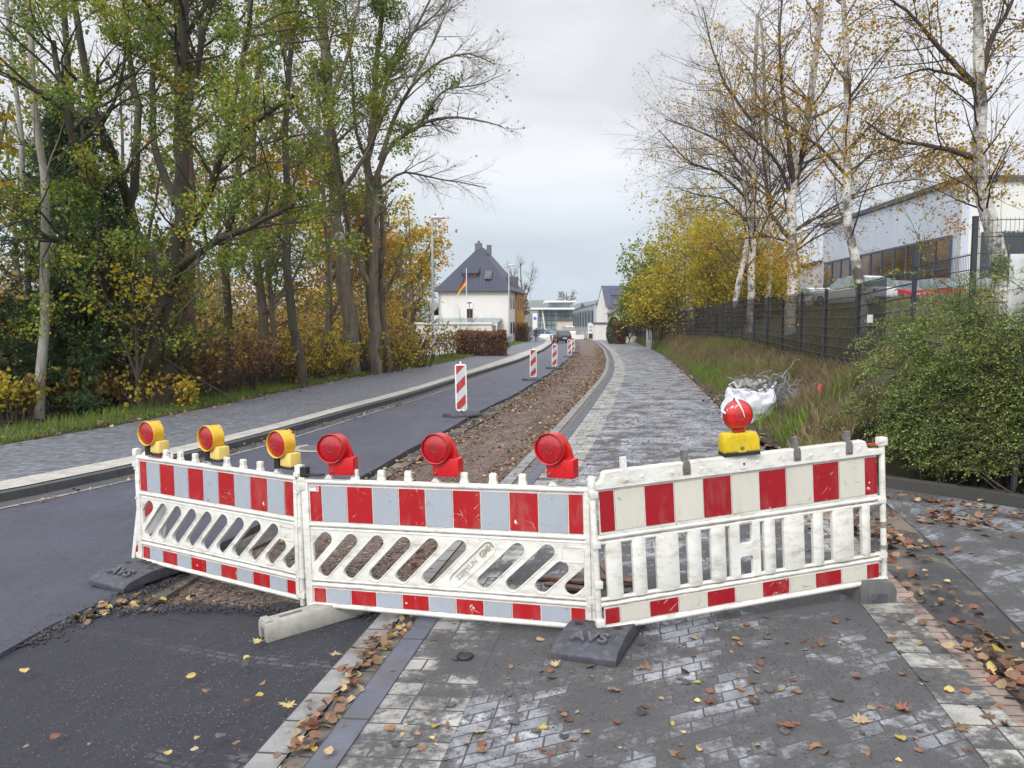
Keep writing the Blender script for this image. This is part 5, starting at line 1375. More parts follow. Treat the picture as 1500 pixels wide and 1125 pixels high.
N = 16000; yy = 10 + 60 * rg.uniform(0, 1, N) ** 1.5; xf = np.array([fence_at(v) for v in yy]); o2 = rg.uniform(.3, 9, N); Z = np.interp(o2, [0, 1.2, 4, 8, 9.5], [1.1, 1.45, 2.45, 3.25, 3.0]); Z = np.maximum(Z, [fence_z(v) for v in yy])
mg_ = np.stack([xf + o2, yy, Z - .03], 1); hd_ = rg.random(N) < .62
blades('meadow_grass', 'short green grass on the slope behind the fence', mg_[~hd_], .2, .012, 'grass', rg, .5)
blades('meadow_grass', 'dry yellowed grass on the slope behind the fence', mg_[hd_], .26, .012, 'dry', rg, .5)

# ---------------- birches and bushes on the right
BG = 'birches behind the fence'
def tz(x, y):
    o2 = x - fence_at(y); return max(fence_z(y), float(np.interp(o2, [0, 1.2, 4, 8, 9.5], [fence_z(y), fence_z(y) + .35, 2.45, 3.25, 3.0])))
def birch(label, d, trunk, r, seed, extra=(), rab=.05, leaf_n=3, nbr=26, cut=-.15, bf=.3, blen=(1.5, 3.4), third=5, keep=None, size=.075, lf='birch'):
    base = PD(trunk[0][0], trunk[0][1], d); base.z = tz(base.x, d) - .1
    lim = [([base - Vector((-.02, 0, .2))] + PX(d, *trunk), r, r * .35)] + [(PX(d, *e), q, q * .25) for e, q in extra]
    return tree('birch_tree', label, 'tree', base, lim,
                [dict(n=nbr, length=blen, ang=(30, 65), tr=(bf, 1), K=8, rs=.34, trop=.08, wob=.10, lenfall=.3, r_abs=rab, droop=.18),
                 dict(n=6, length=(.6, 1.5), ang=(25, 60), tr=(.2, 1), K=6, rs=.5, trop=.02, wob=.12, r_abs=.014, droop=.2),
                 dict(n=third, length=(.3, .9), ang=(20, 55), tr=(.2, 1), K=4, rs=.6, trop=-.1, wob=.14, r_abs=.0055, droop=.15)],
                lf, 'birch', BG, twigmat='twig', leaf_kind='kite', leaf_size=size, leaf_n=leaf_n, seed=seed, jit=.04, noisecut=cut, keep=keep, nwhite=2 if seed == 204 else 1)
birch('large near birch with sparse golden leaves on the right, in front of the hall corner', 14.0, [(1478, 410), (1455, 360), (1440, 290), (1436, 220), (1436, 120), (1430, 30), (1430, -80)], .17, 201, bf=.3, nbr=16, blen=(1.0, 2.4),
      extra=[(((1440, 235), (1405, 222), (1360, 212), (1310, 208), (1270, 180)), .055), (((1436, 130), (1400, 95), (1365, 60), (1330, 15), (1290, -10)), .06), (((1436, 110), (1450, 60), (1480, 10), (1500, -50)), .06), (((1434, 130), (1400, 110), (1355, 100), (1310, 115)), .04), (((1436, 130), (1450, 80), (1475, 55), (1500, 30)), .03)],
      leaf_n=4, cut=.0, third=5, size=.06, rab=.02)
birch('slim white-trunked birch with an S-curved stem before the hall windows', 21.5, [(1262, 432), (1258, 400), (1240, 340), (1238, 250), (1242, 120), (1236, 0), (1230, -80)], .15, 202, bf=.25, nbr=26,
      extra=[(((1240, 290), (1290, 270), (1345, 262), (1385, 270)), .03), (((1238, 255), (1200, 215), (1150, 180), (1100, 150)), .05), (((1240, 310), (1200, 330), (1150, 350)), .03), (((1238, 255), (1280, 225), (1320, 210)), .04)], leaf_n=3, third=6, rab=.026)
birch('stout birch whose white trunk stands left of the S-curved one', 29, [(1158, 432), (1158, 380), (1160, 310), (1166, 250), (1180, 180), (1195, 100), (1205, 0), (1205, -60)], .22, 203, bf=.2, nbr=30, blen=(1.8, 4.2),
      extra=[(((1160, 340), (1190, 320), (1235, 312)), .06), (((1158, 350), (1130, 320), (1120, 250), (1110, 150)), .09), (((1162, 290), (1135, 230), (1090, 190), (1050, 160)), .08), (((1164, 270), (1150, 180), (1140, 60), (1150, -40)), .1), (((1158, 355), (1120, 345), (1075, 350)), .05)], leaf_n=1, third=8, cut=-.05)
birch('twin-stemmed birch, the taller leaning stem furthest left behind the fence', 37, [(1098, 450), (1102, 380), (1104, 300), (1102, 200), (1106, 110), (1110, 20)], .2, 204, bf=.15, nbr=34, blen=(2.0, 4.8),
      extra=[(((1075, 452), (1085, 410), (1092, 370), (1096, 320), (1085, 220), (1070, 120)), .15), (((1102, 260), (1060, 210), (1020, 190), (975, 175)), .08), (((1104, 300), (1050, 250), (1010, 240), (965, 190)), .08), (((1104, 180), (1060, 120), (1040, 60), (1030, 10)), .08), (((1100, 330), (1060, 290), (1020, 285), (990, 275)), .06)], leaf_n=1, third=9, cut=.1)
birch('distant birch behind the twin-stemmed one, its crown half bare', 45, [(1125, 450), (1128, 350), (1124, 240), (1120, 120), (1115, 30)], .2, 205, bf=.25, nbr=30, blen=(2.2, 4.5), leaf_n=1, third=6, extra=[(((1126, 300), (1170, 240), (1210, 190)), .08)])
def rbush(label, px, ytop, d, wpx, leaf, seed, size=.12, dens=1.0, base_y=None):
    x = (px - 750) / 1127 * d; z0 = 1.0 if d < 60 else .9; top = PD(px, ytop, d).z; rx = wpx / 1127 * d / 2
    return bush(label, x, d, z0, rx * .95, rx * .9, top - z0, leaf, seed, n=int(34 * dens), twigs=9, leaf_n=7, size=size, name='tall_bush', cat='bush', group='tall autumn bushes behind the fence', sp=.6, cut=-.4, jit=.12, third=True)
rbush('golden bush leaning over the fence under the twin-stemmed birch', 1060, 335, 44, 105, 'gold', 301, .12)
rbush('yellow-green bush in the middle of the row behind the fence', 1010, 318, 54, 110, 'gold', 302, .14)
rbush('tall yellow-brown bush behind the yellow-green one', 1035, 290, 60, 90, 'gold', 303, .15)
rbush('orange-brown bush low behind the fence at the left of the row', 962, 400, 62, 60, 'gold', 304, .14)
rbush('dark green tree-like bush at the left end of the row', 950, 372, 78, 48, 'oakd', 305, .2)
rbush('small yellow bush at the right end of the row', 1118, 375, 46, 60, 'gold', 306, .12)
rbush('far russet tree seen between the bushes and the hall', 1130, 365, 75, 50, 'yellow', 307, .2)
rbush('low dark shrub behind the far fence', 932, 420, 88, 30, 'oakd', 308, .2)

# ---------------- the spreading glossy-leaved shrub
rg = np.random.default_rng(99)
def skx(y): pass
sx = np.array([p.x for p in SK]); sy = np.array([p.y for p in SK])
def shrub_h(X, Y):
    yk = np.interp(X, sx, sy); t = np.clip((Y - yk) / 1.9, 0, 1.2)
    top = np.interp(X, [3.8, 4.4, 5.0, 5.6, 6.4, 7.2, 9, 13], [.3, .95, 1.8, 2.4, 2.75, 3.0, 3.2, 3.3])
    return .15 + top * np.clip(t, 0, 1) ** .42, yk
nb = 3000
X = 4.75 + 4.0 * rg.uniform(0, 1, nb) ** .9; yk = np.interp(X, sx, sy); Y = yk + .35 + rg.uniform(0, 1, nb) * 2.2
fx = np.interp(Y, [p.y for p in FL], [p.x for p in FL]); X = np.where((Y > 9.8) & (X > fx + 1.2), X - 0, X)
Hh, _ = shrub_h(X, Y)
st = np.stack([X, Y, np.maximum(.1, Hh * rg.uniform(.3, .97, nb))], 1)
K = 9; P = np.zeros((nb, K, 3)); P[:, 0] = st; d_ = nrm(np.stack([rg.normal(-.62, .32, nb), rg.normal(-.7, .3, nb), rg.normal(.42, .18, nb)], 1)); L = np.where(rg.random(nb) < .2, rg.uniform(1.1, 1.7, nb), rg.uniform(.5, 1.15, nb)) * np.clip((X - 4.0) / 1.0, .55, 1)
for k in range(1, K):
    P[:, k] = P[:, k - 1] + d_ * (L / (K - 1))[:, None]; d_ = nrm(d_ + rg.normal(size=(nb, 3)) * .05 + np.array([0, 0, -.13]))
P[:, :, 2] = np.maximum(P[:, :, 2], .30 + .25 * rg.random((nb, 1)))
yk2 = np.interp(P[:, :, 0], sx, sy); P[:, :, 1] = np.maximum(P[:, :, 1], yk2 + .02 + .3 * rg.random((nb, 1)))
kp = vnoise(P[:, 4], 3.0, 1) > -.28; P = P[kp]; nb = len(P)
Rr = np.linspace(.006, .002, K)[None].repeat(nb, 0)
P2, R2 = grow(P, Rr, 13, (.16, .42), (22, 42), (.1, 1), 5, .7, trop=-.06, wob=.03, rg=rg, r_abs=.0025)
def above(p): pass
shrub = root('spreading_shrub', 'large spreading shrub of arching twigs and tiny green leaves beside the kerb', 'shrub', (6.2, 9.6, .1))
V, F = join([tubes(P, Rr, 3), tubes(P2, R2, 3)]); npmesh('branches', V, F, MT['twig'], shrub, True)
pos, dr = on_twigs(P2, 14, rg, (0, 1), .008); pa_, da_ = on_twigs(P, 26, rg, (.1, 1), .012)
pos = np.concatenate([pos, pa_]); dr = np.concatenate([dr, da_])
V, F = leafmesh(pos, .022, 'kite', dr, rg, 2.2, .45); npmesh('leaves', V, F, ML['coton'], shrub, True)
# dark woody interior
nb = 420; X = rg.uniform(4.6, 11.5, nb); Y = np.interp(X, sx, sy) + rg.uniform(.3, 2.0, nb); Hh, _ = shrub_h(X, Y)
P = np.zeros((nb, 6, 3)); P[:, 0] = np.stack([X, Y, np.full(nb, .05)], 1); d_ = nrm(np.stack([rg.normal(-.2, .5, nb), rg.normal(-.3, .5, nb), np.ones(nb) * .8], 1)); L = Hh * rg.uniform(.5, .9, nb)
for k in range(1, 6): P[:, k] = P[:, k - 1] + d_ * (L / 5)[:, None]; d_ = nrm(d_ + rg.normal(size=(nb, 3)) * .2)
V, F = tubes(P, np.linspace(.014, .005, 6)[None].repeat(nb, 0), 4); npmesh('stems', V, F, MT['bark_dark'], shrub, True)
# reddish seed heads / suckers at the top left
# ================================================================== BUILDINGS, FENCE, STREET FURNITURE
def m_render(name, col, n=.06, rough=.9, streak=0.0):
    g = G(name); p = g.pos()
    c = g.ramp(g.noise(.5, p, 5.0), [(.3, tuple(x * (1 - n) for x in col)), (.7, tuple(min(1, x * (1 + n)) for x in col))])
    if streak: c = g.mix(g.ramp(g.noise(1.2, g.mapv(p, (1, 1, .12)), 5.0), [(.5, 0.0), (.75, streak)]), c, tuple(x * .6 for x in col))
    g.P(Base_Color=c, Roughness=rough); g.bump(g.noise(14.0, p), .1, .01); return g.mat
MT['wallw'] = m_render('white_render', (.68, .66, .63), .05, .9, .15)
MT['ochre'] = m_render('ochre_render', (.42, .22, .055), .1)
MT['cream'] = m_render('cream_render', (.5, .45, .36), .06)
def m_tiles(name, a, b, sx=.3, sz=.34, rough=.4):
    g = G(name); uv = g.uv()
    bk = g.n('TexBrick', Scale=1.0, Mortar_Size=.03, Brick_Width=sx, Row_Height=sz, Mortar_Smooth=.6); g.set(bk.inputs['Vector'], uv); bk.offset = 0
    for k, v in (('Color1', a), ('Color2', tuple(x * 1.25 for x in a)), ('Mortar', b)): bk.inputs[k].default_value = (*v, 1)
    wv = g.n('TexWave', Scale=1.0 / sz / 1.0, Distortion=0.0); wv.bands_direction = 'Y'; g.set(wv.inputs['Vector'], uv)
    c = g.mix(g.ramp(wv.outputs['Fac'], [(.0, 0.0), (1, .4)]), bk.outputs[0], tuple(x * 2.6 for x in a))
    g.P(Base_Color=c, Roughness=rough); g.bump(bk.outputs['Fac'], .6, .03); return g.mat
MT['tile_blue'] = m_tiles('glazed_blue_black_tiles', (.015, .018, .038), (.004, .005, .010), .4, .5, .45)
MT['tile_far'] = m_tiles('dark_slate_tiles', (.03, .034, .06), (.015, .015, .02), .5, .5)
MT['solar'] = simple('solar_panel', (.02, .03, .075), .2, .1, 1)
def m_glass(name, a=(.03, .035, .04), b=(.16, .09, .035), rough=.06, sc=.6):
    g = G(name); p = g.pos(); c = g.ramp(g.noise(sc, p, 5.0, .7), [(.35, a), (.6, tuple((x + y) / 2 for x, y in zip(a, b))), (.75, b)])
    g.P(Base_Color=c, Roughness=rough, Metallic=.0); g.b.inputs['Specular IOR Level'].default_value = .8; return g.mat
MT['glass'] = m_glass('dark_window_glass', (.02, .024, .028), (.05, .055, .06))
MT['glass_far'] = m_glass('greenish_glass', (.12, .17, .19), (.3, .38, .4), .15, .25)
MT['frame'] = simple('dark_blue_frame', (.05, .065, .1), .4, .1, 3)
MT['framew'] = simple('white_frame', (.7, .7, .7), .4, .05, 3)
MT['galv'] = simple('galvanised_steel', (.50, .54, .56), .42, .12, 5, 0, .3)
MT['grey'] = simple('grey_cladding', (.30, .33, .35), .6, .06, 1)
MT['greyd'] = simple('dark_grey_metal', (.08, .085, .09), .5, .1, 1)
MT['wood'] = simple('varnished_wood', (.2, .09, .035), .5, .2, 5)
def m_clad(name, a, j, per=1.1, rough=.4):
    g = G(name); uv = g.uv(); s = g.n('SeparateXYZ'); g.set(s.inputs[0], uv)
    fr = g.math('FRACT', g.math('DIVIDE', s.outputs['X'], per)); c = g.ramp(fr, [(.0, j), (.025, j), (.03, a), (1, a)], 'CONSTANT')
    fl = g.math('FLOOR', g.math('DIVIDE', s.outputs['X'], per)); wn_ = g.n('TexWhiteNoise', noise_dimensions='1D'); g.set(wn_.inputs['W'], fl)
    c = g.mix(g.math('MULTIPLY', wn_.outputs['Value'], .12), c, tuple(x * .6 for x in a))
    g.P(Base_Color=c, Roughness=rough, Metallic=.15); return g.mat
MT['clad_shade_blue'] = m_clad('shade_blue_cladding', (.52, .57, .66), (.36, .41, .5))  # blue-grey of the hall's shaded side put into the cladding colour
MT['clad_cream'] = m_clad('cream_cladding', (.68, .68, .63), (.4, .4, .37), 2.2)
MT['clad_white'] = m_clad('white_cladding', (.62, .64, .68), (.5, .52, .56), 2.0)

def quad(name, a, b, c, d, mat, parent, th=0.0, uvs=True):
    """flat panel a-b-c-d, uv in metres"""
    a, b, c, d = map(Vector, (a, b, c, d)); me = D.meshes.new(name)
    n = (b - a).cross(d - a).normalized() * th
    vs = [a, b, c, d]; fs = [(0, 1, 2, 3)]
    if th: vs += [v - n for v in (a, b, c, d)]; fs += [(7, 6, 5, 4), (4, 5, 1, 0), (5, 6, 2, 1), (6, 7, 3, 2), (7, 4, 0, 3)]
    me.from_pydata([tuple(v) for v in vs], [], fs); u = me.uv_layers.new(name='UVMap'); ex = (b - a).normalized(); ey = (d - a) - ex * (d - a).dot(ex); ey.normalize()
    for lp in me.loops: v = Vector(vs[lp.vertex_index]); u.data[lp.index].uv = ((v - a).dot(ex), (v - a).dot(ey))
    me.update(); return link(name, me, mat, parent, True)
def boxw(name, lo, hi, mat, parent, bevel=0):
    mb = MB(); mb.box([(a + b) / 2 for a, b in zip(lo, hi)], [abs(b - a) for a, b in zip(lo, hi)]); return mb.build(name, mat, parent, bevel, world=True)

# ---- white house. local frame: u along the front (left), v to the back
HR = Vector((-.4, 92, 0)); vdir = Vector((.17, .985, 0)).normalized(); udir = Vector((-.985, .17, 0)).normalized()
def H(u, v, z): return HR + udir * u + vdir * v + Vector((0, 0, z))
house = root('white_house', 'white rendered house with steep dark blue hipped roof and flagpole in front', 'house', HR)
W_, D_, E_ = 8.6, 10.5, 6.6
quad('front_wall', H(W_, 0, -.5), H(0, 0, -.5), H(0, 0, E_), H(W_, 0, E_), MT['wallw'], house, .3)
quad('side_wall', H(0, .02, -.5), H(0, 4.6, -.5), H(0, 4.6, E_), H(0, .02, E_), MT['wallw'], house, .3)
quad('ochre_wall', H(-.25, 4.6, -.5), H(-.25, D_, -.5), H(-.25, D_, E_ - .1), H(-.25, 4.6, E_ - .1), MT['ochre'], house, .25)
quad('side_wall', H(W_, D_, -.5), H(W_, 0, -.5), H(W_, 0, E_), H(W_, D_, E_), MT['wallw'], house, .3)
quad('rear_wall', H(0, D_, -.5), H(W_, D_, -.5), H(W_, D_, E_), H(0, D_, E_), MT['wallw'], house, .3)
ov = .55; A1_ = H(W_ / 2, 3.9, 12.0); A2_ = H(W_ / 2, 7.2, 12.0)
e_ = [H(-ov, -ov, E_ - .25), H(W_ + ov, -ov, E_ - .25), H(W_ + ov, D_ + ov, E_ - .25), H(-ov, D_ + ov, E_ - .25)]
k_ = [p.lerp(q, .14) - Vector((0, 0, .1)) for p, q in ((e_[0], A1_), (e_[1], A1_), (e_[2], A2_), (e_[3], A2_))]
def roofm(name, polys, mat, parent):
    me = D.meshes.new(name); V = []; F = []; UV = []
    for pl in polys:
        b = len(V); pl = [Vector(p) for p in pl]; ex = (pl[1] - pl[0]).normalized(); n = ex.cross(pl[2] - pl[0]).normalized(); ey = n.cross(ex)
        for p in pl: V.append(tuple(p)); UV.append(((p - pl[0]).dot(ex), (p - pl[0]).dot(ey)))
        F.append(list(range(b, b + len(pl))))
    me.from_pydata(V, [], F); u = me.uv_layers.new(name='UVMap')
    for lp in me.loops: u.data[lp.index].uv = UV[lp.vertex_index]
    me.update(); return link(name, me, mat, parent, True)
rf = roofm('roof', [[e_[1], e_[0], k_[0], k_[1]], [k_[1], k_[0], A1_], [e_[0], e_[3], k_[3], k_[0]], [k_[0], k_[3], A2_, A1_], [e_[3], e_[2], k_[2], k_[3]], [k_[3], k_[2], A2_], [e_[2], e_[1], k_[1], k_[2]], [k_[2], k_[1], A1_, A2_]], MT['tile_blue'], house)
roofm('soffit', [[p - Vector((0, 0, .12)) for p in (e_[0], e_[1], e_[2], e_[3])], [e_[1], e_[0], e_[0] - Vector((0, 0, .12)), e_[1] - Vector((0, 0, .12))], [e_[0], e_[3], e_[3] - Vector((0, 0, .12)), e_[0] - Vector((0, 0, .12))]], MT['greyd'], house)
def hb(name, u0, u1, v0, v1, z0, z1, mat, parent):
    mb = MB(); vs = [H(u, v, z) for z in (z0, z1) for u, v in ((u0, v0), (u1, v0), (u1, v1), (u0, v1))]
    mb.add(vs, [(3, 2, 1, 0), (4, 5, 6, 7), (0, 1, 5, 4), (1, 2, 6, 5), (2, 3, 7, 6), (3, 0, 4, 7)]); return mb.build(name, mat, parent, world=True)
MT['chim'] = simple('grey_slate_chimney', (.12, .13, .14), .7, .2, 2)
c1 = hb('chimney', 4.1, 4.9, 3.6, 4.3, 11.0, 12.35, MT['chim'], rf); hb('chimney', 3.1, 3.6, 4.6, 5.2, 11.0, 12.1, MT['chim'], rf)
hb('chimney_pot', 4.35, 4.6, 3.85, 4.1, 12.35, 12.65, MT['greyd'], rf); hb('chimney_cap', 3.0, 3.7, 4.5, 5.3, 12.16, 12.24, MT['galv'], rf)
# dormer and roof window on the front slope
dm = hb('dormer', 3.95, 5.85, .95, 2.8, 7.5, 8.55, MT['tile_blue'], rf)
quad('dormer_window', H(5.75, .9, 7.7), H(4.95, .9, 7.7), H(4.95, .9, 8.4), H(5.75, .9, 8.4), MT['glass'], rf, .05); quad('dormer_window', H(4.85, .9, 7.7), H(4.05, .9, 7.7), H(4.05, .9, 8.4), H(4.85, .9, 8.4), MT['wood'], rf, .05)
roofm('dormer_roof', [[H(6.0, .65, 8.5), H(3.8, .65, 8.5), H(3.8, 2.75, 9.9), H(6.0, 2.75, 9.9)], [H(6.0, .65, 8.38), H(3.8, .65, 8.38), H(3.8, .65, 8.5), H(6.0, .65, 8.5)]], MT['tile_blue'], rf)
sl = lambda u, t: H(u, -ov + (3.9 + ov) * t, E_ - .25 + (12 - E_ + .25) * t) + Vector((0, -.1, .12))
quad('roof_window', sl(3.05, .22), sl(2.2, .22), sl(2.2, .40), sl(3.05, .40), MT['greyd'], rf, .08)
quad('roof_window_pane', sl(2.95, .24) + Vector((0, -.04, .04)), sl(2.3, .24) + Vector((0, -.04, .04)), sl(2.3, .38) + Vector((0, -.04, .04)), sl(2.95, .38) + Vector((0, -.04, .04)), MT['glass'], rf)
fw_ = hb('front_window', 4.25, 5.25, -.06, .1, 2.9, 5.1, MT['framew'], house)
mb = MB(); ar = [(4.35, 3.0), (5.15, 3.0), (5.15, 4.7)] + [(4.75 + .4 * math.cos(R(a)), 4.7 + .25 * math.sin(R(a))) for a in range(15, 180, 15)] + [(4.35, 4.7)]
me = D.meshes.new('window_pane'); me.from_pydata([tuple(H(u, -.085, z)) for u, z in ar], [], [list(range(len(ar)))]); link('window_pane', me, MT['glass'], fw_, True)
hb('window_blind', 4.36, 5.14, -.1, -.09, 4.15, 4.8, MT['framew'], fw_)
hb('window_mullion', 4.71, 4.79, -.11, -.09, 3.0, 4.8, MT['wood'], fw_); hb('window_sash', 4.35, 4.42, -.11, -.09, 3.0, 4.2, MT['wood'], fw_); hb('window_sash', 5.08, 5.15, -.11, -.09, 3.0, 4.2, MT['wood'], fw_); hb('window_sash', 4.35, 5.15, -.11, -.09, 3.0, 3.1, MT['wood'], fw_)
for v0 in (1.2, 3.0):
    for z0 in (1.2, 4.2): hb('side_window', -.05, .1, v0, v0 + .9, z0, z0 + 1.4, MT['glass'], house)
for v0 in (5.4, 7.4, 9.2):
    for z0 in (1.2, 4.2): hb('side_window', -.32, -.2, v0, v0 + .8, z0, z0 + 1.4, MT['wood'], house)
hb('side_dormer', -.1, 1.6, 4.0, 6.5, E_, E_ + 1.6, MT['greyd'], rf)
hb('downpipe', -.12, 0.0, -.12, 0, 0, E_ - .3, MT['galv'], house)
# annexe at the left of the house, glass canopy, garage
hb('annexe', W_ + .1, W_ + 1.3, 1.0, 5, -.5, 3.4, MT['wallw'], house)
roofm('annexe_roof', [[H(W_ + 1.5, .8, 3.3), H(W_, .8, 4.6), H(W_, 5.2, 4.6), H(W_ + 1.5, 5.2, 3.3)]], MT['greyd'], house)
cp = root('glass_canopy', 'pale glass canopy along the front of the white house', 'canopy', H(4.5, -4, 0))
for k in range(8):
    u = .8 + k * 1.0; quad('glass_pane', H(u + .97, -3.2, 2.35), H(u, -3.2, 2.35), H(u, -.15, 3.05), H(u + .97, -.15, 3.05), MT['glass_far'], cp, .03)
hb('front_beam', .7, 8.9, -3.25, -3.15, 2.15, 2.33, MT['framew'], cp)
for u in (.8, 3.4, 6.0, 8.7): hb('canopy_post', u, u + .12, -3.24, -3.12, 0, 2.15, MT['framew'], cp)
ga = root('garage', 'low flat-roofed white garage behind the beech hedge', 'garage', (-5.4, 63, 0))
boxw('wall', (-7.5, 60, -.6), (-1.6, 66, 2.15), MT['wallw'], ga); boxw('roof_edge', (-7.62, 59.9, 2.152), (-1.5, 66.1, 2.32), MT['framew'], ga)
boxw('column', (-2.95, 59.4, 0), (-2.75, 59.55, 2.0), MT['wallw'], ga); boxw('column', (-2.35, 59.4, 0), (-2.15, 59.55, 2.0), MT['wallw'], ga); boxw('gate', (-1.95, 59.955, -.1), (-3.6, 59.985, 1.9), MT['cream'], ga)
# flag at half height, hanging
fx0 = PD(683.5, 480, 84).x; fl = root('flagpole', 'white flagpole before the white house with a drooping black, red and gold flag', 'flagpole', (fx0, 84, 0))
mb = MB(); mb.tube([(fx0, 84, 0), (fx0, 84, 8.2), (fx0, 84, 8.3)], [.05, .04, .02], 8); mb.build('pole', MT['framew'], fl, world=True)
MT['fblack'] = simple('flag_black', (.02, .02, .02), .7); MT['fred'] = simple('flag_red', (.5, .02, .02), .7); MT['fgold'] = simple('flag_gold', (.75, .48, .02), .7)
V = []; F = []; mi = []
for i in range(7):
    for j in range(10):
        s, t = i / 6, j / 9     # s down the stripes, t along the fly
        V.append((fx0 - .05 - t * .7 - s * .4 * t, 84 + .14 * math.sin(t * 7 + s) * t, 7.65 - s * 1.2 - t * 1.2 - t * t * .3 + .1 * s * t))
for i in range(6):
    for j in range(9): a = i * 10 + j; F.append((a, a + 1, a + 11, a + 10)); mi.append(i // 2)
me = D.meshes.new('flag'); me.from_pydata(V, [], F); me.polygons.foreach_set('material_index', mi); me.shade_smooth()
f_ = link('flag', me, [MT['fblack'], MT['fred'], MT['fgold']], fl, True); sd_ = f_.modifiers.new('s', 'SOLIDIFY'); sd_.thickness = .01
# beech hedge
def hedge(label, x0, x1, y0, y1, z0, z1, leaf, seed, n, size, name='hedge'):
    rg = np.random.default_rng(seed); rt = root(name, label, 'hedge', ((x0 + x1) / 2, (y0 + y1) / 2, z0))
    pos = rg.uniform(0, 1, (n, 3)); k = rg.integers(0, 5, n); e = .5 + (.5 - rg.random(n) ** 2 * .16) * 1.0
    pos[k == 0, 2] = e[k == 0]; pos[k == 1, 1] = 1 - e[k == 1]; pos[k == 2, 1] = e[k == 2]; pos[k == 3, 0] = e[k == 3]; pos[k == 4, 0] = 1 - e[k == 4]
    pos = np.array([x0, y0, z0]) + pos * np.array([x1 - x0, y1 - y0, z1 - z0]) + vnoise(pos * 9, 1.0)[:, None] * .09
    V, F = leafmesh(pos, size, 'fold', None, rg); npmesh('leaves', V, F, ML[leaf], rt, True)
    P = np.zeros((400, 4, 3)); P[:, 0] = np.stack([rg.uniform(x0, x1, 400), rg.uniform(y0, y1, 400), np.full(400, z0 - .1)], 1); d_ = nrm(rg.normal(0, .25, (400, 3)) + np.array([0, 0, 1]))
    for q in range(1, 4): P[:, q] = P[:, q - 1] + d_ * (z1 - z0) / 3.2
    V, F = tubes(P, np.full((400, 4), .012), 3); npmesh('stems', V, F, MT['twig'], rt, True); return rt
hedge('clipped red-brown beech hedge in front of the garage', -3.5, -.42, 48.6, 50.0, .1, 1.66, 'beech', 401, 9000, .09)
hedge('reddish hedge right of the round conifer down the street', 11.9, 12.9, 88, 90, 0, 2.6, 'beech', 402, 2500, .16)
hedge('brown hedge beyond the white house beside the second lamp post', .6, 1.9, 96, 100, 0, 2.4, 'brown', 403, 3000, .16)
rg = np.random.default_rng(5)
def round_conifer(label, x, y, h, r, seed, leaf='thuja', n=5000, size=.12):
    rg = np.random.default_rng(seed); rt = root('round_conifer', label, 'shrub', (x, y, 0)); t = rg.uniform(0, 1, n); a = rg.uniform(0, 2 * np.pi, n); rr = r * np.sqrt(np.clip(np.sin(np.pi * (t * .88 + .1)), 0, 1)) * (1 - .25 * t) * (1 - rg.random(n) ** 2 * .25)
    pos = np.stack([x + np.cos(a) * rr, y + np.sin(a) * rr, t * h], 1); V, F = leafmesh(pos, size, 'fold', np.stack([np.cos(a) * .3, np.sin(a) * .3, np.ones(n)], 1), rg, 0, .5); npmesh('foliage', V, F, ML[leaf], rt, True)
    mb = MB(); mb.tube([(x, y, -.1), (x, y, h * .9)], [.08, .03], 6); mb.build('trunk', MT['bark_dark'], rt, world=True)
round_conifer('dense egg-shaped dark conifer at the end of the footpath', 12.0, 91, 3.1, .95, 411)

# ---- right-hand houses far off
rh = root('gabled_house', 'pale gabled house with solar panels on its dark roof, far down the street', 'house', (15.5, 125, 0))
x0 = 14.0; quad('gable_wall', (x0, 128, -1), (x0 + .9, 120, -1), (x0 + .9, 120, 5.2), (x0, 128, 5.2), MT['wallw'], rh, .2)
boxw('wall', (14.9, 120, -1), (23, 128, 5.2), MT['wallw'], rh)
roofm('roof', [[(14.5, 119.5, 5.0), (23.5, 119.5, 5.0), (23.5, 124, 8.6), (14.3, 124, 8.6)], [(23.5, 128.5, 5.0), (14.0, 128.5, 5.0), (14.3, 124, 8.6), (23.5, 124, 8.6)]], MT['tile_far'], rh)
me = D.meshes.new('gable'); me.from_pydata([(14.85, 119.9, 5.0), (14.05, 128.1, 5.0), (14.35, 124, 8.45)], [], [(0, 1, 2)]); link('gable', me, MT['wallw'], rh, True)
for k in range(2):
    a0 = .1 + k * .42
    quad('solar_panel', (15.6, 119.5 + 4.5 * a0, 5.0 + 3.6 * a0 + .12), (22.6, 119.5 + 4.5 * a0, 5.0 + 3.6 * a0 + .12), (22.6, 119.5 + 4.5 * (a0 + .36), 5.0 + 3.6 * (a0 + .36) + .12), (15.6, 119.5 + 4.5 * (a0 + .36), 5.0 + 3.6 * (a0 + .36) + .12), MT['solar'], rh, .05)
boxw('porch', (12.6, 117, -.5), (16.5, 119.9, 2.5), MT['wallw'], rh); boxw('porch_roof', (12.4, 116.8, 2.502), (18.5, 119.95, 2.7), MT['greyd'], rh)
for z in (1.0, 3.4): boxw('window', (15.6, 119.93, z), (16.6, 120.06, z + 1.2), MT['glass'], rh)
ch = root('cream_house', 'cream-walled gabled house half hidden by a bare shrub, right of the solar roof', 'house', (17, 104, 0))
boxw('wall', (13.6, 103, -1), (20, 110, 4.0), MT['cream'], ch)
me = D.meshes.new('gable'); me.from_pydata([(13.6, 102.98, 4.0), (20, 102.98, 4.0), (17.2, 102.98, 6.2)], [], [(0, 1, 2)]); link('gable', me, MT['cream'], ch, True)
roofm('roof', [[(13.1, 102.6, 3.75), (17.2, 102.6, 6.35), (17.2, 110.4, 6.35), (13.1, 110.4, 3.75)], [(17.2, 102.6, 6.35), (20.5, 102.6, 3.9), (20.5, 110.4, 3.9), (17.2, 110.4, 6.35)]], MT['tile_far'], ch)
boxw('window', (14.5, 102.95, .8), (15.6, 103.04, 2.2), MT['glass'], ch); boxw('window', (17.3, 102.95, 3.6), (18.0, 103.04, 4.7), MT['glass'], ch)
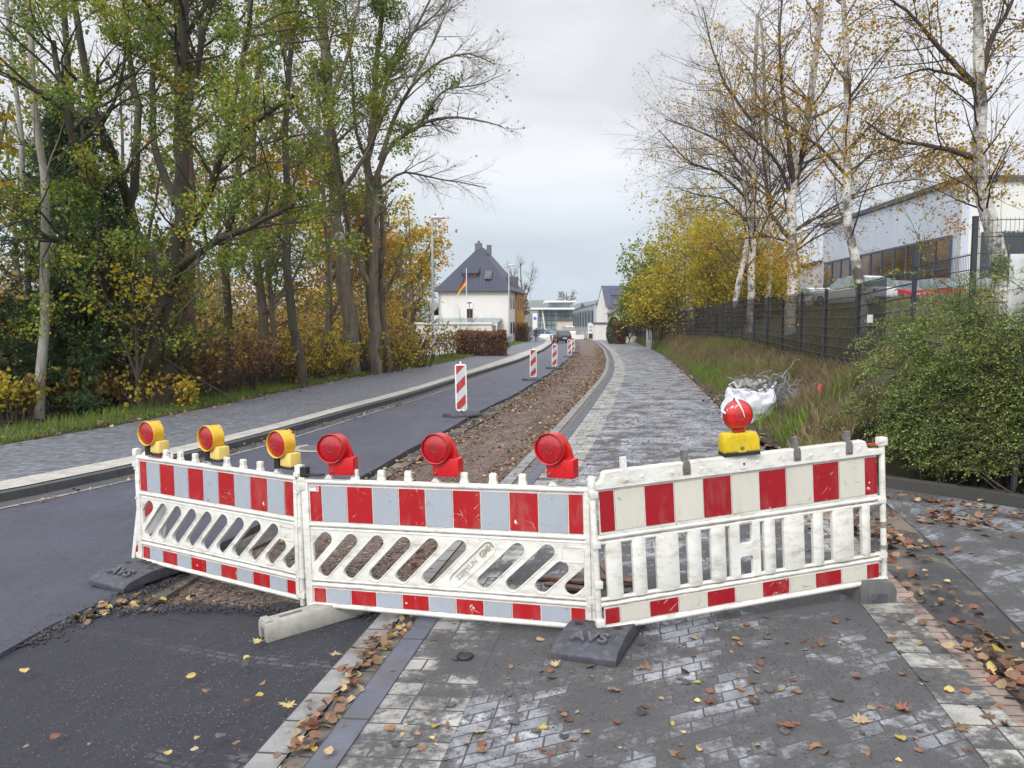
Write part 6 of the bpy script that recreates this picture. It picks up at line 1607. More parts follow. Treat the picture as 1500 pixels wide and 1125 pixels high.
tree('bare_shrub', 'pale bare shrub in front of the cream house', 'shrub', (14.6, 96, 0), [
    ([Vector((14.6, 96, 0)), Vector((14.5, 96, 1.5)), Vector((14.3, 96, 3.6))], .08, .02), ([Vector((14.6, 96, .3)), Vector((15.2, 96, 1.6)), Vector((15.5, 96, 3.2))], .06, .02)],
    [dict(n=10, length=(1, 2), ang=(20, 55), tr=(.1, 1), K=4, rs=.6), dict(n=7, length=(.5, 1.2), ang=(20, 55), tr=(.2, 1), K=3, rs=.7, r_abs=.02)], 'beech', 'twig', 'bare trees far down the street', leaf_size=.14, leaf_n=2, seed=421)

# ---- showroom with glass front at the end of the street
sr = root('glass_showroom', 'glass-fronted showroom with flat white roofs at the end of the street', 'building', (9, 232, 0))
def PXD(px, y): return (px - 750) / 1127 * y
X0, X1 = PXD(789, 230), PXD(838, 230)
boxw('glass_hall', (X0, 230, -1), (X1, 245, 7.2), MT['glass_far'], sr); boxw('main_roof', (X0 - 2.5, 227, 7.205), (X1 + .5, 246, 7.75), MT['framew'], sr)
boxw('upper_storey', (PXD(804, 235), 234, 7.75), (PXD(834, 235), 244, 9.5), MT['glass_far'], sr); boxw('upper_roof', (PXD(797, 235), 232, 9.5), (PXD(842, 235), 246, 9.95), MT['framew'], sr)
for k in range(7): boxw('mullion', (X0 + .9 + k * 1.4, 229.85, 0), (X0 + 1.05 + k * 1.4, 229.98, 7.2), MT['framew'] if k % 3 == 0 else MT['greyd'], sr)
for z in (1.2, 2.6, 4.0, 5.4, 6.4): boxw('transom', (X0, 229.8, z), (X1, 229.84, z + .22), MT['greyd'], sr)
mb = MB(); mb.tube([(PXD(799, 229), 228.4, 0), (PXD(794, 229), 228.4, 7.2)], .22, 8); mb.build('leaning_column', MT['framew'], sr, world=True)
py_ = root('advertising_pylon', 'white pylon with a blue disc left of the showroom', 'sign', (PXD(783.5, 200), 200, 0))
boxw('panel', (PXD(780, 200), 200, 0), (PXD(787, 200), 200.4, 5.6), MT['framew'], py_); mb = MB(); mb.lathe([(0, .05), (.42, .05), (.42, 0)], 20, M=Matrix.Translation((PXD(783.5, 200), 199.98, 4.3)) @ Matrix.Rotation(R(90), 4, 'X')); mb.build('emblem', simple('sign_blue', (.05, .16, .4), .4), py_, world=True)
wh = root('grey_works_building', 'long grey works building with upright window strips right of the showroom', 'building', (14, 180, 0))
quad('long_wall', (PXD(838, 225), 225, -1), (PXD(871, 165), 165, -1), (PXD(871, 165), 165, 6.9), (PXD(838, 225), 225, 6.9), MT['grey'], wh, .3)
quad('end_wall', (PXD(871, 165) + .01, 165, -1), (PXD(890, 165), 166, -1), (PXD(890, 165), 166, 6.9), (PXD(871, 165) + .01, 165, 6.9), MT['clad_white'], wh, .3)
roofm('roof', [[(PXD(836, 225), 225, 6.95), (PXD(870.5, 164), 164.5, 6.95), (PXD(891, 164), 165.5, 7.2), (PXD(900, 225), 225, 7.6)]], MT['framew'], wh)
a = Vector((PXD(838, 225), 225, 0)); b_ = Vector((PXD(871, 165), 165, 0)); dv = (b_ - a)
for k in range(8):
    t0 = .06 + k * .118; p = a + dv * t0; q = a + dv * (t0 + .05); o_n = Vector((-.3, -.15, 0))
    quad('window_strip', p + o_n + Vector((0, 0, 2.2)), q + o_n + Vector((0, 0, 2.2)), q + o_n + Vector((0, 0, 6.0)), p + o_n + Vector((0, 0, 6.0)), MT['glass_far'], wh)
kb = root('beige_kiosk', 'beige flat-roofed substation in front of the showroom', 'building', (10, 152, 0))
boxw('wall', (PXD(817, 150), 150, -.5), (PXD(839, 150), 154, 3.3), MT['cream'], kb); boxw('roof', (PXD(815, 150), 149.7, 3.302), (PXD(841, 150), 154.3, 3.55), MT['greyd'], kb)
boxw('door', (PXD(823, 150), 149.95, 0), (PXD(829, 150), 149.99, 2.2), MT['grey'], kb)
sg = root('white_sign_board', 'white two-post direction board at the end of the works', 'sign', (PXD(865, 130), 130, 0))
boxw('board', (PXD(861, 130), 130, .9), (PXD(869, 130), 130.08, 2.7), MT['framew'], sg)
for px in (861.5, 868.5): boxw('leg', (PXD(px, 130) - .05, 130.0, -.1), (PXD(px, 130) + .05, 130.07, .9), MT['framew'], sg)
for z in (1.3, 1.9): boxw('lettering_block', (PXD(863, 130), 129.96, z), (PXD(867, 130), 129.985, z + .3), MT['sgrey'], sg)
# far hedge
hedge('low green hedge behind the far beacons', PXD(862, 135), PXD(888, 135), 133, 134, 0, .9, 'grass', 431, 1500, .2)
# distant houses seen over the roofs
for i, (px, w_, h_, d, lb) in enumerate([(853, 1.6, 9.8, 330, 'small gabled roof showing over the grey works building'), (800, 4, 9.0, 420, 'distant grey roof left of the showroom'), (876, 3, 9.4, 300, 'distant white roof right of the small gable')]):
    X = PXD(px, d); dh = root('distant_house', lb, 'house', (X, d, 0)); boxw('wall', (X - w_, d, 0), (X + w_, d + 8, h_ - 1), MT['cream'], dh)
    roofm('roof', [[(X - w_ - .4, d - .3, h_ - 1.2), (X, d - .3, h_ + 2.6), (X, d + 8.3, h_ + 2.6), (X - w_ - .4, d + 8.3, h_ - 1.2)], [(X, d - .3, h_ + 2.6), (X + w_ + .4, d - .3, h_ - 1.2), (X + w_ + .4, d + 8.3, h_ - 1.2), (X, d + 8.3, h_ + 2.6)], [(X - w_, d - .1, h_ - 1), (X + w_, d - .1, h_ - 1), (X, d - .1, h_ + 2.4)]], MT['tile_far'], dh)
# ---- wooded hills on the horizon
def ridge(name, d, hs, depth, seed):
    V = []; F = []; n = 260
    for i in range(n):
        x = -1.1 * d + 2.2 * d * i / (n - 1); px = 750 + 1127 * x / d
        yy = np.interp(px, [q[0] for q in hs], [q[1] for q in hs]); z = CAMZ + (480 - yy) * d / 1127 + noise.noise(Vector((x * .012, seed, 0))) * d * .002 + noise.noise(Vector((x * .08, seed, 3))) * d * .0015
        V += [(x, d - depth, -5), (x, d - depth * .4, z * .6), (x, d, z), (x, d + depth, z * .5)]
    for i in range(n - 1):
        for j in range(3): a = i * 4 + j; F.append((a, a + 4, a + 5, a + 1))
    me = D.meshes.new(name); me.from_pydata(V, [], F); me.shade_smooth(); tag(link(name, me, MT['hill']), kind='structure')
MT['hill'] = m_soil('wooded_hill', [(.03, .04, .02), (.06, .06, .03), (.1, .085, .04), (.045, .055, .03)], .05)
ridge('hills', 2600, [(-400, 452), (500, 446), (700, 442), (790, 440), (840, 446), (880, 438), (960, 436), (1200, 440), (1900, 450)], 500, 2)
ridge('near_hill', 1100, [(-400, 474), (600, 470), (750, 462), (800, 458), (850, 463), (900, 458), (1000, 455), (1500, 458), (1900, 462)], 260, 9)

# ---- industrial hall on the right
hall = root('industrial_hall', 'big pale industrial hall with a band of dark windows beyond the car park', 'building', (26, 45, 3))
quad('side_wall', (26.4, 66, 2.5), (26, 45, 2.5), (26, 45, 10.3), (26.4, 66, 10.3), MT['clad_shade_blue'], hall, .4)
quad('front_wall', (26, 45.0, 2.5), (70, 45.6, 2.5), (70, 45.6, 10.4), (26, 45.0, 10.4), MT['clad_cream'], hall, .4)
boxw('corner_trim', (25.9, 44.9, 2.5), (26.12, 45.2, 10.3), MT['clad_white'], hall)
mb = MB(); mb.add([(25.8, 44.8, 10.3), (70, 45.4, 10.4), (70, 46, 10.4), (26.5, 45.4, 10.3), (25.8, 44.8, 10.62), (70, 45.4, 10.7), (70, 46, 10.7), (26.5, 45.4, 10.62)], [(0, 1, 5, 4), (4, 5, 6, 7), (3, 2, 1, 0)]); mb.build('roof_edge', MT['frame'], hall, world=True)
quad('roof_edge', (26.2, 66.3, 10.32), (25.8, 44.8, 10.32), (25.8, 44.8, 10.62), (26.2, 66.3, 10.62), MT['frame'], hall, .5)
quad('end_wall', (30, 66, 2.5), (26.4, 66, 2.5), (26.4, 66, 10.3), (30, 66, 10.3), MT['clad_white'], hall, .3)
roofm('roof', [[(26, 45, 10.5), (70, 45.6, 10.5), (70, 90, 10.5), (26.4, 66, 10.5)]], MT['grey'], hall)
MT['glassr'] = m_glass('window_glass_painted_trees', (.02, .018, .012), (.22, .1, .03), .08, .5)  # brown mottle of mirrored trees painted into the glass colour
MT['glassr2'] = m_glass('dark_glass', (.015, .017, .018), (.05, .06, .06), .08, .5)
def win_band(y0, y1, z0, z1, n, rows, xf, mat, parent):
    for i in range(n):
        a = y0 + (y1 - y0) * i / n; b = y0 + (y1 - y0) * (i + 1) / n
        w1 = quad('window', (xf(b) - .03, b, z0), (xf(a) - .03, a, z0), (xf(a) - .03, a, z1), (xf(b) - .03, b, z1), mat, parent)
        quad('mullion', (xf(a) - .09, a + .09, z0), (xf(a) - .09, a - .09, z0), (xf(a) - .09, a - .09, z1), (xf(a) - .09, a + .09, z1), MT['frame'], w1, .05)
        for r_ in range(rows + 1):
            z = z0 + (z1 - z0) * r_ / rows; quad('transom', (xf(b) - .07, b, z - .07), (xf(a) - .07, a, z - .07), (xf(a) - .07, a, z + .07), (xf(b) - .07, b, z + .07), MT['frame'], w1, .04)
xf = lambda y: 26 + .4 * (y - 45) / 21
win_band(46, 65.6, 3.6, 7.3, 11, 2, xf, MT['glassr'], hall)
f1 = quad('front_window', (27.1, 44.9, 3.2), (31.6, 44.95, 3.2), (31.6, 44.95, 7.4), (27.1, 44.9, 7.4), MT['glassr2'], hall, .05)
quad('front_window_frame', (29.9, 44.82, 3.2), (30.2, 44.82, 3.2), (30.2, 44.82, 7.4), (29.9, 44.82, 7.4), MT['frame'], f1, .03); quad('front_window_frame', (27.1, 44.83, 5.4), (31.6, 44.85, 5.4), (31.6, 44.85, 5.6), (27.1, 44.83, 5.6), MT['frame'], f1, .03)
lowb = root('hall_extension', 'low pale extension joined to the left of the industrial hall', 'building', (26.6, 74, 3))
quad('side_wall', (27, 98, 2.5), (26.5, 66.4, 2.5), (26.5, 66.4, 7.4), (27, 98, 7.4), MT['clad_shade_blue'], lowb, .3)
quad('roof_edge', (26.85, 98, 7.4), (26.35, 66.4, 7.4), (26.35, 66.4, 7.65), (26.85, 98, 7.65), MT['frame'], lowb, .3)
roofm('roof', [[(26.5, 66.4, 7.5), (40, 66.4, 7.5), (40, 98, 7.5), (27, 98, 7.5)]], MT['grey'], lowb)
win_band(68, 90, 3.5, 5.2, 7, 1, lambda y: 26.5 + .5 * (y - 66.4) / 31.6, MT['glassr2'], lowb)
bw_ = root('white_hall', 'plain white hall wall rising behind the low extension', 'building', (32, 92, 3))
boxw('wall', (30.2, 90, 2.5), (45, 110, 13.2), MT['clad_white'], bw_); boxw('parapet', (30.1, 89.9, 13.21), (45.1, 110, 13.4), MT['framew'], bw_)
mb = MB(); pts = [(32.8 + 1.6 * math.cos(R(a)), 89.86, 9.6 + 1.6 * math.sin(R(a))) for a in range(0, 360, 15)]; mb.tube(pts + pts[:1], .07, 5); mb.build('ring_emblem', MT['clad_shade_blue'], bw_, world=True)

# ---- fence
MT['fence'] = simple('anthracite_fence', (.03, .034, .045), .5, .1, 5)
def m_screen():
    g = G('privacy_strip'); p = g.pos(); s = g.n('SeparateXYZ'); g.set(s.inputs[0], p)
    fr = g.math('FRACT', g.math('MULTIPLY', s.outputs['Z'], 5.0)); c = g.ramp(g.noise(.8, p, 5.0), [(.3, (.024, .021, .021)), (.7, (.05, .042, .038))])
    c = g.mix(g.ramp(fr, [(.0, .7), (.08, 0.0), (1, 0.0)]), c, (.015, .015, .018))
    g.P(Base_Color=c, Roughness=.85); g.b.inputs['Specular IOR Level'].default_value = .15; t = g.n('BsdfTransparent'); mx = g.n('MixShader'); mx.inputs[0].default_value = .22
    g.set(mx.inputs[1], g.b.outputs[0]); g.set(mx.inputs[2], t.outputs[0]); g.t.links.new(mx.outputs[0], g.out.inputs['Surface']); return g.mat
MT['screen'] = m_screen()
fence = root('mesh_fence', 'long anthracite rod-mesh fence with dark privacy strips above the bank', 'fence', (6.65, 15, .9))
def fpost(p, z0, z1, nm='post'):
    mb = MB(); mb.box((p.x, p.y, (z0 + z1) / 2), (.06, .045, z1 - z0)); mb.box((p.x, p.y, z1 + .01), (.066, .05, .02)); return mb.build(nm, MT['fence'], fence, world=True)
def bay(p, q, zb, zt, zb2, zt2, screen, near=False, half=None):
    n = max(3, int(round((zt - zb) / .2))); mb = MB(); r = .005 if near else .007
    for k in range(n + 1):
        f = k / n; a = Vector((p.x, p.y, zb + (zt - zb) * f)); b = Vector((q.x, q.y, zb2 + (zt2 - zb2) * f))
        for o in (-.012, .012): mb.tube([a + Vector((-o, -.0, 0)), b + Vector((-o, 0, 0))], r if not screen else .009, 4)
    if near:
        L = (q - p).length; m = int(L / .05)
        for k in range(1, m):
            f = k / m; a = p.lerp(q, f); z0 = zb + (zb2 - zb) * f; z1 = zt + (zt2 - zt) * f; mb.tube([(a.x, a.y, z0), (a.x, a.y, z1 + .03)], .003, 4)
    mb.build('mesh_panel', MT['fence'], fence, world=True)
    if screen:
        h = half or 1.0; q2 = p.lerp(q, h)
        quad('privacy_screen', (p.x + .004, p.y, zb), (q2.x + .004, q2.y, zb + (zb2 - zb) * h), (q2.x + .004, q2.y, zt - .02 + (zt2 - zt) * h), (p.x + .004, p.y, zt - .02), MT['screen'], fence)
# posts along the line, every 2.5 m
Ls = [0]; 
for a, b in zip(FL, FL[1:]): Ls.append(Ls[-1] + (b - a).length)
def at_len(s):
    for i in range(len(Ls) - 1):
        if Ls[i] <= s <= Ls[i + 1]: return FL[i].lerp(FL[i + 1], (s - Ls[i]) / (Ls[i + 1] - Ls[i]))
    return FL[-1]
i15 = min(range(len(FL)), key=lambda i: abs(FL[i].y - 15)); s15 = Ls[i15]
posts = []
s = s15
while s < Ls[-1]: posts.append(at_len(s)); s += 2.6
H_ = 1.82
for i, p in enumerate(posts):
    z = fence_z(p.y); fpost(p, z - .3, z + H_)
    if i: a = posts[i - 1]; za = fence_z(a.y); bay(a, p, za - .02, za + H_ - .03, z - .02, z + H_ - .03, True)
p15 = posts[0]; pA = at_len(s15 - 2.6); pA = Vector((6.13, 11.8, 0)); pB = Vector((5.8, 9.75, 0)); pC = Vector((8.4, 9.35, 0)); pD = Vector((11, 9.0, 0))
fpost(pA, .5, 3.08); fpost(pB, .5, 3.27); fpost(pC, .5, 3.27); fpost(pD, .5, 3.27)
bay(p15, pA, .9, 2.72, .95, 2.78, True, True, .55); bay(pA, pB, 1.3, 2.82, 1.3, 2.82, False, True); bay(pB, pC, 1.4, 3.24, 1.4, 3.24, False, True); bay(pC, pD, 1.4, 3.24, 1.4, 3.24, False, True)
boxw('notice_tag', (6.29, 14.1, 2.03), (6.285 + .1, 14.115, 2.17), MT['framew'], fence)
nt_ = D.objects['notice_tag']; q = PD(1271, 467, 13.6); nt_.location += Vector((q.x - 6.34, q.y - 14.1 - .1, q.z - 2.1))

# ---- lamp posts
def lamp_post(label, px, py, top_y, first=None):
    q = PG(px, py, .12); d = q.y; h = PD(px, top_y, d).z - q.z
    rt = root('street_lamp', label, 'street lamp', q, 'street lamps along the left pavement')
    mb = MB(); mb.tube([(0, 0, 0), (0, 0, .9), (0, 0, h)], [.09, .075, .05], 12); mb.build('pole', MT['galv'], rt, smooth=40)
    mb = MB(); mb.tube([(0, 0, -.05), (0, 0, .45)], [.1, .098], 12); mb.build('base_sleeve', MT['greyd'], rt, smooth=40)
    mb = MB(); mb.prism([(-.08, h - .02), (0, h + .1), (.25, h + .12), (.66, h + .06), (.7, h + .02), (.3, h - .01), (0, h - .05)], -.13, .13, 'y'); hd = mb.build('lamp_head', MT['galv'], rt, bevel=.02, smooth=40)
    mb = MB(); mb.box((.45, 0, h - .0), (.34, .18, .02)); mb.build('lamp_glass', MT['framew'], hd)
    mb = MB(); mb.box((0, -.085, 1.0), (.08, .02, .35)); mb.build('service_door', MT['galv'], rt)
lamp_post('tall galvanised street lamp in full view left of the white house', 634.5, 530, 320)
lamp_post('street lamp standing against the right corner of the white house', 745.5, 509, 389)
lamp_post('small distant street lamp by the walker', 776.5, 499, 414)

# ---- vehicles
def paint(name, c, m=.0): return simple(name, c, .18, .03, 1, 0, m)
MT['tyre'] = simple('tyre', (.015, .015, .016), .8); MT['rim'] = simple('rim', (.35, .36, .38), .35, .1, 5, 0, .6); MT['lampred'] = simple('tail_lamp', (.4, .01, .01), .2); MT['carglass'] = m_glass('car_glass', (.10, .13, .14), (.3, .36, .37), .04, 1.5)
MT['carglassd'] = m_glass('dark_car_glass', (.02, .025, .03), (.06, .07, .08), .04, 1.5); MT['plate'] = simple('number_plate', (.7, .7, .68), .5); MT['headl'] = simple('headlamp', (.7, .72, .75), .1)
def make_car(label, loc, yaw, col, cat='car', L=4.5, Wd=1.82, Hh=1.62, glass='carglass', group=None):
    """nose towards local +y"""
    rt = root('parked_car' if cat == 'car' else cat, label, cat, mat=Matrix.Translation(loc) @ Matrix.Rotation(R(yaw), 4, 'Z'), group=group)
    w2 = Wd / 2; belt = Hh * .6
    S = [(-.5, .80, .42, belt * .86, 0), (-.485, .93, .3, belt * .98, 0), (-.46, .96, .25, belt + .02, 0), (-.40, .99, .22, Hh - .12, 1), (-.30, 1.0, .2, Hh - .02, 1), (-.05, 1.0, .2, Hh, 1), (.08, 1.0, .2, Hh - .06, 1), (.235, 1.0, .2, belt + .03, 0), (.36, .98, .2, belt - .06, 0), (.46, .92, .24, belt - .2, 0), (.5, .8, .4, belt - .34, 0)]
    V = []
    for f, wf, zb, zt, cab in S:
        w_ = w2 * wf; bz = min(belt, zt - .02)
        rw = w_ * (.76 if cab else .86)
        half = [(w_ * .9, zb), (w_, zb + .16), (w_ * 1.0, bz * .72), (w_ * .965, bz), (rw, zt - .03 if cab else zt - .012), (rw * .72, zt)]
        ring = half + [(-x, z) for x, z in half[::-1]]
        V += [(x, f * L, z) for x, z in ring]
    n = 12; body = []; gl = []
    for i in range(len(S) - 1):
        for j in range(n - 1):
            q = (i * n + j, i * n + j + 1, (i + 1) * n + j + 1, (i + 1) * n + j)
            side_g = j in (3, 7) and (S[i][4] and S[i + 1][4]); scr = (S[i][4] != S[i + 1][4]) and j in (4, 5, 6, 3, 7)
            (gl if side_g or scr else body).append(q)
    body.append(tuple(range(n))[::-1]); body.append(tuple((len(S) - 1) * n + k for k in range(n)))
    for i in range(len(S) - 1): body.append((i * n, (i + 1) * n, (i + 1) * n + n - 1, i * n + n - 1))
    mb = MB(); mb.add(V, body); mb.build('body', col, rt, smooth=50)
    mb = MB(); mb.add(V, gl); mb.build('windows', MT[glass], rt, smooth=50)
    for x in (-w2 + .1, w2 - .1):
        for y in (-.31 * L, .31 * L):
            mb = MB(); mb.lathe([(.0, -.11), (.28, -.11), (.33, -.08), (.33, .08), (.28, .11), (0, .11)], 20, M=Matrix.Translation((x, y, .33)) @ Matrix.Rotation(R(90), 4, 'Y')); wl_ = mb.build('wheel', MT['tyre'], rt, smooth=40)
            mb = MB(); mb.lathe([(0, -.125), (.2, -.12), (.21, -.1), (.21, .1), (.2, .12), (0, .125)], 14, M=Matrix.Translation((x, y, .33)) @ Matrix.Rotation(R(90), 4, 'Y')); mb.build('rim', MT['rim'], wl_, smooth=40)
    for x in (-1, 1):
        mb = MB(); mb.box((x * w2 * .78, -.492 * L, belt * .82), (.3, .07, .16)); mb.build('tail_light', MT['lampred'], rt, bevel=.01)
        mb = MB(); mb.box((x * w2 * .72, .475 * L, belt * .66), (.34, .1, .14)); mb.build('headlight', MT['headl'], rt, bevel=.01)
        mb = MB(); mb.box((x * (w2 + .08), .17 * L, belt + .02), (.16, .1, .12)); mb.build('wing_mirror', col, rt, bevel=.02)
    mb = MB(); mb.box((0, -.504 * L, .6), (.5, .02, .11)); mb.build('number_plate', MT['plate'], rt)
    mb = MB(); mb.box((0, -.497 * L, .38), (Wd * .8, .06, .2)); mb.build('rear_bumper', MT['black'], rt, bevel=.02)
    return rt
CG = 'cars parked behind the fence'
MT['pwhite'] = paint('white_paint', (.72, .73, .74)); MT['pred'] = paint('red_paint', (.5, .02, .03)); MT['pdark'] = paint('dark_paint', (.02, .025, .035)); MT['pblue'] = paint('blue_paint', (.05, .12, .25)); MT['psilver'] = paint('silver_paint', (.45, .47, .48), .3)
make_car('white estate seen three-quarters from behind, left of the red cars', (18.5, 42, 3.02), 20, MT['pwhite'], L=4.6, group=CG)
make_car('red car with pale windows between the white estate and the second red car', (21.1, 42.5, 3.02), 196, MT['pred'], Hh=1.5, group=CG)
make_car('second red car, nearest to the hall corner', (23.5, 41.5, 3.02), 200, MT['pred'], Hh=1.55, group=CG)
make_car('silver car at the right end of the parked row', (25.3, 40.6, 3.02), 12, MT['psilver'], Hh=1.5, group=CG)
make_car('small white car parked farthest left behind the birch', (19.6, 52, 3.02), 12, MT['pwhite'], Hh=1.5, group=CG)
q = PD(823, 500, 97); make_car('dark car driving away between the kerb and the beacons', (q.x, 97, .0), 6, MT['pdark'], glass='carglassd', Hh=1.6)
make_car('blue car parked in front of the showroom', (PXD(793, 180), 180, 0), -60, MT['pblue'], glass='carglassd'); make_car('pale silver car right of the blue car before the showroom', (PXD(806, 190), 190, 0), -60, MT['psilver'])
tv = make_car('white van with an orange stripe behind the dark car', (PXD(831, 135), 135, 0), 10, MT['pwhite'], cat='van', L=5.2, Wd=2.0, Hh=2.2); mb = MB(); mb.box((0, -2.66, 1.7), (1.7, .03, .14)); mb.build('orange_stripe', simple('orange_stripe', (.6, .2, .03), .5), tv)
# low construction barriers behind the dark car
for i, (px, d, wd) in enumerate([(815, 125, 2.4), (843, 122, 2.6), (803, 140, 3)]):
    X = PXD(px, d); o = root('low_barrier', ['red and white board left behind the dark car', 'white block barrier right of the van', 'pale low barrier before the showroom cars'][i], 'barrier', (X, d, 0)); mb = MB(); mb.prism([(-wd / 2, .05), (wd / 2, .05), (wd / 2, .75), (-wd / 2, .75)], -.05, .05); mb.build('board', MT['framew'], o, bevel=.02)
    for k in range(4 if i == 0 else 0): mb = MB(); mb.box((-wd / 2 + .3 + k * .62, -.06, .4), (.3, .01, .66)); mb.build('red_stripe', MT['sred'], o)
    for x in (-wd / 2 + .3, wd / 2 - .3): mb = MB(); mb.box((x, 0, .05), (.12, .6, .1)); mb.build('foot', MT['rubber'], o, bevel=.02)
# ================================================================== SMALL THINGS AND LEAVES
# cabinet by the path
q = PG(951, 511); d = q.y; cb = root('junction_cabinet', 'slim grey junction cabinet on a concrete plinth beside the far footpath', 'cabinet', (q.x, d, 0))
boxw('plinth', (q.x - .2, d, -.05), (q.x + .2, d + .3, .5), MT['conc'], cb); boxw('door', (q.x - .22, d - .02, .502), (q.x + .22, d + .32, 1.62), MT['grey'], cb, .015); boxw('lid', (q.x - .24, d - .04, 1.622), (q.x + .24, d + .34, 1.67), MT['galv'], cb)
# white panel standing in the shrub at the right edge
pn = root('blank_sign', 'blank white panel standing in the shrub at the right edge', 'sign', (5.9, 8.2, .1)); a = PD(1482, 372, 8.3); b = PD(1482, 482, 8.3)
boxw('board', (a.x, 8.3, b.z), (a.x + .9, 8.33, a.z), MT['pwhite'], pn, .004)
for x in (.15, .75): boxw('leg', (a.x + x, 8.332, .05), (a.x + x + .05, 8.37, a.z - .03), MT['galv'], pn)
# survey stakes
MT['pink'] = simple('fluorescent_pink', (.8, .08, .14), .6)
MT['pink2'] = simple('faded_pink', (.7, .16, .18), .6)
for px, y0, y1, d, lb in ((1199, 563, 592, 12.6, 'nearest pink survey stake in the bank by the shrub'), (1103, 513, 523, 29, 'middle pink survey stake in the bank'), (990, 498, 504, 50, 'farthest pink survey stake in the bank')):
    a, b = PD(px, y1, d), PD(px + 2, y0, d); o = root('survey_stake', lb, 'stake', a, 'pink survey stakes in the bank'); mb = MB(); mb.box((0, 0, (b.z - a.z) / 2 - .12), (.035, .02, b.z - a.z + .24), rot=(0, R(4), 0)); mb.build('peg', MT['pink2'], o, bevel=.003); mb = MB(); mb.box((0.005, 0, (b.z - a.z) - .05), (.038, .023, .1), rot=(0, R(4), 0)); mb.build('tip', MT['pink'], o)
# builder's bag and wire offcuts
bq = PG(1104, 624); bq = Vector((bq.x, bq.y + .3, .0)); MT['bag'] = simple('woven_white_bag', (.62, .64, .70), .75, .12, 6, .3, 0, .35, (.3, .3, .3))
bag = root('builders_bag', 'crumpled white builder\'s bag full of rubble and offcuts beside the footpath', 'bag', bq)
V = []; F = []; nu, nv = 40, 22
for j in range(nv + 1):
    t = j / nv
    for i in range(nu):
        a = 2 * math.pi * i / nu; e = 2.6; c, s = math.cos(a), math.sin(a); rr = (abs(c) ** e + abs(s) ** e) ** (-1 / e)
        if t < .8: rad = .46 + .06 * math.sin(t / .8 * math.pi); z = t / .8 * .82
        else: k = (t - .8) / .2; rad = .47 * (1 - .3 * k); z = .82 + .1 * math.sin(k * 3) - .16 * k
        n_ = noise.noise(Vector((c * 1.6, s * 1.6, z * 2.2))); n2 = abs(noise.noise(Vector((c * 4, s * 4, z * 5 + 4))))
        n3 = abs(noise.noise(Vector((c * 7 + 3, s * 7, z * 6)))); rad *= rr * .95; rad += .13 * n_ - .13 * n2 - .07 * n3; z += (.12 * noise.noise(Vector((c * 2, s * 2, 9)))) * t
        V.append((c * rad * 1.05, s * rad * .9, max(0, z) * .82))
for j in range(nv):
    for i in range(nu): F.append((j * nu + i, j * nu + (i + 1) % nu, (j + 1) * nu + (i + 1) % nu, (j + 1) * nu + i))
me = D.meshes.new('sack'); me.from_pydata(V, [], F); me.shade_smooth(); sk_ = link('sack', me, MT['bag'], bag); sk_.modifiers.new('s', 'SOLIDIFY').thickness = .006
for a in (200, 330, 80): 
    x, y = .42 * math.cos(R(a)), .38 * math.sin(R(a)); mb = MB(); mb.tube([(x, y, .75), (x * 1.12, y * 1.1, .8), (x * 1.05 + .06, y, .86), (x * .8 + .1, y * .8, .66)], .02, 6); mb.build('lifting_loop', MT['bag'], bag, smooth=60)
mb = MB()
rr_ = random.Random(3)
for k in range(14): mb.box((rr_.uniform(-.3, .3), rr_.uniform(-.25, .25), .74 + rr_.uniform(0, .1)), (rr_.uniform(.06, .2), rr_.uniform(.05, .12), rr_.uniform(.04, .09)), rot=(rr_.uniform(0, 3), rr_.uniform(0, 3), rr_.uniform(0, 3)))
o = mb.build('rubble', MT['conc'], bag, bevel=.01); o['kind'] = 'stuff'
def wires(label, c, n, spread, L, seed, r=.006, up=.5, mat=None):
    rg = np.random.default_rng(seed); P = np.zeros((n, 9, 3)); P[:, 0] = np.array(c) + rg.normal(size=(n, 3)) * np.array(spread); P[:, 0, 2] = np.abs(P[:, 0, 2] - .1) + .1
    d_ = nrm(rg.normal(size=(n, 3)) * np.array([1, .6, .5]) + np.array([.2, 0, up * .3])); Ls_ = rg.uniform(L * .4, L, n)
    for k in range(1, 9): P[:, k] = P[:, k - 1] + d_ * (Ls_ / 8)[:, None]; d_ = nrm(d_ + rg.normal(size=(n, 3)) * .3 + np.array([0, 0, -.1])); P[:, k, 2] = np.maximum(P[:, k, 2], .03)
    V, F = tubes(P, np.full((n, 9), r), 5); return tag(npmesh('wire_offcuts', V, F, mat or MT['wire'], smooth=True), label, 'wire scrap', kind='stuff')
MT['wire'] = simple('grey_cable', (.22, .24, .28), .5, .3, 5)
wires('tangle of grey wire and strapping heaped right of the white bag', (bq.x + .62, bq.y + .1, .5), 190, (.22, .2, .18), .6, 7)
wires('loose grey strapping on top of the white bag', (bq.x + .05, bq.y - .1, .92), 22, (.22, .15, .04), .4, 8)
wires('loose grey wire trailing on the paving left of the white bag', (bq.x - .55, bq.y + .3, .1), 18, (.2, .12, .04), .8, 9)
# manhole
q = PG(466, 656); mh = root('manhole_cover', 'round manhole cover with a pale rim in the road', 'manhole cover', (q.x, q.y, gz(q.x, q.y)))
mb = MB(); mb.lathe([(.31, .004), (.42, .006), (.43, .0)], 36, cap=False); mb.build('rim', MT['conc'], mh); mb = MB(); mb.lathe([(0, .005), (.3, .005), (.305, .0)], 36); mb.build('cover', MT['dkconc'], mh)
# black cap lying on the paving
q = PG(681, 968); cp_ = root('black_cap', 'round black plastic cap lying on the pale pavers', 'cap', (q.x, q.y, gz(q.x, q.y) + .02)); mb = MB(); mb.lathe([(.046, 0), (.05, .004), (.05, .014), (.045, .02), (.038, .021), (.036, .017), (0, .017)], 28, cap=False); mb.build('cap_disc', MT['black'], cp_, smooth=40)
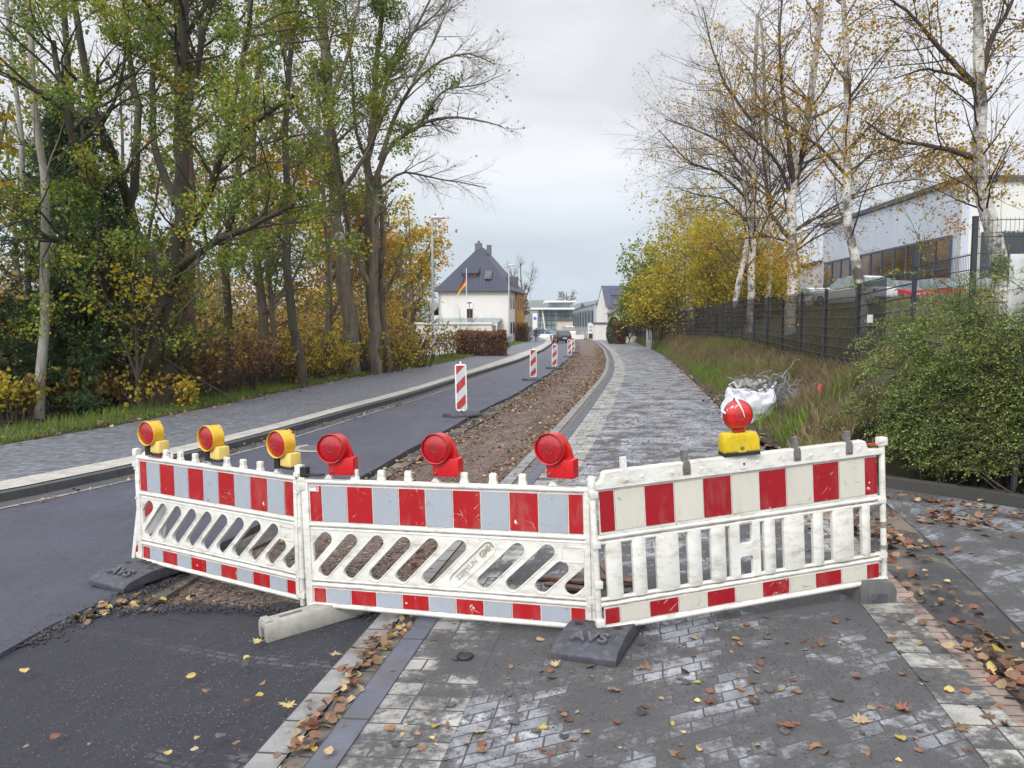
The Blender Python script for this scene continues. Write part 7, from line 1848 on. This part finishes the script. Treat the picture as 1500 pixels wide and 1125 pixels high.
# broken planks behind the boards
MT['plank'] = simple('weathered_red_wood', (.15, .085, .065), .85, .35, 14, .5, 0, .5, (.06, .05, .045))
for i, (x0, y0, x1, y1, w_, lb) in enumerate([(775, 852, 822, 812, .07, 'longest broken plank, tilted behind the middle board'), (790, 846, 858, 852, .06, 'flat broken plank behind the slots'), (800, 858, 872, 862, .07, 'front plank of the pile at the board joint'), (822, 858, 846, 820, .06, 'short upright splinter of plank'), (866, 850, 935, 846, .07, 'plank lying behind the upright bars'), (880, 832, 915, 862, .05, 'short crossing plank behind the upright bars')]):
    a, b = PG(x0, y0, .03 + .01 * i), PG(x1, y1, .03 + .012 * i); dd = b - a; o = root('broken_plank', lb, 'plank', (a + b) / 2, 'broken planks behind the boards')
    mb = MB(); L = dd.length; mb.prism([(-L / 2, -w_ / 2), (L / 2 - .03, -w_ / 2), (L / 2 + .02, -w_ * .1), (L / 2 - .01, w_ * .15), (L / 2, w_ / 2), (-L / 2 + .02, w_ / 2), (-L / 2 - .02, w_ * .1)], -.011, .011, 'z'); mb.build('board', MT['plank'], o, bevel=.003)
    o.rotation_euler = (R(i * 4 - 8), R(-3 + 2 * i), math.atan2(dd.y, dd.x))
# red cord on the paving
mb = MB(); mb.tube([PG(1208, 866, .008), PG(1222, 874, .01), PG(1232, 880, .006), PG(1246, 876, .01)], .004, 6); tag(mb.build('cord_end', MT['redcord']), 'short red cord lying on the paving under the upright-bar board', 'cord')
# walker: one continuous figure
def person(label, loc, yaw, h=1.74):
    rt = root('person', label, 'person', loc); rt.rotation_euler = (0, 0, R(yaw)); rt.scale = (h / 1.74,) * 3
    J = {'pel': (0, 0, .95, .13), 'sp': (0, 0, 1.15, .13), 'ch': (0, .01, 1.35, .155), 'nk': (0, .0, 1.5, .06), 'hd': (0, .015, 1.62, .095), 'ht': (0, .01, 1.7, .07),
         'hl': (-.1, 0, .9, .1), 'kl': (-.11, .12, .5, .065), 'al': (-.11, .02, .1, .045), 'tl': (-.11, .16, .05, .035), 'hr': (.1, 0, .9, .1), 'kr': (.11, .02, .5, .065), 'ar': (.11, -.2, .13, .045), 'tr': (.11, -.08, .04, .035),
         'sl': (-.2, 0, 1.42, .07), 'el': (-.26, -.06, 1.15, .05), 'wl': (-.27, .06, .93, .035), 'fl': (-.27, .09, .85, .03), 'sr': (.2, 0, 1.42, .07), 'er': (.26, .04, 1.15, .05), 'wr': (.27, .16, .96, .035), 'fr': (.27, .19, .89, .03)}
    E = ['pel-sp', 'sp-ch', 'ch-nk', 'nk-hd', 'hd-ht', 'pel-hl', 'hl-kl', 'kl-al', 'al-tl', 'pel-hr', 'hr-kr', 'kr-ar', 'ar-tr', 'ch-sl', 'sl-el', 'el-wl', 'wl-fl', 'ch-sr', 'sr-er', 'er-wr', 'wr-fr']
    def skin(names, name, mat, grow_=1.0, rootn='pel'):
        ks = [k for k in J if k in names]; ix = {k: i for i, k in enumerate(ks)}; ed = [(ix[a], ix[b]) for a, b in (e.split('-') for e in E) if a in ix and b in ix]
        me = D.meshes.new(name); me.from_pydata([J[k][:3] for k in ks], ed, []); o = link(name, me, None, rt); o.modifiers.new('s', 'SKIN')
        for k in ks: me.skin_vertices[0].data[ix[k]].radius = (J[k][3] * grow_,) * 2; me.skin_vertices[0].data[ix[k]].use_root = (k == rootn)
        o.modifiers.new('u', 'SUBSURF').levels = 1; o.modifiers['u'].render_levels = 1; dg = bpy.context.evaluated_depsgraph_get(); m2 = D.meshes.new_from_object(o.evaluated_get(dg)); o.modifiers.clear(); o.data = m2; m2.materials.append(mat); m2.shade_smooth(); return o
    skin(set(J), 'body', simple('skin', (.45, .28, .2), .6)); skin({'pel', 'hl', 'kl', 'al', 'hr', 'kr', 'ar'}, 'trousers', simple('jeans', (.05, .07, .13), .9), 1.18)
    skin({'pel', 'sp', 'ch', 'nk', 'sl', 'el', 'wl', 'sr', 'er', 'wr'}, 'jacket', simple('dark_jacket', (.02, .022, .03), .8), 1.2, 'sp')
    mb = MB(); mb.lathe([(0, 1.76), (.06, 1.745), (.1, 1.69), (.105, 1.62), (.08, 1.56)], 14, M=Matrix.Translation((0, -.005, 0)), cap=False); mb.build('hair', simple('dark_hair', (.03, .02, .015), .8), rt, smooth=60)
q = PG(785.5, 501, .12); person('person in a dark jacket and blue jeans walking away on the far left pavement', q, -6)

# ------------------------------------------------------------------ fallen leaves
def m_dead(name, a, b):
    g = G(name); o = g.obj(); p = g.pos(); oi = g.n('ObjectInfo'); r = g.n('NewGeometry').outputs['Random Per Island']
    c = g.mix(g.math('FRACT', g.math('ADD', oi.outputs['Random'], r)), tuple(x * .6 for x in a), tuple(x * .85 for x in b))
    c = g.mix(g.ramp(g.noise(30.0, p, 4.0), [(.45, 0.0), (.7, .55)]), c, tuple(x * .4 for x in a)); g.P(Base_Color=c, Roughness=.6); return g.mat
LC = {'brown': m_dead('dead_brown_leaf', (.13, .075, .045), (.32, .18, .1)), 'russet': m_dead('dead_russet_leaf', (.17, .06, .035), (.27, .11, .06)), 'tan': m_dead('dead_tan_leaf', (.34, .24, .13), (.5, .38, .2)),
      'yellow': m_dead('dead_yellow_leaf', (.5, .36, .05), (.6, .5, .2)), 'grey': m_dead('wet_grey_leaf', (.06, .06, .065), (.12, .115, .115))}
def leaf_outline(kind, rg):
    if kind == 'maple': ks = [(-90, .12), (-60, .5), (-42, .3), (-20, .75), (0, .45), (20, .85), (38, .42), (58, .8), (74, .5), (90, 1.0)]
    elif kind == 'oak': ks = [(-90, .1), (-55, .22), (-35, .42), (-18, .28), (5, .55), (18, .36), (40, .68), (52, .5), (70, .85), (80, .78), (90, 1.0)]
    else: ks = [(-90, .3), (-50, .5), (-15, .62), (20, .7), (50, .75), (75, .85), (90, 1.0)]
    pts = [];
    for a, r_ in ks: pts.append((math.cos(R(a)) * r_, math.sin(R(a)) * r_ * (1.0 if kind != 'oak' else 1.15)))
    if kind == 'oak': pts = [(x * .75, y) for x, y in pts]
    return pts + [(-x, y) for x, y in pts[-2:0:-1]]
def leaf_blank(kind, seed, size, curl):
    rg = random.Random(seed); o = leaf_outline(kind, rg); n = len(o); V = [(0, .15, 0)] + [(x * rg.uniform(.88, 1.1), y * rg.uniform(.92, 1.08), 0) for x, y in o]
    V += [(0, -.25, 0), (.02, -.75, 0), (-.02, -.75, 0)]
    ang = rg.uniform(0, 6.28); out = []
    for x, y, z in V:
        k = x * math.cos(ang) + y * math.sin(ang); zz = curl * (k * k) * .7 + curl * .5 * abs(x) + .12 * noise.noise(Vector((x * 3 + seed, y * 3, 0)))
        out.append((x * size, y * size, max(.0, zz * size)))
    mnz = min(v[2] for v in out); out = [(a, b, c - mnz + .002) for a, b, c in out]
    F = [(0, 1 + i, 1 + (i + 1) % n) for i in range(n)] + [(n + 1, n + 2, n + 3)]
    me = D.meshes.new('leaf_blade'); me.from_pydata(out, [], F); me.shade_smooth(); return me
BL = {}
for kind in ('maple', 'oak', 'ovate'):
    for s_ in range(5): BL[kind, s_] = leaf_blank(kind, s_ * 7 + len(kind), .05, [.15, .35, .6, .9, .25][s_])
LT = {('maple', 'tan'): ('maple_leaf', 'tan five-lobed maple leaf fallen on the paving'), ('maple', 'russet'): ('maple_leaf', 'dark red five-lobed maple leaf fallen on the paving'), ('maple', 'brown'): ('maple_leaf', 'brown five-lobed maple leaf fallen on the paving'), ('maple', 'yellow'): ('maple_leaf', 'yellow five-lobed maple leaf fallen near the boards'),
      ('oak', 'brown'): ('oak_leaf', 'brown lobed oak leaf fallen on the paving'), ('oak', 'russet'): ('oak_leaf', 'russet lobed oak leaf fallen on the paving'), ('oak', 'tan'): ('oak_leaf', 'tan lobed oak leaf fallen on the paving'), ('oak', 'yellow'): ('oak_leaf', 'yellow-brown oak leaf on the paving'),
      ('ovate', 'grey'): ('fallen_leaf', 'wet grey oval leaf stuck to the grit'), ('ovate', 'brown'): ('fallen_leaf', 'small brown oval leaf on the ground'), ('ovate', 'yellow'): ('fallen_leaf', 'small yellow oval leaf on the ground'), ('ovate', 'tan'): ('fallen_leaf', 'small tan oval leaf on the ground'), ('ovate', 'russet'): ('fallen_leaf', 'small russet oval leaf on the ground')}
lme = {}
def put_leaf(kind, col, x, y, size, yaw, rr):
    s_ = rr.randrange(5); key = (kind, s_, col)
    if key not in lme: m = BL[kind, s_].copy(); m.materials.append(LC[col]); lme[key] = m
    nm, lb = LT[kind, col]; o = D.objects.new(nm, lme[key]); COL.objects.link(o); o.location = (x, y, gz(x, y) + .02); o.rotation_euler = (rr.uniform(-.15, .15), rr.uniform(-.15, .15), yaw); o.scale = (size / .1,) * 3
    tag(o, lb, 'leaf', lb.split(' ')[0] + ' ' + nm.replace('_', ' ') + 's')
rr = random.Random(17)
known = [('maple', 'tan', 700, 1079, .12), ('maple', 'russet', 1038, 1034, .13), ('oak', 'brown', 950, 986, .11), ('maple', 'tan', 812, 980, .1), ('maple', 'brown', 862, 982, .11), ('maple', 'yellow', 375, 945, .12), ('maple', 'yellow', 420, 1038, .14), ('maple', 'tan', 490, 963, .12),
         ('oak', 'brown', 1203, 951, .12), ('oak', 'brown', 1300, 945, .11), ('oak', 'brown', 1085, 950, .09), ('maple', 'brown', 1405, 1072, .13), ('maple', 'russet', 1320, 1047, .12), ('maple', 'tan', 1260, 1063, .13), ('oak', 'brown', 1088, 1018, .1), ('maple', 'russet', 1150, 1068, .14), ('oak', 'brown', 1200, 1098, .1),
         ('maple', 'brown', 570, 1074, .11), ('oak', 'brown', 946, 1043, .09), ('ovate', 'brown', 1168, 1018, .07), ('oak', 'tan', 1109, 990, .06), ('ovate', 'yellow', 1387, 1018, .07), ('ovate', 'yellow', 1024, 1106, .05), ('maple', 'yellow', 795, 1072, .08), ('oak', 'yellow', 985, 1068, .06), ('oak', 'brown', 838, 1090, .08),
         ('maple', 'brown', 432, 1105, .14), ('maple', 'russet', 450, 1068, .1), ('maple', 'brown', 1448, 1058, .1), ('maple', 'tan', 1475, 942, .1), ('oak', 'tan', 1078, 996, .05), ('maple', 'tan', 938, 983, .1), ('oak', 'brown', 905, 1018, .11), ('ovate', 'grey', 752, 1062, .09), ('ovate', 'grey', 1128, 1018, .09), ('ovate', 'grey', 1105, 1035, .09), ('ovate', 'grey', 660, 1040, .08),
         ('ovate', 'yellow', 36, 986, .08), ('oak', 'brown', 383, 1008, .07), ('ovate', 'grey', 360, 978, .06), ('ovate', 'tan', 290, 1086, .05), ('ovate', 'yellow', 378, 1026, .06), ('oak', 'brown', 218, 898, .09), ('maple', 'tan', 176, 886, .1), ('ovate', 'yellow', 150, 886, .06), ('ovate', 'grey', 940, 1052, .08), ('ovate', 'grey', 1230, 1030, .1), ('ovate', 'grey', 1355, 1000, .1)]
for k, c, px, py, s_ in known:
    q = PG(px, py); put_leaf(k, c, q.x, q.y, s_, rr.uniform(0, 6.28), rr)
kinds = [('ovate', 'grey'), ('ovate', 'brown'), ('oak', 'brown'), ('ovate', 'tan'), ('maple', 'brown'), ('ovate', 'yellow'), ('oak', 'russet'), ('ovate', 'grey'), ('ovate', 'russet'), ('oak', 'tan')]
for i in range(150):
    k, c = kinds[rr.randrange(10)]; px = rr.uniform(560, 1500); py = 905 + 215 * rr.random() ** .9
    if rr.random() < .1: px = rr.uniform(0, 500)
    q = PG(px, py); put_leaf(k, c, q.x, q.y, rr.uniform(.03, .085), rr.uniform(0, 6.28), rr)
# litter: one mass where leaves drift together
def litter(label, pts, n, wid, size, seed, cols=('brown', 'russet', 'tan', 'yellow'), z=.02, lift=.03, name='leaf_litter', zs=None):
    rg = np.random.default_rng(seed); pts = [Vector(p) for p in pts]; Ls_ = [0]
    for a, b in zip(pts, pts[1:]): Ls_.append(Ls_[-1] + (b - a).length)
    s = rg.uniform(0, Ls_[-1], n); X = np.interp(s, Ls_, [p.x for p in pts]) + rg.normal(size=n) * np.interp(s, Ls_, np.linspace(wid[0], wid[1], len(pts))); Y = np.interp(s, Ls_, [p.y for p in pts]) + rg.normal(size=n) * wid[0] * .8
    Z = np.array([gz(a, b) for a, b in zip(X, Y)]) + z + rg.random(n) ** 2 * lift
    pos = np.stack([X, Y, Z], 1); N = n; t, q = LEAF['round']; az = rg.uniform(0, 2 * np.pi, N)
    Yd = nrm(np.stack([np.cos(az), np.sin(az), rg.normal(0, .22, N)], 1)); Zd = nrm(rg.normal(0, .35, (N, 3)) + np.array([0, 0, 1])); Zd = nrm(Zd - (Zd * Yd).sum(1, keepdims=True) * Yd); Xd = np.cross(Yd, Zd)
    s_ = (rg.uniform(.5, 1.3, N) * size)[:, None, None]; tt = t.copy(); tt[:, 2] *= 2.2; tt[:, :2] *= np.array([1, 1])
    V = pos[:, None] + (tt[None, :, 0:1] * Xd[:, None] + tt[None, :, 1:2] * Yd[:, None] + tt[None, :, 2:3] * Zd[:, None]) * s_; F = (np.arange(N) * len(t))[:, None, None] + q[None]
    mi = np.repeat(rg.choice(len(cols), N, p=np.array([4, 2, 1.3, .4][:len(cols)]) / sum([4, 2, 1.3, .4][:len(cols)])), len(q))
    return tag(npmesh(name, V.reshape(-1, 3), F.reshape(-1, 4), [LC[c] for c in cols], mi=mi), label, 'leaf litter', kind='stuff')
gl = lambda lst: [PG(*p) for p in lst]
litter('drift of brown leaves along the kerb side of the gravel', gl([(600, 860), (650, 800), (735, 705), (795, 645), (840, 598), (862, 570), (878, 548), (886, 526), (880, 508)]), 6200, (.12, .3), .055, 501, z=-.06, lift=.05)
litter('drift of brown leaves along the cut asphalt edge', gl([(545, 705), (610, 665), (670, 632), (780, 572), (822, 543), (846, 518)]), 5200, (.22, .3), .055, 502, z=-.07, lift=.05)
litter('brown leaves scattered over the gravel strip', gl([(430, 800), (560, 760), (690, 680), (760, 620), (830, 560), (860, 520)]), 2600, (.6, .9), .055, 503, z=-.065, lift=.03)
litter('leaves caught in the gap between gutter stones and kerb', gl([(428, 1125), (500, 1020), (560, 945), (604, 898)]), 150, (.05, .05), .055, 504, z=.01, lift=.05)
litter('leaves drifted against the brown brick row', gl([(1500, 1010), (1440, 970), (1400, 925), (1345, 850), (1310, 800), (1250, 765), (1190, 720), (1130, 655), (1068, 606), (1045, 585), (1012, 553), (980, 525)]), 1150, (.09, .22), .06, 505, lift=.05)
litter('heap of brown leaves at the right edge', gl([(1440, 940), (1475, 985), (1500, 1040), (1530, 1050)]), 75, (.12, .12), .07, 506, lift=.06)
litter('leaves lying behind the upright-bar board', gl([(1180, 760), (1240, 770), (1290, 790), (1330, 815)]), 95, (.18, .18), .07, 507, lift=.04)
litter('leaves scattered on the driveway paving', gl([(1360, 765), (1410, 762), (1440, 770)]), 85, (.2, .1), .07, 508, lift=.02)
litter('leaves along the shrub bed kerb', gl([(1310, 728), (1400, 742), (1500, 758)]), 80, (.15, .1), .06, 509, lift=.02)
litter('leaves scattered over the footpath and forecourt', gl([(1000, 1100), (1100, 960), (1000, 800), (960, 650), (900, 560)]), 330, (.9, .8), .045, 510, lift=.01)

litter('leaves in the rubble by the left foot plate', gl([(100, 905), (170, 885), (240, 872)]), 70, (.1, .1), .06, 511, z=-.03, lift=.03)
litter('leaves along the verge of the left pavement', [Vector((p.x - .1, p.y, 0)) for p in BE if 8 < p.y < 60], 1600, (.25, .3), .07, 512, z=.15, lift=.03)
litter('brown crumbs in the road side gutter', gl([(0, 750), (200, 700), (450, 632), (600, 590)]), 200, (.08, .08), .05, 513)
# loose pebbles and crumbs of asphalt
def pebbles(name, label, pts, n, wid, size, seed, mat, z=0.0):
    rg = np.random.default_rng(seed); pts = [Vector(p) for p in pts]; Ls_ = [0]
    for a, b in zip(pts, pts[1:]): Ls_.append(Ls_[-1] + (b - a).length)
    s = rg.uniform(0, Ls_[-1], n); X = np.interp(s, Ls_, [p.x for p in pts]) + rg.normal(size=n) * wid; Y = np.interp(s, Ls_, [p.y for p in pts]) + rg.normal(size=n) * wid
    Z = np.array([gz(a, b) for a, b in zip(X, Y)]) + z
    oct_ = np.array([[1, 0, 0], [0, 1, 0], [-1, 0, 0], [0, -1, 0], [0, 0, .7], [0, 0, -.7]], float); f = np.array([[0, 1, 4], [1, 2, 4], [2, 3, 4], [3, 0, 4], [1, 0, 5], [2, 1, 5], [3, 2, 5], [0, 3, 5]])
    V = np.stack([X, Y, Z], 1)[:, None] + oct_[None] * rg.uniform(.5, 1.5, (n, 6, 1)) * size * rg.uniform(.4, 1.2, (n, 1, 1)); F = (np.arange(n) * 6)[:, None, None] + f[None]
    return tag(npmesh(name, V.reshape(-1, 3), F.reshape(-1, 3), mat), label, 'pebbles', kind='stuff')
MT['stone1'] = simple('brown_stone', (.16, .125, .11), .9, .5, 3); MT['stone2'] = simple('asphalt_crumb', (.045, .045, .05), .85, .5, 3)
pebbles('gravel', 'brown gravel stones in the excavated strip near the boards', gl([(250, 875), (420, 850), (560, 790), (650, 720), (740, 640), (800, 590)]), 9000, .5, .015, 601, MT['stone1'], -.075)
pebbles('asphalt_crumbs', 'crumbs of broken asphalt along the cut edge', gl([(20, 940), (100, 900), (170, 872), (250, 840)]), 1600, .09, .014, 602, MT['stone2'], -.02)
pebbles('asphalt_crumbs', 'lumps of broken asphalt along the ragged old edge', gl([(-60, 975), (0, 942), (60, 915), (110, 893), (165, 872)]), 700, .05, .03, 607, MT['stone2'], -.02)
pebbles('asphalt_crumbs', 'dark grit scattered over the forecourt', gl([(600, 1110), (800, 1000), (1000, 950), (1200, 980), (1400, 1080)]), 2600, .5, .004, 603, MT['stone2'], .018)
pebbles('asphalt_crumbs', 'crumbs along the edge of the fresh asphalt', gl([(165, 893), (260, 887), (380, 889), (480, 892), (556, 897)]), 900, .05, .012, 604, MT['stone2'], -.01)

pebbles('asphalt_crumbs', 'fine grit and crumbs strewn over the road surface', gl([(30, 900), (150, 850), (60, 800), (330, 760), (470, 700)]), 1800, .45, .005, 605, MT['stone1'], .003)
pebbles('asphalt_crumbs', 'fine crumbs on the fresh asphalt patch', gl([(60, 1100), (200, 960), (380, 1080), (420, 930)]), 2400, .5, .0045, 606, MT['stone1'], .0)
# ------------------------------------------------------------------ the air
hz = D.materials.new('haze_air'); hz.use_nodes = True; t_ = hz.node_tree; t_.nodes.clear()
pv = t_.nodes.new('ShaderNodeVolumePrincipled'); pv.inputs['Density'].default_value = .00022; pv.inputs['Color'].default_value = (.86, .92, 1, 1); pv.inputs['Anisotropy'].default_value = .1
ho = t_.nodes.new('ShaderNodeOutputMaterial'); t_.links.new(pv.outputs[0], ho.inputs['Volume'])
mb = MB(); mb.box((0, 950, 96), (6800, 5000, 208)); tag(mb.build('haze', hz), 'thin pale autumn haze over the whole place', 'haze', kind='stuff')
